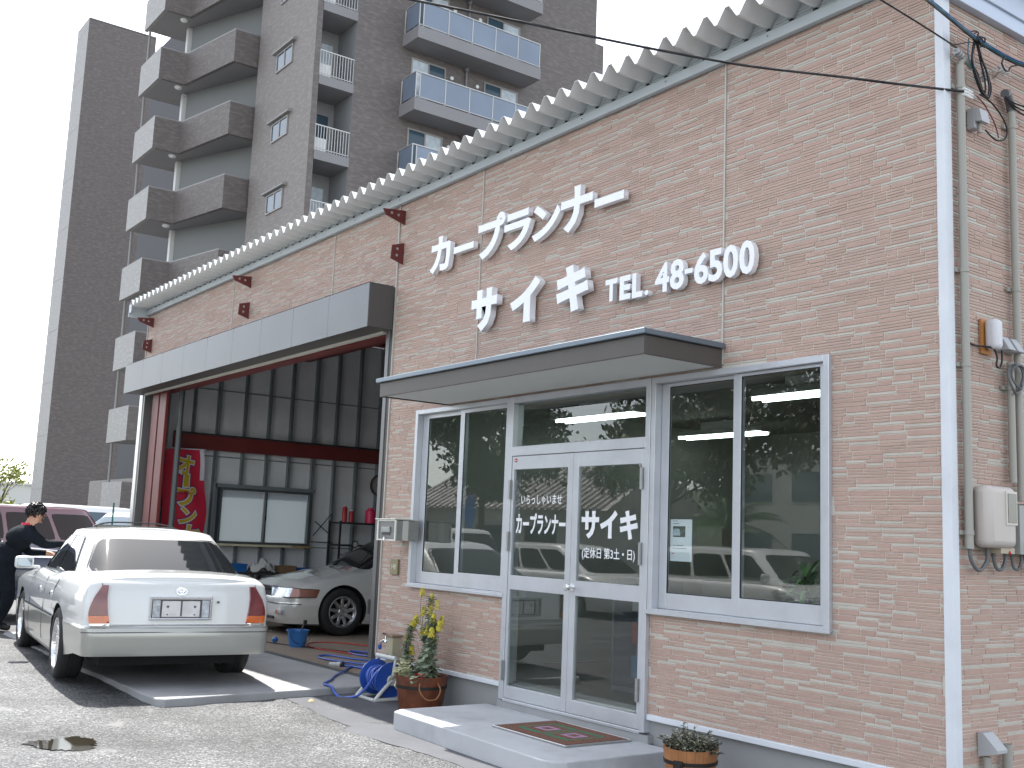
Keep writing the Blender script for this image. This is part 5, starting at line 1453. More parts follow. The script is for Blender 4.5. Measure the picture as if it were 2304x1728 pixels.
b = MB(); b.box(-9.27, -8.89, -0.285, -0.012, -0.2945, -0.284); f(b, 'lid', M_pale_metal, bevel=0.002)
b = MB(); b.box(-9.16, -9.00, -0.276, -0.2625, -0.412, -0.362); b2 = f(b, 'name_slot', M_stainless, bevel=0.002)
b = MB(); b.box(-9.15, -9.01, -0.2775, -0.2763, -0.402, -0.370); f(b, 'name_card', mat('name_card', (0.30, 0.33, 0.31), 0.4), b2)
b = MB(); b.box(-9.155, -9.005, -0.268, -0.2625, -0.440, -0.416); f(b, 'slot_shadow', M_black_pl)
b = MB(); b.cyl((-9.08, -0.272, -0.47), (-9.08, -0.285, -0.47), 0.012, 10); b.box(-9.086, -9.074, -0.286, -0.280, -0.49, -0.46); f(b, 'latch', M_chrome)
b = MB(); b.box(-8.8995, -8.896, -0.19, -0.13, -0.485, -0.30); f(b, 'side_strip', M_pale_metal)

np_ = thing('number_plate_sign', 'small brass coloured plate below the mailbox marked H8', 'sign', (-9.30, 0, -0.74)); f = G_(np_)
b = MB(); b.box(-9.375, -9.235, -0.030, -0.010, -0.815, -0.668); f(b, 'plate', mat('brass', (0.26, 0.235, 0.14), 0.45, 0.5, vary=0.08, vscale=12), bevel=0.002)
text_mesh('lettering', 'H8', mat('brass_light', (0.55, 0.54, 0.45), 0.4), np_, -9.345, -9.265, -0.765, -0.715, -0.030, 0.002, 0.01, world_off=(-9.30, 0, -0.74))

tp = thing('standpipe', 'beige standpipe post with chrome tap beside the garage jamb', 'tap', (-9.03, -0.14, -1.935)); f = G_(tp)
b = MB(); b.box(-9.085, -8.975, -0.19, -0.09, -1.96, -1.385); f(b, 'post', mat('post_beige', (0.37, 0.34, 0.24), 0.6, vary=0.04), bevel=0.004)
b = MB(); b.box(-9.095, -8.965, -0.20, -0.08, -1.384, -1.362); f(b, 'cap', mat('cap_brown', (0.20, 0.15, 0.10), 0.6), bevel=0.003)
b = MB()
b.tube([(-9.085, -0.14, -1.43), (-9.13, -0.15, -1.43), (-9.17, -0.16, -1.425), (-9.21, -0.17, -1.435), (-9.225, -0.175, -1.465)], 0.012, 10)
b.lathe([(0.0, -0.02), (0.018, -0.02), (0.02, 0.0), (0.012, 0.02), (0.007, 0.045), (0.007, 0.06)], 14, (-9.16, -0.158, -1.43)); b.box(-9.205, -9.12, -0.168, -0.150, -1.372, -1.360); b.cyl((-9.088, -0.14, -1.43), (-9.10, -0.143, -1.43), 0.022, 12)
f(b, 'tap', M_chrome, smooth=40)
b = MB(); b.box(-9.055, -9.035, -0.1925, -0.19, -1.57, -1.54); f(b, 'keyhole', M_black)
M_hose = mat('blue_hose', (0.055, 0.12, 0.46), 0.35, coat=0.3)
M_blue = mat('reel_blue', (0.02, 0.075, 0.36), 0.35, coat=0.3)
b = MB(); b.lathe([(0.0, 0.045), (0.018, 0.045), (0.019, 0.02), (0.014, 0.0)], 14, (-9.228, -0.177, -1.515)); cn = f(b, 'hose_connector', M_blue, smooth=40)
b = MB(); b.lathe([(0.014, 0.0), (0.017, -0.005), (0.017, -0.045), (0.013, -0.05)], 14, (-9.229, -0.178, -1.515)); b.obj('joint_ring', M_white_trim, cn)

rl = thing('hose_reel', 'blue garden hose reel on a white plastic stand beside the barrel planter', 'hose reel', (-9.0, -0.28, -1.933)); f = G_(rl)
RC = Vector((-8.96, -0.28, -1.745)); RX0, RX1 = -9.11, -8.82
def flange(x, s):
    b = MB(); b.lathe([(0.0, 0.0), (0.085, 0.006 * s), (0.150, 0.0), (0.158, 0.008 * s), (0.158, -0.008 * s), (0.150, -0.010 * s), (0.0, -0.010 * s)], 40, (x, RC.y, RC.z), 'x'); return b
f(flange(RX0, -1), 'flange', M_blue, smooth=40); f(flange(RX1, 1), 'flange', M_blue, smooth=40)
b = MB(); b.cyl((RX0, RC.y, RC.z), (RX1, RC.y, RC.z), 0.06, 20); f(b, 'drum', M_blue, smooth=40)
hp_ = []
turns = 11
for i in range(turns * 20):
    a = 2 * PI * i / 20; lay = i / (turns * 20)
    xx = RX0 + 0.03 + (RX1 - RX0 - 0.06) * (0.5 + 0.5 * math.sin(lay * 2 * PI * 1.5 - 1)); r_ = 0.085 + 0.035 * lay + 0.006 * math.sin(3 * a)
    hp_.append((xx, RC.y + r_ * math.cos(a), RC.z + r_ * math.sin(a)))
b = MB(); b.tube(hp_, 0.011, 8); f(b, 'wound_hose', M_hose, smooth=60)
M_reelw = mat('reel_white', (0.52, 0.54, 0.52), 0.45)
for x_, s_ in ((RX0 - 0.025, -1), (RX1 + 0.025, 1)):
    b = MB()
    for yy, hh in ((-0.16, 0.0), (0.14, 0.0)):
        b.tube([(x_, RC.y + yy * 1.05, -1.915), (x_, RC.y + yy * 0.5, -1.82), (x_, RC.y, RC.z)], 0.018, 8)
    b.tube([(x_, RC.y - 0.175, -1.915), (x_, RC.y + 0.155, -1.915)], 0.020, 8)
    b.tube([(x_, RC.y, RC.z), (x_, RC.y + 0.03, RC.z + 0.19)], 0.014, 8)
    b.lathe([(0.0, -0.012), (0.045, -0.012), (0.05, 0.0), (0.045, 0.012), (0.0, 0.012)], 20, (x_, RC.y, RC.z), 'x')
    f(b, 'side_frame', M_reelw, smooth=50)
b = MB(); b.tube([(RX0 - 0.025, RC.y - 0.17, -1.915), (RX1 + 0.025, RC.y - 0.17, -1.915)], 0.017, 10); f(b, 'base_bar', M_reelw, smooth=50)
b = MB(); b.tube([(RX0 - 0.025, RC.y + 0.15, -1.915), (RX1 + 0.025, RC.y + 0.15, -1.915)], 0.017, 10); f(b, 'base_bar', M_reelw, smooth=50)
b = MB(); b.tube([(RX0 - 0.03, RC.y + 0.03, RC.z + 0.19), (RX1 + 0.03, RC.y + 0.03, RC.z + 0.19)], 0.022, 12); f(b, 'handle', M_reelw, smooth=50)

def hose_obj(name, label, cat, P, r, m, group=None):
    b = MB(); b.tube(catmull(P, 8), r, 8)
    o = b.obj(name, m, smooth=60); return tag(o, label, cat, group)
hose_obj('hose', 'short blue hose hanging from the chrome tap and curling back to the reel', 'hose',
         [(-9.229, -0.178, -1.565), (-9.235, -0.18, -1.66), (-9.29, -0.19, -1.75), (-9.42, -0.195, -1.822), (-9.52, -0.197, -1.838), (-9.50, -0.20, -1.838), (-9.38, -0.21, -1.815), (-9.25, -0.23, -1.78), (-9.12, -0.26, -1.74)], 0.011, M_hose)
fz = -1.837
hose_obj('hose', 'long blue hose running off the reel over the slab corner and coiling in the garage', 'hose',
         [(-8.87, -0.37, -1.65), (-8.86, -0.43, -1.70), (-8.90, -0.47, -1.80), (-9.0, -0.50, -1.89), (-9.10, -0.56, -1.922), (-9.15, -0.61, -1.922), (-9.215, -0.635, -1.89), (-9.245, -0.64, -1.85), (-9.30, -0.645, -1.838), (-9.40, -0.64, -1.842), (-9.50, -0.60, -1.843), (-9.58, -0.52, -1.843), (-9.70, -0.42, -1.843), (-9.94, -0.26, -1.843), (-10.2, -0.02, -1.836), (-10.5, 0.22, -1.835), (-10.35, 0.30, fz), (-10.1, 0.60, fz), (-9.95, 0.9, fz), (-10.3, 1.05, fz), (-11.1, 0.62, fz), (-11.55, 0.50, fz), (-11.45, 0.30, fz), (-10.9, 0.30, fz + 0.01), (-10.2, 0.65, fz + 0.012), (-9.95, 1.2, fz + 0.02),
          (-10.6, 1.45, fz), (-11.6, 1.15, fz), (-11.9, 0.95, fz), (-11.5, 0.85, fz), (-10.8, 1.10, fz + 0.01), (-10.1, 1.55, fz)], 0.0115, M_hose)
hose_obj('hose', 'blue hose end lying on the garage floor behind the spray nozzle', 'hose', [(-10.60, 0.19, -1.83), (-10.5, 0.30, fz), (-10.3, 0.45, fz), (-10.0, 0.75, fz)], 0.0115, M_hose)
hose_obj('air_hose', 'thin orange-red air hose looped on the garage floor', 'hose', [(-9.95, 1.9, fz), (-11.2, 1.75, fz), (-12.5, 1.45, fz), (-12.95, 1.1, fz), (-12.7, 0.75, fz), (-12.1, 0.72, fz), (-11.2, 1.0, fz), (-10.4, 1.4, fz), (-9.95, 1.6, fz)], 0.007, mat('orange_hose', (0.50, 0.035, 0.02), 0.4))
hose_obj('cable', 'thin black cable across the garage floor in front of the bucket', 'cable', [(-14.6, 0.10, fz), (-13.6, 0.32, fz), (-12.8, 0.50, fz), (-12.2, 0.75, fz), (-11.4, 1.05, fz), (-10.6, 1.35, fz), (-9.95, 1.7, fz)], 0.006, M_black)
nz_ = thing('spray_nozzle', 'grey and black spray nozzle lying on the shutter track', 'nozzle', (-10.67, 0.15, -1.83)); f = G_(nz_)
b = MB(); b.lathe([(0.0, -0.10), (0.022, -0.10), (0.026, -0.03), (0.020, -0.028), (0.020, -0.022), (0.028, -0.02), (0.032, 0.03)], 18, (0, 0, 0), 'x')
q_ = b.obj('barrel', M_reelw, nz_, smooth=40); q_.rotation_euler = (0, 0.0, 0.7)
b = MB(); b.lathe([(0.028, 0.03), (0.037, 0.032), (0.039, 0.055), (0.032, 0.062), (0.0, 0.055)], 18, (0, 0, 0), 'x'); q_ = b.obj('nozzle_head', M_black_pl, nz_, smooth=40); q_.rotation_euler = (0, 0.0, 0.7)
bk = thing('bucket', 'blue plastic bucket with a brush handle sticking out on the garage floor', 'bucket', (-12.62, 0.59, -1.847))
b = MB(); b.lathe([(0.0, 0.0), (0.098, 0.0), (0.128, 0.19), (0.143, 0.192), (0.143, 0.205), (0.125, 0.203), (0.095, 0.012), (0.0, 0.012)], 32); M_bkt = mat('bucket_blue', (0.03, 0.17, 0.46), 0.35, coat=0.2); b.obj('pail', M_bkt, bk, smooth=40)
b = MB(); b.tube([(0.10, 0.13 * math.cos(a) * 1.08 + 0.0, 0.17 - 0.13 * math.sin(a)) for a in [PI * i / 14 for i in range(15)]], 0.004, 6); b.obj('handle', M_black_pl, bk)
b = MB(); b.tube([(0.0, -0.02, 0.08), (0.0, 0.10, 0.31)], 0.010, 8); b.box(-0.012, 0.012, 0.07, 0.11, 0.27, 0.32); b.obj('brush', M_black_pl, bk, smooth=50)
b = MB(); b.lathe([(0.0, -0.038), (0.025, -0.032), (0.038, -0.01), (0.040, 0.012), (0.026, 0.034), (0.0, 0.038)], 14, (-13.10, 0.51, -1.808)); tag(b.obj('cap', M_bkt, smooth=30), 'small blue cap on the garage floor left of the bucket', 'cap')
b = MB(); b.lathe([(0.0, -0.014), (0.022, -0.01), (0.03, 0.004), (0.012, 0.02), (0.0, 0.022)], 7, (-8.98, -0.98, -1.92)); tag(b.obj('stone', mat('yellow_stone', (0.62, 0.50, 0.28), 0.8)), 'small yellowish stone on the asphalt near the slab corner', 'stone')

# ---- barrel planters
M_cedar = mat('stained_cedar', (0.135, 0.040, 0.016), 0.45, vary=0.35, vscale=9, coat=0.15)
M_pine = mat('pale_cedar', (0.36, 0.155, 0.06), 0.5, vary=0.25, vscale=9)
M_hoop = mat('black_hoop', (0.025, 0.022, 0.02), 0.5, 0.3)
M_soil = mat('soil', (0.035, 0.025, 0.018), 0.95, vary=0.3, vscale=30, bump=1, bscale=60)
def barrel(root, r0, r1, h, n, m, hz):
    for k in range(n):
        a0, a1 = 2 * PI * (k + 0.012) / n, 2 * PI * (k + 0.988) / n
        b = MB(); t = 0.016
        V = []
        for (z, r_) in ((0.0, r0), (h, r1)):
            for rr in (r_, r_ - t):
                for a in (a0, (a0 + a1) / 2, a1): V.append((rr * math.cos(a) , rr * math.sin(a), z))
        b.add(V, [(0, 1, 7, 6), (1, 2, 8, 7), (3, 9, 10, 4), (4, 10, 11, 5), (6, 7, 10, 9), (7, 8, 11, 10), (0, 3, 4, 1), (1, 4, 5, 2), (0, 6, 9, 3), (2, 5, 11, 8)])
        b.obj('stave', m, root)
    for z_, w_ in hz:
        r_ = r0 + (r1 - r0) * z_ / h
        b = MB(); b.lathe([(r_ + 0.001, -w_), (r_ + 0.006, -w_), (r_ + 0.008, w_), (r_ + 0.002, w_)], 48, (0, 0, z_)); b.obj('hoop', M_hoop, root, smooth=40)
    b = MB(); b.lathe([(0.0, h - 0.03), (r1 - 0.02, h - 0.035)], 24); b.obj('soil', M_soil, root)
p1 = thing('barrel_planter', 'dark stained wooden half barrel with rope handle and yellow rape flowers', 'planter', (-8.31, -0.265, -1.94))
barrel(p1, 0.185, 0.232, 0.305, 26, M_cedar, ((0.212, 0.013),))
aa = math.atan2(-0.62, 0.78) + 0.42
def onb(a, z, r_=0.245): return Vector((r_ * math.cos(a), r_ * math.sin(a), z))
b = MB(); b.tube(catmull([onb(aa - 0.36, 0.255, 0.226), onb(aa - 0.35, 0.20, 0.27), onb(aa - 0.15, 0.135, 0.29), onb(aa + 0.15, 0.135, 0.29), onb(aa + 0.35, 0.20, 0.27), onb(aa + 0.36, 0.255, 0.226)], 6), 0.007, 8); b.obj('rope_handle', mat('rope', (0.26, 0.115, 0.05), 0.8, vary=0.3, vscale=90), p1, smooth=60)
M_leaf_g = mat('kale_green', (0.24, 0.29, 0.20), 0.6, vary=0.3, vscale=14, island=0.3)
M_leaf_c = mat('kale_cream', (0.46, 0.46, 0.30), 0.6, vary=0.25, vscale=14, island=0.25)
M_leaf_p = mat('kale_purple', (0.14, 0.075, 0.11), 0.6, vary=0.3, vscale=14, island=0.3)
M_leaf_d = mat('stalk_green', (0.14, 0.19, 0.13), 0.6, vary=0.3, vscale=20, island=0.3)
M_yel = mat('rape_yellow', (0.60, 0.52, 0.06), 0.6, island=0.2)
M_lf_bright = mat('bright_leaf', (0.10, 0.27, 0.04), 0.5, island=0.2)
M_redfl = mat('red_petals', (0.42, 0.015, 0.015), 0.6, island=0.3)
random.seed(31)
def leaf(b, p, d, up, L, W, curl=0.3, ruffle=0.0):
    L *= 1.25; W *= 1.25; d = d.normalized(); s_ = d.cross(up)
    if s_.length < 1e-3: s_ = d.orthogonal()
    s_.normalize(); n_ = s_.cross(d)
    V = []
    for i, (t, w_) in enumerate(((0, 0.15), (0.35, 0.8), (0.7, 1.0), (1.0, 0.35))):
        c = p + d * L * t + n_ * (-curl * L * t * t)
        for sgn in (-1, 0, 1):
            V.append(c + s_ * sgn * W * 0.5 * w_ + n_ * (0.12 * W * abs(sgn) + ruffle * random.uniform(-1, 1)))
    b.add(V, [(i * 3 + j, i * 3 + j + 1, (i + 1) * 3 + j + 1, (i + 1) * 3 + j) for i in range(3) for j in (0, 1)])
def flower_head(b, c, n, spread, hgt):
    n = int(n * 1.7)
    for i in range(n):
        a = random.uniform(0, 2 * PI); z = random.uniform(-hgt, 0)
        r_ = 1.25 * spread * (0.35 + 0.65 * random.random()) * (0.5 + 0.5 * (-z / hgt))
        q = c + Vector((r_ * math.cos(a), r_ * math.sin(a), z))
        nrm = Vector((math.cos(a), math.sin(a), random.uniform(0.0, 1.2))).normalized()
        u_ = nrm.orthogonal().normalized(); v_ = nrm.cross(u_); w_ = random.uniform(0.006, 0.011)
        rot = random.uniform(0, PI)
        u2 = u_ * math.cos(rot) + v_ * math.sin(rot); v2 = nrm.cross(u2)
        for k in range(4):
            dd = (u2, v2, -u2, -v2)[k]; ss = (v2, -u2, -v2, u2)[k]
            b.add([q, q + dd * w_ * 0.8 + ss * w_ * 0.45 + nrm * 0.001, q + dd * w_ * 1.2, q + dd * w_ * 0.8 - ss * w_ * 0.45 + nrm * 0.001], [(0, 1, 2, 3)])
def stalk(base, top, heads, nl, m_leaf, bushy, zone):
    """one flowering kale plant: stem, leaves low down, side shoots with flowers"""
    pl = MB(); st_b = MB(); fl = MB(); sml = MB()
    base = Vector(base); top = Vector(top)
    mid = (base + top) / 2 + Vector((random.uniform(-0.02, 0.02), random.uniform(-0.02, 0.02), 0))
    pth = catmull([base, mid, top], 6)
    st_b.tube(pth, 0.008, 6, r1=0.0025)
    for i in range(int(nl * 1.5)):
        t = random.random() ** 1.2 * zone
        k = t * (len(pth) - 1); i0 = int(k); p = pth[i0].lerp(pth[min(i0 + 1, len(pth) - 1)], k - i0)
        a = random.uniform(0, 2 * PI); el = random.uniform(-0.2, 0.9)
        d = Vector((math.cos(a) * math.cos(el), math.sin(a) * math.cos(el), math.sin(el)))
        s_ = (1 - t / zone * 0.6) * bushy
        leaf(pl, p, d, Vector((0, 0, 1)), random.uniform(0.07, 0.12) * s_, random.uniform(0.06, 0.10) * s_, random.uniform(0.1, 0.7), 0.007)
    for i in range(int(nl * 2.2)):
        t = zone * 0.7 + random.random() * (0.95 - zone * 0.7)
        k = t * (len(pth) - 1); i0 = int(k); p = pth[i0].lerp(pth[min(i0 + 1, len(pth) - 1)], k - i0)
        a = random.uniform(0, 2 * PI); el = random.uniform(0.1, 0.9)
        d = Vector((math.cos(a) * math.cos(el), math.sin(a) * math.cos(el), math.sin(el)))
        leaf(sml, p, d, Vector((0, 0, 1)), random.uniform(0.025, 0.055), random.uniform(0.012, 0.022), 0.4, 0.003)
    for (dx, dy, dz, n) in heads:
        c = top + Vector((dx, dy, dz))
        t = random.uniform(0.35, 0.6); k = t * (len(pth) - 1); p = pth[int(k)]
        if abs(dx) + abs(dy) > 0.01: st_b.tube(catmull([p, p.lerp(c, 0.6) + Vector((dx * 0.3, dy * 0.3, -0.02)), c], 5), 0.0035, 5, r1=0.0018)
        flower_head(fl, c + Vector((0, 0, 0.01)), n, 0.030, 0.075)
        for i in range(8):
            tt = random.uniform(0.3, 0.95); q = p.lerp(c, tt); a = random.uniform(0, 2 * PI)
            leaf(sml, q, Vector((math.cos(a), math.sin(a), 0.7)), Vector((0, 0, 1)), random.uniform(0.015, 0.035), 0.006, 0.2)
    return pl, st_b, fl, sml
plants = [((-0.10, -0.09, 0.27), (-0.17, -0.02, 0.72), [(0, 0, 0.02, 70), (-0.10, 0.02, -0.10, 60), (0.04, -0.02, -0.19, 80), (-0.02, -0.05, -0.28, 90), (-0.05, 0.05, 0.05, 20)], 95, M_leaf_c, 1.0, 0.42, 'ornamental kale gone to flower with cream lower leaves'),
          ((0.0, 0.02, 0.27), (0.02, 0.05, 0.99), [(0, 0, 0, 26), (-0.20, 0.02, 0.04, 36), (0.09, 0.0, -0.05, 26), (-0.12, 0.0, -0.12, 50), (0.05, 0.04, -0.25, 40), (0.15, 0.02, -0.18, 40), (-0.24, 0.0, -0.20, 60), (-0.05, -0.03, -0.30, 40), (-0.17, 0.03, -0.30, 50), (0.02, -0.02, -0.10, 30)], 90, M_leaf_p, 0.95, 0.33, 'tallest flowering kale with purple lower leaves'),
          ((0.105, -0.05, 0.27), (0.14, 0.0, 0.80), [(0, 0, 0.02, 140), (0.07, 0.02, -0.03, 80), (-0.06, -0.01, -0.08, 120), (0.03, -0.03, -0.09, 120), (-0.02, 0.02, -0.14, 60)], 120, M_leaf_g, 1.05, 0.62, 'flowering kale with the densest yellow blossom')]
for base, top, heads, nl, ml, bush, zone, lab in plants:
    o = thing('flowering_kale', lab + ' in the dark barrel', 'plant', tuple(p1.location))
    for a_, nm, mm in zip(stalk(base, top, heads, nl, ml, bush, zone), ('leaf_mass', 'stem', 'blossom', 'small_leaves'), (ml, M_leaf_d, M_yel, M_leaf_d)):
        q_ = a_.obj(nm, mm, o)
        if nm != 'stem': q_['kind'] = 'stuff'
lowl = MB()
for i in range(26):
    a = random.uniform(0, 2 * PI); r_ = random.uniform(0.02, 0.14)
    leaf(lowl, Vector((r_ * math.cos(a), r_ * math.sin(a), 0.275)), Vector((math.cos(a), math.sin(a), random.uniform(0.2, 1.0))), Vector((0, 0, 1)), random.uniform(0.05, 0.10), random.uniform(0.025, 0.04), 0.5, 0.002)
o = lowl.obj('seedling_leaves', M_lf_bright, loc=tuple(p1.location)); tag(o, 'bright green low leaves at the front of the dark barrel', 'plant')
for (cx, cy, nm) in ((-0.17, -0.10, 'left'), (0.14, -0.10, 'right')):
    b = MB()
    for i in range(90):
        a = random.uniform(0, 2 * PI); r_ = 0.05 * math.sqrt(random.random()); c = Vector((cx + r_ * math.cos(a) * 1.2, cy + r_ * math.sin(a), 0.305 + random.uniform(-0.02, 0.03)))
        n_ = Vector((random.uniform(-1, 1), random.uniform(-1, 1), 1)).normalized(); u_ = n_.orthogonal().normalized(); v_ = n_.cross(u_); w_ = random.uniform(0.008, 0.014)
        b.add([c - u_ * w_, c - v_ * w_, c + u_ * w_, c + v_ * w_], [(0, 1, 2, 3)])
    o = b.obj('primrose', M_redfl, loc=tuple(p1.location)); tag(o, 'red primroses at the %s rim of the dark barrel' % ('tap side' if nm == 'left' else 'door side'), 'flowers', 'red primroses in the barrel')

p2 = thing('barrel_planter', 'small pale wooden barrel with a variegated bush right of the doorstep', 'planter', (-4.965, -0.36, -1.945))
barrel(p2, 0.135, 0.172, 0.275, 20, M_pine, ((0.195, 0.011), (0.05, 0.010)))
a2 = math.atan2(-0.98, 0.35)
b = MB(); c_ = onb(a2, 0.17, 0.172)
b.box(-0.03, 0.03, -0.012, 0.0, -0.01, 0.045); b.box(-0.022, 0.022, -0.02, -0.012, -0.02, 0.03); q_ = b.obj('handle_bracket', M_hoop, p2, loc=tuple(c_)); q_.rotation_euler = (0, 0, a2 + PI / 2)
b = MB(); b.tube([Vector((0.035 * math.cos(a), -0.016, -0.02 - 0.05 * abs(math.sin(a)))) for a in [PI * i / 10 for i in range(11)]], 0.004, 6); q_ = b.obj('ring_handle', M_hoop, p2, loc=tuple(c_)); q_.rotation_euler = (0, 0, a2 + PI / 2)
M_var1 = mat('variegated_leaf', (0.33, 0.33, 0.24), 0.6, island=0.35)
M_var2 = mat('dark_small_leaf', (0.065, 0.085, 0.055), 0.6, island=0.3)
o = thing('small_bush', 'low bush of small grey cream and green leaves in the pale barrel', 'plant', (-4.965, -0.36, -1.945))
lv = MB(); tw = MB()
for i in range(130):
    a = random.uniform(0, 2 * PI); r_ = random.random() ** 0.6
    d = Vector((math.cos(a) * r_, math.sin(a) * r_, random.uniform(0.45, 1.0))).normalized()
    L = random.uniform(0.07, 0.17); 
    if i < 4: d = Vector((0.9, -0.1 + 0.1 * i, 0.35)).normalized(); L = 0.19
    if i == 5: d = Vector((0.1, 0, 1)); L = 0.2
    base = Vector((math.cos(a) * 0.09 * r_, math.sin(a) * 0.09 * r_, 0.25)); tip = base + d * L + Vector((0, 0, -0.03 * r_))
    if i < 4: base = Vector((0.12, 0, 0.26)); tip = base + d * L * 0.7 - Vector((0, 0, 0.03))
    tw.tube([base, base.lerp(tip, 0.5) + Vector((0, 0, 0.01)), tip], 0.0018, 4)
    for k in range(20):
        t = random.uniform(0.25, 1.0); p = base.lerp(tip, t); aa_ = random.uniform(0, 2 * PI)
        lv.mi(0 if random.random() < 0.55 else 1)
        leaf(lv, p, Vector((math.cos(aa_), math.sin(aa_), random.uniform(-0.2, 0.8))), Vector((0, 0, 1)), random.uniform(0.012, 0.022), random.uniform(0.009, 0.014), 0.2)
lv.obj('leaf_mass', [M_var1, M_var2], o)['kind'] = 'stuff'; tw.obj('twigs', mat('twig', (0.07, 0.045, 0.03), 0.8), o)['kind'] = 'stuff'

# ---- door mat with woven squares
dm = thing('doormat', 'brown ribbed doormat with two green squares and pink centres on the doorstep', 'doormat', (-6.25, -0.36, -1.80), -0.02)
mw, mh = 0.42, 0.285
b = MB(); b.box(-mw, mw, -mh, mh, 0.0, 0.010); b.obj('backing', mat('mat_dark', (0.05, 0.038, 0.032), 0.9), dm)
M_mb = mat('mat_brown', (0.20, 0.095, 0.065), 0.9, vary=0.3, vscale=60, bump=0.6, bscale=160)
M_mg = mat('mat_green', (0.03, 0.22, 0.12), 0.85, vary=0.2, vscale=70)
M_mp = mat('mat_pink', (0.42, 0.26, 0.40), 0.85, vary=0.15, vscale=70)
nS = 42
for i in range(nS):
    x = -mw + 0.012 + (2 * mw - 0.024) * (i + 0.5) / nS; w_ = (2 * mw) / nS * 0.36
    b = MB()
    for j in range(16):
        y = -mh + 0.01 + (2 * mh - 0.02) * (j + 0.5) / 16
        u_ = (abs(x) - 0.155) / 0.135; v_ = y / 0.150
        mx_ = max(abs(u_), abs(v_)) if abs(x) > 0.01 else 9
        k = 0
        if 0.86 < mx_ < 1.08: k = 1
        elif abs(u_) < 0.52 and abs(v_) < 0.52 and not (abs(u_) < 0.22 and abs(v_) < 0.24): k = 2
        b.mi(k); b.box(x - w_, x + w_, y - (2 * mh) / 16 * 0.42, y + (2 * mh) / 16 * 0.42, 0.010, 0.0175)
    b.obj('rib', [M_mb, M_mg, M_mp], dm)
b = MB()
for (a, c, p, q) in ((-mw - 0.014, mw + 0.014, -mh - 0.014, -mh), (-mw - 0.014, mw + 0.014, mh, mh + 0.014), (-mw - 0.014, -mw, -mh, mh), (mw, mw + 0.014, -mh, mh)): b.box(a, c, p, q, 0.0, 0.016)
b.obj('metal_edge', M_steel, dm, bevel=0.003)

# ---- poster in the window
po = thing('poster', 'white notice sheet with a photo of a car taped inside the office window', 'poster', (-5.50, 0.055, -0.39)); f = G_(po)
b = MB(); b.box(-5.602, -5.392, 0.0555, 0.0565, -0.540, -0.248); f(b, 'sheet', mat('paper', (0.80, 0.82, 0.86), 0.8))
b = MB(); b.box(-5.575, -5.455, 0.0547, 0.0552, -0.372, -0.296); pf = f(b, 'photo_print', mat('print_dark', (0.055, 0.065, 0.06), 0.6, vary=0.5, vscale=40))
b = MB(); b.prism([(-5.572, -0.362), (-5.505, -0.362), (-5.505, -0.335), (-5.515, -0.315), (-5.555, -0.312), (-5.572, -0.325)], 0.0540, 0.0545, 'y'); f(b, 'printed_car', mat('print_pale', (0.42, 0.50, 0.55), 0.6, vary=0.3, vscale=60), pf)
b = MB()
for (a, c, z_) in ((-5.58, -5.53, -0.260), (-5.575, -5.515, -0.278), (-5.575, -5.470, -0.430), (-5.58, -5.44, -0.450)): b.box(a, c, 0.0548, 0.0552, z_ - 0.0025, z_ + 0.0025)
f(b, 'printed_lines', mat('ink', (0.25, 0.26, 0.30), 0.7))
b = MB(); b.box(-5.585, -5.563, 0.0548, 0.0552, -0.489, -0.483); f(b, 'red_print', mat('red_ink', (0.5, 0.08, 0.08), 0.7))

# ---- inside the office
M_tube = mat('lit_tube', (0.9, 0.95, 0.95), 0.5, emit=(0.86, 1.0, 0.95), estr=3.6)
M_fix = mat('lamp_housing', (0.65, 0.66, 0.64), 0.5)
for k, (xa, xb, y_, lab) in enumerate(((-9.0, -7.78, 1.75, 'twin-tube ceiling light seen through the transom above the door'), (-9.15, -7.92, 3.72, 'twin-tube ceiling light deepest in the office'), (-6.2, -4.98, 1.65, 'twin-tube ceiling light nearest the office corner window'))):
    o = thing('ceiling_light', lab, 'light', ((xa + xb) / 2, y_, 0.99), 0, 'twin-tube ceiling lights in the office'); f = G_(o)
    b = MB(); b.prism([(y_ - 0.10, 0.845), (y_ - 0.055, 0.905), (y_ + 0.055, 0.905), (y_ + 0.10, 0.845)], xa - 0.02, xb + 0.02, 'x'); b.box(xa + 0.3, xb - 0.3, y_ - 0.01, y_ + 0.01, 0.906, 0.998); f(b, 'housing', M_fix)
    for s_ in (-0.065, 0.065):
        b = MB(); b.cyl((xa, y_ + s_, 0.828), (xb, y_ + s_, 0.828), 0.015, 10); f(b, 'tube', M_tube, smooth=50)
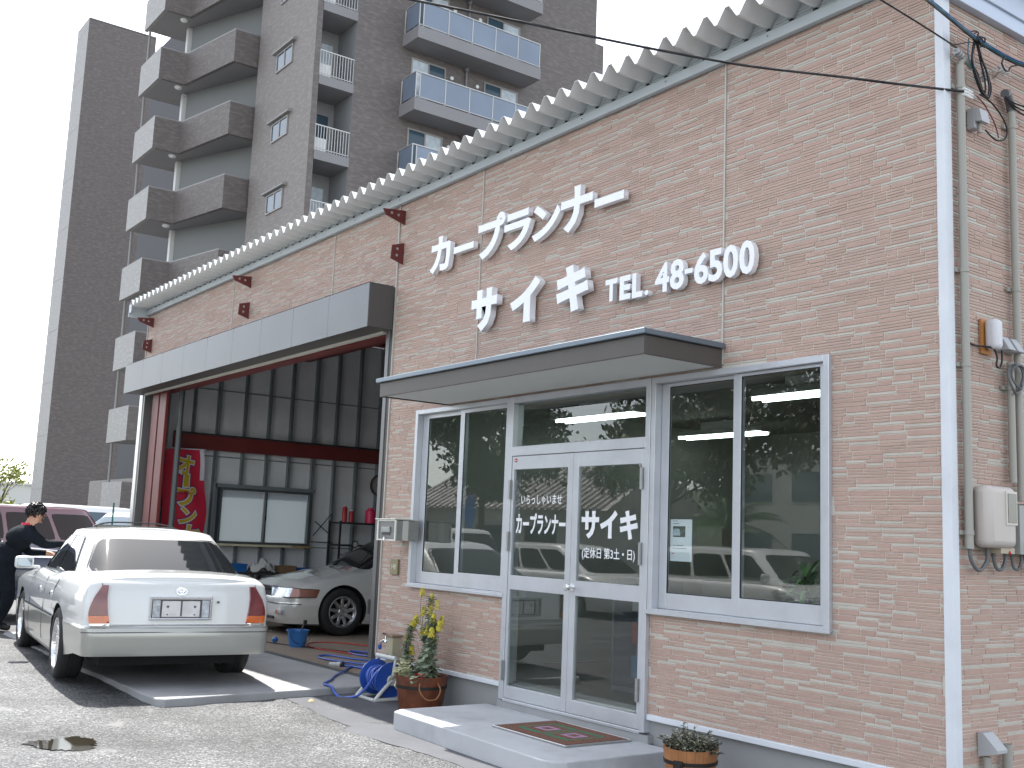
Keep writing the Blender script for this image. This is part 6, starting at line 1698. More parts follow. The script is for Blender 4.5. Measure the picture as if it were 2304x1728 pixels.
def plant_strap(label, loc, n, L, m, seed, spread=1.0):
    random.seed(seed)
    o = thing('potted_plant', label, 'plant', loc)
    b = MB(); b.lathe([(0.0, 0.0), (0.12, 0.0), (0.15, 0.26), (0.14, 0.26), (0.0, 0.24)], 20); b.obj('pot', mat('plant_pot', (0.25, 0.24, 0.22), 0.6), o, smooth=40)
    for i in range(n):
        a = random.uniform(0, 2 * PI); el = random.uniform(0.2, 1.3); h0 = random.uniform(0.3, 0.7)
        l_ = L * random.uniform(0.6, 1.0); w_ = 0.018
        p = Vector((0, 0, h0)); d = Vector((math.cos(a) * math.cos(el), math.sin(a) * math.cos(el), math.sin(el)))
        V = []
        sd_ = Vector((-math.sin(a), math.cos(a), 0))
        for k in range(6):
            t = k / 5; c = p + d * l_ * t * spread + Vector((0, 0, -0.55 * l_ * t * t)); ww = w_ * (1 - t) ** 0.6 + 0.001
            V += [c - sd_ * ww, c + sd_ * ww]
        bb = MB(); bb.add(V, [(2 * k, 2 * k + 1, 2 * k + 3, 2 * k + 2) for k in range(5)]); bb.obj('leaf', m, o)
    b = MB(); b.cyl((0, 0, 0.2), (0, 0, 0.7), 0.02, 8); b.obj('stem', MATS['twig'], o)
    return o
M_strap = mat('strap_leaf', (0.06, 0.14, 0.045), 0.45, island=0.3)
plant_strap('arching leafy dracaena on the office sill at the corner window', (-4.68, 0.40, -1.30), 95, 0.42, mat('sill_leaf', (0.13, 0.26, 0.08), 0.45, island=0.3), 5)
tb = thing('table', 'wooden office table with round tan legs behind the door glass', 'table', (-6.1, 1.9, -1.745)); 
b = MB(); b.box(-0.65, 0.65, -0.4, 0.4, 0.68, 0.72); b.obj('tabletop', mat('table_top', (0.45, 0.44, 0.40), 0.4), tb, bevel=0.006)
for sx in (-0.58, 0.58):
    for sy in (-0.33, 0.33):
        b = MB(); b.cyl((sx, sy, 0), (sx, sy, 0.68), 0.032, 14); b.obj('leg', mat('tan_wood', (0.40, 0.22, 0.085), 0.5), tb, smooth=50)
sf = thing('display_rack', 'low rack of coloured leaflets behind the door glass', 'rack', (-7.35, 1.5, -1.745))
b = MB(); b.box(-0.3, 0.3, -0.15, 0.15, 0, 0.04); b.box(-0.3, -0.28, -0.15, 0.15, 0.04, 1.0); b.box(0.28, 0.3, -0.15, 0.15, 0.04, 1.0); b.box(-0.28, 0.28, 0.12, 0.15, 0.04, 1.0); b.obj('frame', mat('rack_grey', (0.2, 0.22, 0.24), 0.6), sf)
random.seed(8)
for i in range(12):
    x_ = -0.24 + 0.13 * (i % 4); z_ = 0.1 + 0.3 * (i // 4)
    b = MB(); b.box(x_, x_ + 0.11, 0.04 - 0.03 * (i // 4) * 0, 0.05, z_, z_ + 0.2); b.obj('leaflet', mat('leaflet_%s' % 'abc'[i % 3], ((0.10, 0.25, 0.38), (0.32, 0.08, 0.08), (0.40, 0.42, 0.42))[i % 3], 0.5), sf)
ck = thing('counter', 'pale reception counter at the back of the office', 'counter', (-7.6, 4.0, -1.745))
b = MB(); b.box(-1.2, 1.2, -0.3, 0.3, 0, 0.95); b.obj('carcass', mat('counter_grey', (0.28, 0.28, 0.26), 0.6), ck, bevel=0.01); b = MB(); b.box(-1.25, 1.25, -0.34, 0.34, 0.952, 0.99); b.obj('worktop', mat('table_top', (0.45, 0.44, 0.40), 0.4), ck)

# ---- garage contents
bn = thing('banner', 'red vertical banner with yellow outlined lettering hanging in the garage corner', 'banner', (-17.28, 0.62, -0.3), 0)
def wob(y, z): return 0.05 * math.sin(7 * (z + 1)) + 0.04 * math.sin(9 * y + 3 * z)
b = MB(); NY, NZ = 10, 28
V = []
for j in range(NZ + 1):
    for i in range(NY + 1):
        t = j / NZ; s_ = i / NY
        yy = -0.32 + 0.62 * s_ + 0.10 * math.sin(t * PI) * s_ + 0.06 * t; zz = 1.08 - 1.95 * t + 0.03 * s_
        V.append((wob(yy, zz), yy, zz))
n_ = len(V)
for j in range(NZ):
    for i in range(NY):
        a_ = (j * (NY + 1) + i, j * (NY + 1) + i + 1, (j + 1) * (NY + 1) + i + 1, (j + 1) * (NY + 1) + i)
        b.mi(1 if (j > 20 and i < 3 + (j - 20) * 0.3 and i > 0) or (i == NY - 1 and j < 7) else 0)
        b.v = b.v; b.f.append(a_); b.m.append(b.cur)
b.v = V
b.obj('cloth', [mat('banner_red', (0.52, 0.015, 0.045), 0.7), mat('banner_white', (0.60, 0.60, 0.68), 0.7)], bn, smooth=60)
M_byel = mat('banner_yellow', (0.50, 0.36, 0.015), 0.6); M_bnavy = mat('banner_navy', (0.03, 0.02, 0.13), 0.6); M_bwh = mat('banner_outline', (0.62, 0.60, 0.62), 0.6)
RY = Matrix.Rotation(PI / 2, 3, 'Z')
for ch, y0, z1, s_, rt in (('オ', -0.14, 1.02, 0.30, -0.15), ('ー', 0.02, 0.70, 0.09, 0), ('プ', -0.08, 0.52, 0.32, -0.1), ('ン', -0.02, 0.18, 0.26, -0.1), ('セ', 0.05, -0.10, 0.30, -0.1), ('ー', 0.17, -0.42, 0.10, 0), ('ル', 0.0, -0.56, 0.28, 0)):
    for k, (m_, bold, grow, off) in enumerate(((M_bnavy, 0.11, 0.03, 0.006), (M_bwh, 0.075, 0.018, 0.012), (M_byel, 0.03, 0.0, 0.018))):
        w_ = s_ if ch != 'ー' else s_
        h_ = s_ if ch != 'ー' else 0.20
        o = text_mesh('letter', ch if ch != 'ー' else 'l', m_, bn, y0 - grow, y0 + w_ + grow, z1 - h_ - grow, z1 + grow, 0, 0.002, bold)
        for v in o.data.vertices:
            c = v.co.copy(); ly = c.x; lz = c.z + rt * (c.x - y0)
            v.co = Vector((wob(ly, lz) + off + (0.0015 if c.y < -0.001 else 0), ly, lz))
b = MB(); b.cyl((0.0, -0.34, 1.10), (0.0, 0.34, 1.12), 0.008, 8); b.obj('rod', M_white_trim, bn)

sh = thing('shelf_rack', 'black steel shelf rack with cans and crates in the far garage corner', 'shelf', (-17.1, 3.75, -1.848))
for sx in (-0.2, 0.2):
    for sy in (-0.45, 0.45):
        b = MB(); b.box(sx - 0.015, sx + 0.015, sy - 0.015, sy + 0.015, 0, 1.62); b.obj('upright', M_black_pl, sh)
for z_ in (0.25, 0.85, 1.22, 1.60):
    b = MB(); b.box(-0.21, 0.21, -0.46, 0.46, z_ - 0.03, z_); b.obj('board', M_black_pl, sh)
def can(name, label, cat, x, y, z, r, h, m, cap, capm):
    o = thing(name, label, cat, (x, y, z))
    b = MB(); b.lathe([(0.0, 0.0), (r, 0.0), (r, h * 0.8), (r * 0.6, h * 0.88), (r * 0.6, h * 0.9), (0, h * 0.9)], 16); b.obj('can_body', m, o, smooth=40)
    b = MB(); b.lathe([(r * 0.5, h * 0.9), (r * 0.5, h), (0, h)], 12); b.obj('cap', capm, o)
    return o
M_cr = mat('can_red', (0.42, 0.03, 0.04), 0.4); M_cw = mat('can_white', (0.6, 0.58, 0.56), 0.4); M_pk = mat('pink_jug', (0.75, 0.03, 0.12), 0.4)
zt_ = -1.848 + 1.60
can('spray_can', 'red and white spray can with long nozzle at the shelf end', 'can', -17.0, 3.42, zt_, 0.045, 0.30, M_cr, 0, M_cw)
can('spray_can', 'shorter white-capped red can beside the nozzle can on the top shelf', 'can', -17.0, 3.55, zt_, 0.045, 0.22, M_cr, 0, M_cw)
can('jug', 'bright pink plastic jug on the top shelf', 'jug', -17.05, 3.95, zt_, 0.09, 0.27, M_pk, 0, M_pk)
can('jar', 'small dark jar right of the pink jug on the shelf', 'jar', -17.05, 4.12, zt_, 0.04, 0.10, M_black_pl, 0, M_cw)
zc = -1.848 + 0.85
def crate(label, x, y, z, wx, wy, h, m, rz=0.0):
    o = thing('crate', label, 'crate', (x, y, z), rz)
    b = MB(); t = 0.012
    b.box(-wx, wx, -wy, wy, 0, t); b.obj('base', m, o)
    for (a, c, p, q) in ((-wx, wx, -wy, -wy + t), (-wx, wx, wy - t, wy), (-wx, -wx + t, -wy + t, wy - t), (wx - t, wx, -wy + t, wy - t)):
        b = MB(); b.box(a, c, p, q, t, h); b.obj('side', m, o)
    b = MB()
    for (a, c, p, q) in ((-wx - .01, wx + .01, -wy - .01, -wy), (-wx - .01, wx + .01, wy, wy + .01), (-wx - .01, -wx, -wy, wy), (wx, wx + .01, -wy, wy)): b.box(a, c, p, q, h - 0.02, h)
    b.obj('rim', m, o)
    return o
M_crb = mat('crate_blue', (0.02, 0.13, 0.38), 0.4); M_crt = mat('crate_teal', (0.03, 0.22, 0.20), 0.4); M_crd = mat('crate_navy', (0.015, 0.04, 0.25), 0.4)
crate('deep blue crate on the middle shelf of the rack', -17.1, 3.65, zc, 0.16, 0.17, 0.14, M_crd)
crate('teal crate at the wall end of the middle shelf', -17.1, 4.0, zc, 0.16, 0.15, 0.18, M_crt)
wb = thing('workbench', 'low dark workbench under the garage window piled with parts', 'bench', (-17.2, 1.9, -1.848))
b = MB(); b.box(-0.3, 0.3, -1.2, 1.3, 0.68, 0.72); b.obj('top', mat('bench_dark', (0.03, 0.03, 0.03), 0.6), wb)
for sy in (-1.1, 0.1, 1.2):
    for sx in (-0.25, 0.25):
        b = MB(); b.box(sx - 0.02, sx + 0.02, sy - 0.02, sy + 0.02, 0, 0.68); b.obj('leg', M_stud, wb)
zb_ = -1.848 + 0.72
crate('bright blue tilted crate of parts on the bench under the window', -17.15, 1.45, zb_, 0.17, 0.24, 0.13, M_crb, 0.15)
crate('flat blue tray on the bench behind the silver car bonnet', -17.15, 2.95, zb_, 0.17, 0.28, 0.08, M_crb)
crate('brown cardboard box on the bench next to the flat blue tray', -17.15, 2.45, zb_, 0.12, 0.14, 0.11, mat('cardboard', (0.20, 0.12, 0.06), 0.8))
random.seed(17)
def rag(label, x, y, z, s_, m, hz=0.12):
    b = MB(); N = 9; V = []
    for i in range(N):
        for j in range(N):
            u, v = i / (N - 1) - 0.5, j / (N - 1) - 0.5
            V.append((x + u * s_ * 1.0, y + v * s_ * 1.5, z + max(0.004, hz * (1 - 2.6 * (u * u + v * v))) * random.uniform(0.5, 1.15)))
    b.add(V, [(i * N + j, i * N + j + 1, (i + 1) * N + j + 1, (i + 1) * N + j) for i in range(N - 1) for j in range(N - 1)])
    tag(b.obj('cloth', m, smooth=30), label, 'cloth')
rag('crumpled pale rag on the bench between the crates', -17.1, 2.0, zb_, 0.28, mat('rag_white', (0.55, 0.55, 0.52), 0.8), 0.22)
rag('dark greasy parts heap at the bench end', -17.1, 0.95, zb_, 0.34, mat('greasy', (0.05, 0.045, 0.04), 0.5), 0.16)
rag('red and white cloth spilling over the deep blue crate on the shelf', -17.05, 3.66, zc + 0.13, 0.2, mat('rag_red', (0.35, 0.08, 0.09), 0.8, vary=0.6, vscale=9), 0.09)
rag('grey cloth laid over the shelf left of the blue crate', -16.98, 3.5, zc + 0.16, 0.2, mat('rag_grey', (0.33, 0.33, 0.40), 0.8), 0.08)
sb_ = thing('sill_board', 'long pale wooden board lying under the garage window', 'board', (-17.42, 2.0, -0.72))
b = MB(); b.box(-0.09, 0.11, -0.75, 0.62, 0.0, 0.035); b.obj('board', mat('pale_board', (0.50, 0.46, 0.32), 0.6, vary=0.15, vscale=6), sb_)
b = MB(); b.box(-0.085, 0.10, 0.621, 0.98, 0.002, 0.03); b.obj('board_end', mat('ochre_board', (0.33, 0.23, 0.09), 0.6), sb_)
ckk = thing('wall_clock', 'round dark-rimmed wall clock high on the garage wall', 'clock', (-17.50, 4.36, 0.45))
b = MB(); b.lathe([(0.0, 0.012), (0.17, 0.012), (0.17, 0.03), (0.20, 0.03), (0.205, 0.0), (0.0, 0.0)], 36, (0, 0, 0), 'x'); b.obj('case', mat('clock_rim', (0.08, 0.06, 0.05), 0.4), ckk, smooth=40)
b = MB(); b.lathe([(0.0, 0.014), (0.165, 0.014)], 36, (0, 0, 0), 'x'); b.obj('face', mat('clock_face', (0.30, 0.31, 0.30), 0.6), ckk)
b = MB(); b.box(0.017, 0.02, -0.006, 0.006, 0, 0.12); b.box(0.017, 0.02, -0.08, 0, -0.006, 0.006); b.obj('hands', M_black_pl, ckk)
wr = thing('cross_wrench', 'dark crossed wheel wrench hung on the garage wall', 'tool', (-17.52, 3.27, -0.35))
b = MB(); b.cyl((0, -0.17, -0.15), (0, 0.16, 0.24), 0.009, 8); b.cyl((0, -0.15, 0.10), (0, 0.15, -0.12), 0.009, 8); b.cyl((0, -0.2, -0.26), (0, 0.2, -0.26), 0.009, 8); b.obj('bars', M_black_pl, wr)
gg = thing('air_gauge', 'chrome tyre gauge with round dial hung on the shelf upright', 'gauge', (-16.86, 3.58, -0.62))
b = MB(); b.lathe([(0.0, 0.01), (0.055, 0.01), (0.065, 0.0), (0.06, -0.02), (0.0, -0.02)], 20, (0, 0, 0), 'x'); b.obj('dial', M_black_pl, gg, smooth=40)
b = MB(); b.lathe([(0.0, 0.012), (0.045, 0.012)], 20, (0, 0, 0), 'x'); b.obj('dial_face', mat('dial_pale', (0.45, 0.45, 0.42), 0.5), gg); b = MB(); b.tube([(0, 0, -0.06), (0, 0.0, -0.35)], 0.022, 8); b.obj('grip', M_steel, gg)
bx_ = thing('dark_case', 'black power tool case on the shelf end by the garage jamb', 'case', (-17.05, 4.30, -1.848 + 1.60))
b = MB(); b.box(-0.1, 0.1, -0.09, 0.13, 0, 0.30); b.obj('shell', M_black_pl, bx_, bevel=0.02, bseg=2); b = MB(); b.tube([(0, -0.04, 0.30), (0, -0.04, 0.34), (0, 0.08, 0.34), (0, 0.08, 0.30)], 0.01, 6); b.obj('handle', M_black_pl, bx_)

# ---- side wall services
M_cond = mat('conduit_grey', (0.33, 0.32, 0.28), 0.5)
M_flex = mat('flex_grey', (0.12, 0.125, 0.13), 0.5)
def conduit(label, y, z0, z1, r, clamps):
    o = thing('conduit_pipe', label, 'pipe', (-3.345, y, z0)); f = G_(o)
    b = MB(); b.cyl((-3.345, y, z0), (-3.345, y, z1), r, 16); f(b, 'pipe', M_cond, smooth=50)
    for z_ in clamps:
        b = MB(); b.cyl((-3.345, y, z_ - 0.012), (-3.345, y, z_ + 0.012), r + 0.004, 14); b.box(-3.38, -3.365, y - r - 0.03, y + r, z_ - 0.012, z_ + 0.012); f(b, 'clamp', M_cond)
    return o
conduit('thick beige conduit pipe nearest the white corner trim', 0.098, -0.387, 2.39, 0.0235, (2.26, 1.17, 0.63, -0.30))
conduit('beige conduit pipe with weather cap, second from the corner', 0.645, -0.1, 2.27, 0.022, (2.16, 1.15))
conduit('short conduit pipe rising behind the meter cover', 0.56, 0.0, 0.70, 0.021, (0.55,))
ww = thing('weatherhead', 'grey curved weather cap with cables on top of the second conduit', 'cap', (-3.345, 0.60, 2.30)); f = G_(ww)
b = MB(); b.tube(catmull([(-3.345, 0.645, 2.26), (-3.345, 0.63, 2.31), (-3.335, 0.585, 2.35), (-3.325, 0.54, 2.34)], 5), 0.026, 10); f(b, 'hood', M_flex, smooth=60)
ww = thing('weatherhead', 'grey downturned cap on top of the corner conduit', 'cap', (-3.345, 0.12, 2.40)); f = G_(ww)
b = MB(); b.tube(catmull([(-3.345, 0.098, 2.38), (-3.345, 0.115, 2.425), (-3.335, 0.155, 2.43), (-3.325, 0.195, 2.40)], 5), 0.019, 10); f(b, 'hood', M_cond, smooth=60)
mt = thing('meter_box', 'cream electricity meter cover with dark window on the side wall', 'meter box', (-3.39, 0.38, -0.2)); f = G_(mt)
b = MB(); b.box(-3.382, -3.365, 0.140, 0.445, -0.390, -0.025); f(b, 'back_plate', mat('meter_back', (0.42, 0.36, 0.31), 0.5))
b = MB(); b.box(-3.364, -3.252, 0.150, 0.435, -0.378, -0.035)
mm_ = f(b, 'cover', mat('meter_cream', (0.50, 0.45, 0.41), 0.45, vary=0.04), smooth=80, bevel=0.04, bseg=4)
b = MB(); b.box(-3.254, -3.246, 0.308, 0.418, -0.248, -0.062); f(b, 'window_rim', mat('meter_rim', (0.60, 0.56, 0.50), 0.4))
b = MB(); b.box(-3.2455, -3.243, 0.322, 0.408, -0.236, -0.074); f(b, 'window', mat('meter_window', (0.045, 0.05, 0.045), 0.1, coat=0.6))
b = MB(); b.box(-3.35, -3.28, 0.30, 0.44, -0.405, -0.373); f(b, 'terminal_tab', mat('tab_ochre', (0.42, 0.36, 0.26), 0.5)); b = MB(); b.lathe([(0, -0.012), (0.01, 0), (0, 0.012)], 8, (-3.278, 0.385, -0.40)); f(b, 'red_seal', mat('red_seal', (0.6, 0.04, 0.06), 0.5))
def loop(label, y0, y1, z0, dep, r=0.010, grp='grey cable loops under the meter'):
    b = MB(); b.tube(catmull([(-3.345, y0, z0), (-3.345, y0 + 0.01, z0 - dep * 0.55), (-3.34, (y0 + y1) / 2 - 0.02, z0 - dep), (-3.335, (y0 + y1) / 2 + 0.02, z0 - dep), (-3.33, y1 - 0.005, z0 - dep * 0.55), (-3.33, y1, z0)], 6), r, 8)
    tag(b.obj('flex_loop', M_flex, smooth=60), label, 'cable', grp)
loop('grey cable loop from the corner conduit to the meter cover', 0.10, 0.25, -0.38, 0.115, 0.011)
loop('grey cable loop under the middle of the meter cover', 0.33, 0.43, -0.40, 0.09, 0.010)
loop('grey cable loop under the switch box', 0.52, 0.60, -0.40, 0.085, 0.009)
loop('last grey cable loop at the picture edge under the switch box', 0.66, 0.74, -0.40, 0.09, 0.009)
bx = thing('switch_box', 'grey steel switch box behind the cream meter cover', 'box', (-3.39, 0.78, -0.27)); f = G_(bx)
b = MB(); b.box(-3.382, -3.28, 0.50, 1.0, -0.405, -0.130); f(b, 'case', mat('box_grey', (0.33, 0.34, 0.32), 0.5)); b = MB(); b.box(-3.384, -3.26, 0.60, 1.02, -0.128, -0.118); f(b, 'lid', M_steel); b = MB(); b.box(-3.279, -3.23, 0.585, 0.95, -0.40, -0.33); f(b, 'lower_cover', mat('box_pale', (0.5, 0.52, 0.48), 0.5), bevel=0.01)
an = thing('aerial_box', 'white rounded aerial box on an orange wooden board', 'aerial', (-3.39, 0.36, 0.87)); f = G_(an)
b = MB(); b.box(-3.382, -3.368, 0.30, 0.405, 0.725, 0.925); f(b, 'board', mat('orange_board', (0.45, 0.20, 0.06), 0.6))
b = MB(); b.box(-3.366, -3.285, 0.315, 0.40, 0.745, 0.925); f(b, 'case', mat('aerial_white', (0.62, 0.62, 0.64), 0.5), smooth=80, bevel=0.03, bseg=4)
for k, (y_, z_, lab) in enumerate(((0.50, 0.80, 'small grey wedge-shaped junction cover beside the aerial box'), (0.60, 0.80, 'grey wedge-shaped junction cover over the conduit'))):
    o = thing('junction_cover', lab, 'cover', (-3.39, y_, z_)); f = G_(o)
    b = MB(); V_ = [(-3.382, z_ + 0.05), (-3.34, z_ + 0.045), (-3.29, z_ - 0.04), (-3.382, z_ - 0.04)]
    b.add([(x, y_ - 0.035, z) for x, z in V_] + [(x, y_ + 0.035, z) for x, z in V_], [(0, 1, 2, 3), (7, 6, 5, 4), (0, 4, 5, 1), (1, 5, 6, 2), (2, 6, 7, 3), (3, 7, 4, 0)]); f(b, 'cover', mat('cover_grey', (0.40, 0.41, 0.42), 0.5), bevel=0.004)
def wire(name, label, P, r, m, grp=None, n=8): 
    b = MB(); b.tube(catmull(P, n), r, 6); tag(b.obj(name, m, smooth=60), label, 'cable', grp)
wire('cable', 'black cable loop hanging under the white aerial box', [(-3.36, 0.13, 0.80), (-3.36, 0.16, 0.765), (-3.355, 0.22, 0.755), (-3.34, 0.28, 0.757), (-3.32, 0.34, 0.75), (-3.31, 0.36, 0.70), (-3.31, 0.35, 0.655), (-3.31, 0.385, 0.645), (-3.31, 0.41, 0.69), (-3.31, 0.41, 0.75)], 0.006, M_black)
ring_ = lambda cy, cz, ry, rz, ph, x: [(x + 0.01 * math.sin(2 * a), cy + ry * math.cos(a + ph), cz + rz * math.sin(a + ph)) for a in [2 * PI * i / 24 for i in range(25)]]
wire('cable', 'coil of grey cable beside the second conduit', ring_(0.55, 0.60, 0.075, 0.085, 0, -3.31) + ring_(0.57, 0.61, 0.06, 0.07, 0.5, -3.30) + [(-3.30, 0.70, 0.66), (-3.30, 0.80, 0.68)], 0.007, M_flex, n=2)
vc = thing('vent_hood', 'pale sloping vent hood with downpipe low on the side wall', 'vent', (-3.39, 0.25, -1.42)); f = G_(vc)
b = MB(); V_ = [(-3.382, -1.365), (-3.35, -1.365), (-3.27, -1.445), (-3.27, -1.462), (-3.382, -1.49)]
b.add([(x, 0.20, z) for x, z in V_] + [(x, 0.30, z) for x, z in V_], [(0, 1, 2, 3, 4), (9, 8, 7, 6, 5), (0, 5, 6, 1), (1, 6, 7, 2), (2, 7, 8, 3), (3, 8, 9, 4), (4, 9, 5, 0)]); f(b, 'hood', mat('cover_grey', (0.40, 0.41, 0.42), 0.5))
b = MB(); b.cyl((-3.35, 0.235, -1.95), (-3.35, 0.235, -1.49), 0.022, 12); f(b, 'pipe', M_cond, smooth=50)
o = thing('stub_pipe', 'grey open-topped stub pipe right of the vent hood', 'pipe', (-3.34, 0.42, -1.95)); f = G_(o)
b = MB(); b.lathe([(0.027, -0.5), (0.027, 0.0), (0.022, 0.0), (0.022, -0.1)], 16, (-3.34, 0.42, -1.435)); f(b, 'pipe', M_cond, smooth=50)
# overhead lines
wire('overhead_cable', 'black overhead cable sagging across the facade above the letters', [(-14.0, -18.6, 7.2), (-9.8, -11.3, 4.9), (-7.2, -6.75, 3.5), (-5.60, -3.93, 2.72), (-5.162, -3.159, 2.532), (-4.886, -2.676, 2.46), (-4.661, -2.281, 2.408), (-4.432, -1.881, 2.352), (-4.219, -1.508, 2.303), (-4.008, -1.14, 2.262), (-3.887, -0.927, 2.248), (-3.687, -0.578, 2.238), (-3.526, -0.296, 2.226), (-3.322, 0.09, 2.222)], 0.0072, M_black)
wire('overhead_cable', 'thin black cable crossing the corner to the grey insulator', [(-3.40, -1.5, 2.72), (-3.399, -0.9, 2.605), (-3.387, -0.593, 2.575), (-3.351, -0.287, 2.523), (-3.316, 0.02, 2.466)], 0.005, M_black)
M_teal = mat('teal_cable', (0.0, 0.11, 0.15), 0.4); M_bluec = mat('blue_cable', (0.02, 0.06, 0.2), 0.4)
for k, (dz, m_, lab) in enumerate(((0.0, M_teal, 'teal overhead cable, upper of the bundle at the corner'), (-0.012, M_black, 'black overhead cable under the teal one at the corner'), (0.010, M_bluec, 'dark blue overhead cable of the bundle at the corner'))):
    wire('overhead_cable', lab, [(-3.10, -1.4, 2.50 + dz), (-3.158, -0.7, 2.545 + dz), (-3.206, -0.423, 2.560 + dz), (-3.246, -0.147, 2.562 + dz), (-3.278, 0.13, 2.555 + dz), (-3.26, 0.36, 2.520 + dz), (-3.25, 0.60, 2.520 + dz), (-3.24, 1.0, 2.58 + dz)], 0.006, m_, 'cable bundle at the corner')
sg = MB(); rings = []
for i in range(5):
    for p in ring_(0.165 + 0.012 * i, 2.575 - 0.01 * i, 0.03, 0.03, i, -3.29 + 0.006 * i): rings.append(p)
sg.tube(rings, 0.004, 5); tag(sg.obj('cable_knot', M_black, smooth=60), 'tangled black tie wire knot where the cables branch', 'cable')
grp = 'hanging service loops at the corner'
wire('service_loop', 'longest black service loop hanging below the knot', [(-3.29, 0.16, 2.55), (-3.30, 0.15, 2.44), (-3.30, 0.18, 2.36), (-3.30, 0.25, 2.26), (-3.30, 0.30, 2.245), (-3.30, 0.325, 2.30), (-3.30, 0.30, 2.40), (-3.30, 0.22, 2.50), (-3.29, 0.18, 2.55)], 0.006, M_black, grp)
wire('service_loop', 'second black service loop nested inside the longest', [(-3.29, 0.17, 2.54), (-3.31, 0.165, 2.43), (-3.31, 0.20, 2.33), (-3.31, 0.265, 2.255), (-3.31, 0.30, 2.28), (-3.31, 0.295, 2.36), (-3.31, 0.255, 2.45), (-3.29, 0.19, 2.53)], 0.006, M_black, grp)
wire('service_loop', 'thick black taped cable from the corner weather cap', [(-3.32, 0.20, 2.395), (-3.315, 0.225, 2.36), (-3.31, 0.245, 2.30), (-3.31, 0.275, 2.25)], 0.011, M_black, grp)
wire('service_loop', 'thin red and black wire curving down from the white insulators', [(-3.30, 0.19, 2.215), (-3.30, 0.26, 2.19), (-3.30, 0.33, 2.14), (-3.30, 0.38, 2.09), (-3.30, 0.415, 2.02)], 0.004, mat('dark_red_wire', (0.12, 0.02, 0.03), 0.5), grp)
wire('service_loop', 'wide thin black arc from the insulators to the small terminal box', [(-3.30, 0.22, 2.235), (-3.30, 0.34, 2.22), (-3.30, 0.46, 2.16), (-3.30, 0.51, 2.09), (-3.30, 0.48, 2.03), (-3.30, 0.40, 2.0), (-3.30, 0.33, 2.01), (-3.31, 0.29, 2.04)], 0.005, M_black, grp)
for k in range(3):
    wire('service_loop', ('upper', 'middle', 'lower')[k] + ' black lead leaving the weather cap towards the picture edge', [(-3.325, 0.545, 2.325), (-3.32, 0.60, 2.305 - 0.012 * k), (-3.315, 0.70, 2.305 - 0.025 * k), (-3.31, 0.85, 2.32 - 0.03 * k)], 0.005, M_black, grp)
wire('service_loop', 'short loop of wire below the second insulator pair', [(-3.25, 0.42, 2.515), (-3.26, 0.40, 2.47), (-3.26, 0.43, 2.435), (-3.26, 0.47, 2.44), (-3.26, 0.50, 2.475), (-3.25, 0.56, 2.50)], 0.005, M_black, grp)
wire('service_loop', 'thin wire arching from the crossing cable up to the knot', [(-3.32, 0.0, 2.478), (-3.30, 0.05, 2.495), (-3.29, 0.10, 2.515), (-3.29, 0.15, 2.525)], 0.003, M_black, grp)
wire('service_loop', 'faint teal wire dropping behind the nested loops', [(-3.30, 0.12, 2.55), (-3.31, 0.125, 2.46), (-3.31, 0.15, 2.40), (-3.31, 0.18, 2.37)], 0.0035, M_teal, grp)
wire('service_loop', 'outer black loop leaving the knot to the lower right', [(-3.29, 0.19, 2.55), (-3.30, 0.26, 2.45), (-3.30, 0.32, 2.37), (-3.30, 0.345, 2.30), (-3.30, 0.31, 2.235), (-3.30, 0.26, 2.27)], 0.0055, M_black, grp)
def insul(label, y, z, n, m, dirn=(0, 1, -0.25)):
    o = thing('insulator', label, 'insulator', (-3.33, y, z)); d = Vector(dirn).normalized()
    for i in range(n):
        c = d * (0.022 * i); b = MB(); b.tube([c, c + d * 0.012], 0.021, 10); b.obj('disc', m, o, smooth=40)
    b = MB(); b.tube([d * -0.02, d * (0.022 * n + 0.02)], 0.005, 6); b.obj('rod', M_steel, o); b = MB(); b.cyl((0, 0.01, -0.01), (-0.06, 0.02, -0.04), 0.006, 6); b.obj('hook', M_steel, o)
M_ins_g = mat('insulator_grey', (0.38, 0.39, 0.40), 0.35); M_ins_w = mat('insulator_white', (0.68, 0.68, 0.66), 0.3)
insul('grey disc insulator at the end of the thin crossing cable', 0.03, 2.455, 3, M_ins_g)
insul('white insulator pair on the cable bundle near the roof edge', 0.50, 2.49, 3, M_ins_w, (0, 1, -0.1))
insul('grey disc insulator hanging on the side wall under the bundle', 0.33, 2.42, 3, M_ins_g, (0, 0.2, -1))
for k, (dy, dz) in enumerate(((0.0, 0.018), (0.004, 0.0), (0.0, -0.018))):
    o = thing('insulator', ('upper', 'middle', 'lower')[k] + ' white ribbed tube insulator where the long sagging cable ends', 'insulator', (-3.32, 0.13 + dy, 2.222 + dz)); 
    b = MB(); b.lathe([(0.0, -0.045), (0.008, -0.045), (0.010, -0.02), (0.007, -0.015), (0.010, -0.01), (0.010, 0.02), (0.007, 0.025), (0.009, 0.045), (0, 0.045)], 12, (0, 0, 0), 'y'); b.obj('tube', M_ins_w, o, smooth=30)
tb_ = thing('terminal_box', 'small tilted grey terminal box with open cover below the insulators', 'box', (-3.36, 0.25, 2.10)); f = G_(tb_)
b = MB(); b.box(-3.382, -3.33, 0.215, 0.275, 2.04, 2.165); f(b, 'base', M_ins_g, bevel=0.004); b = MB(); V_ = [(-3.329, 2.16), (-3.30, 2.15), (-3.285, 2.07), (-3.329, 2.08)]
b.add([(x, 0.215, z) for x, z in V_] + [(x, 0.30, z) for x, z in V_], [(0, 1, 2, 3), (7, 6, 5, 4), (0, 4, 5, 1), (1, 5, 6, 2), (2, 6, 7, 3), (3, 7, 4, 0)]); f(b, 'cover', M_ins_g); b = MB(); b.cyl((-3.32, 0.25, 2.07), (-3.315, 0.24, 2.01), 0.009, 8); f(b, 'gland', M_cond)
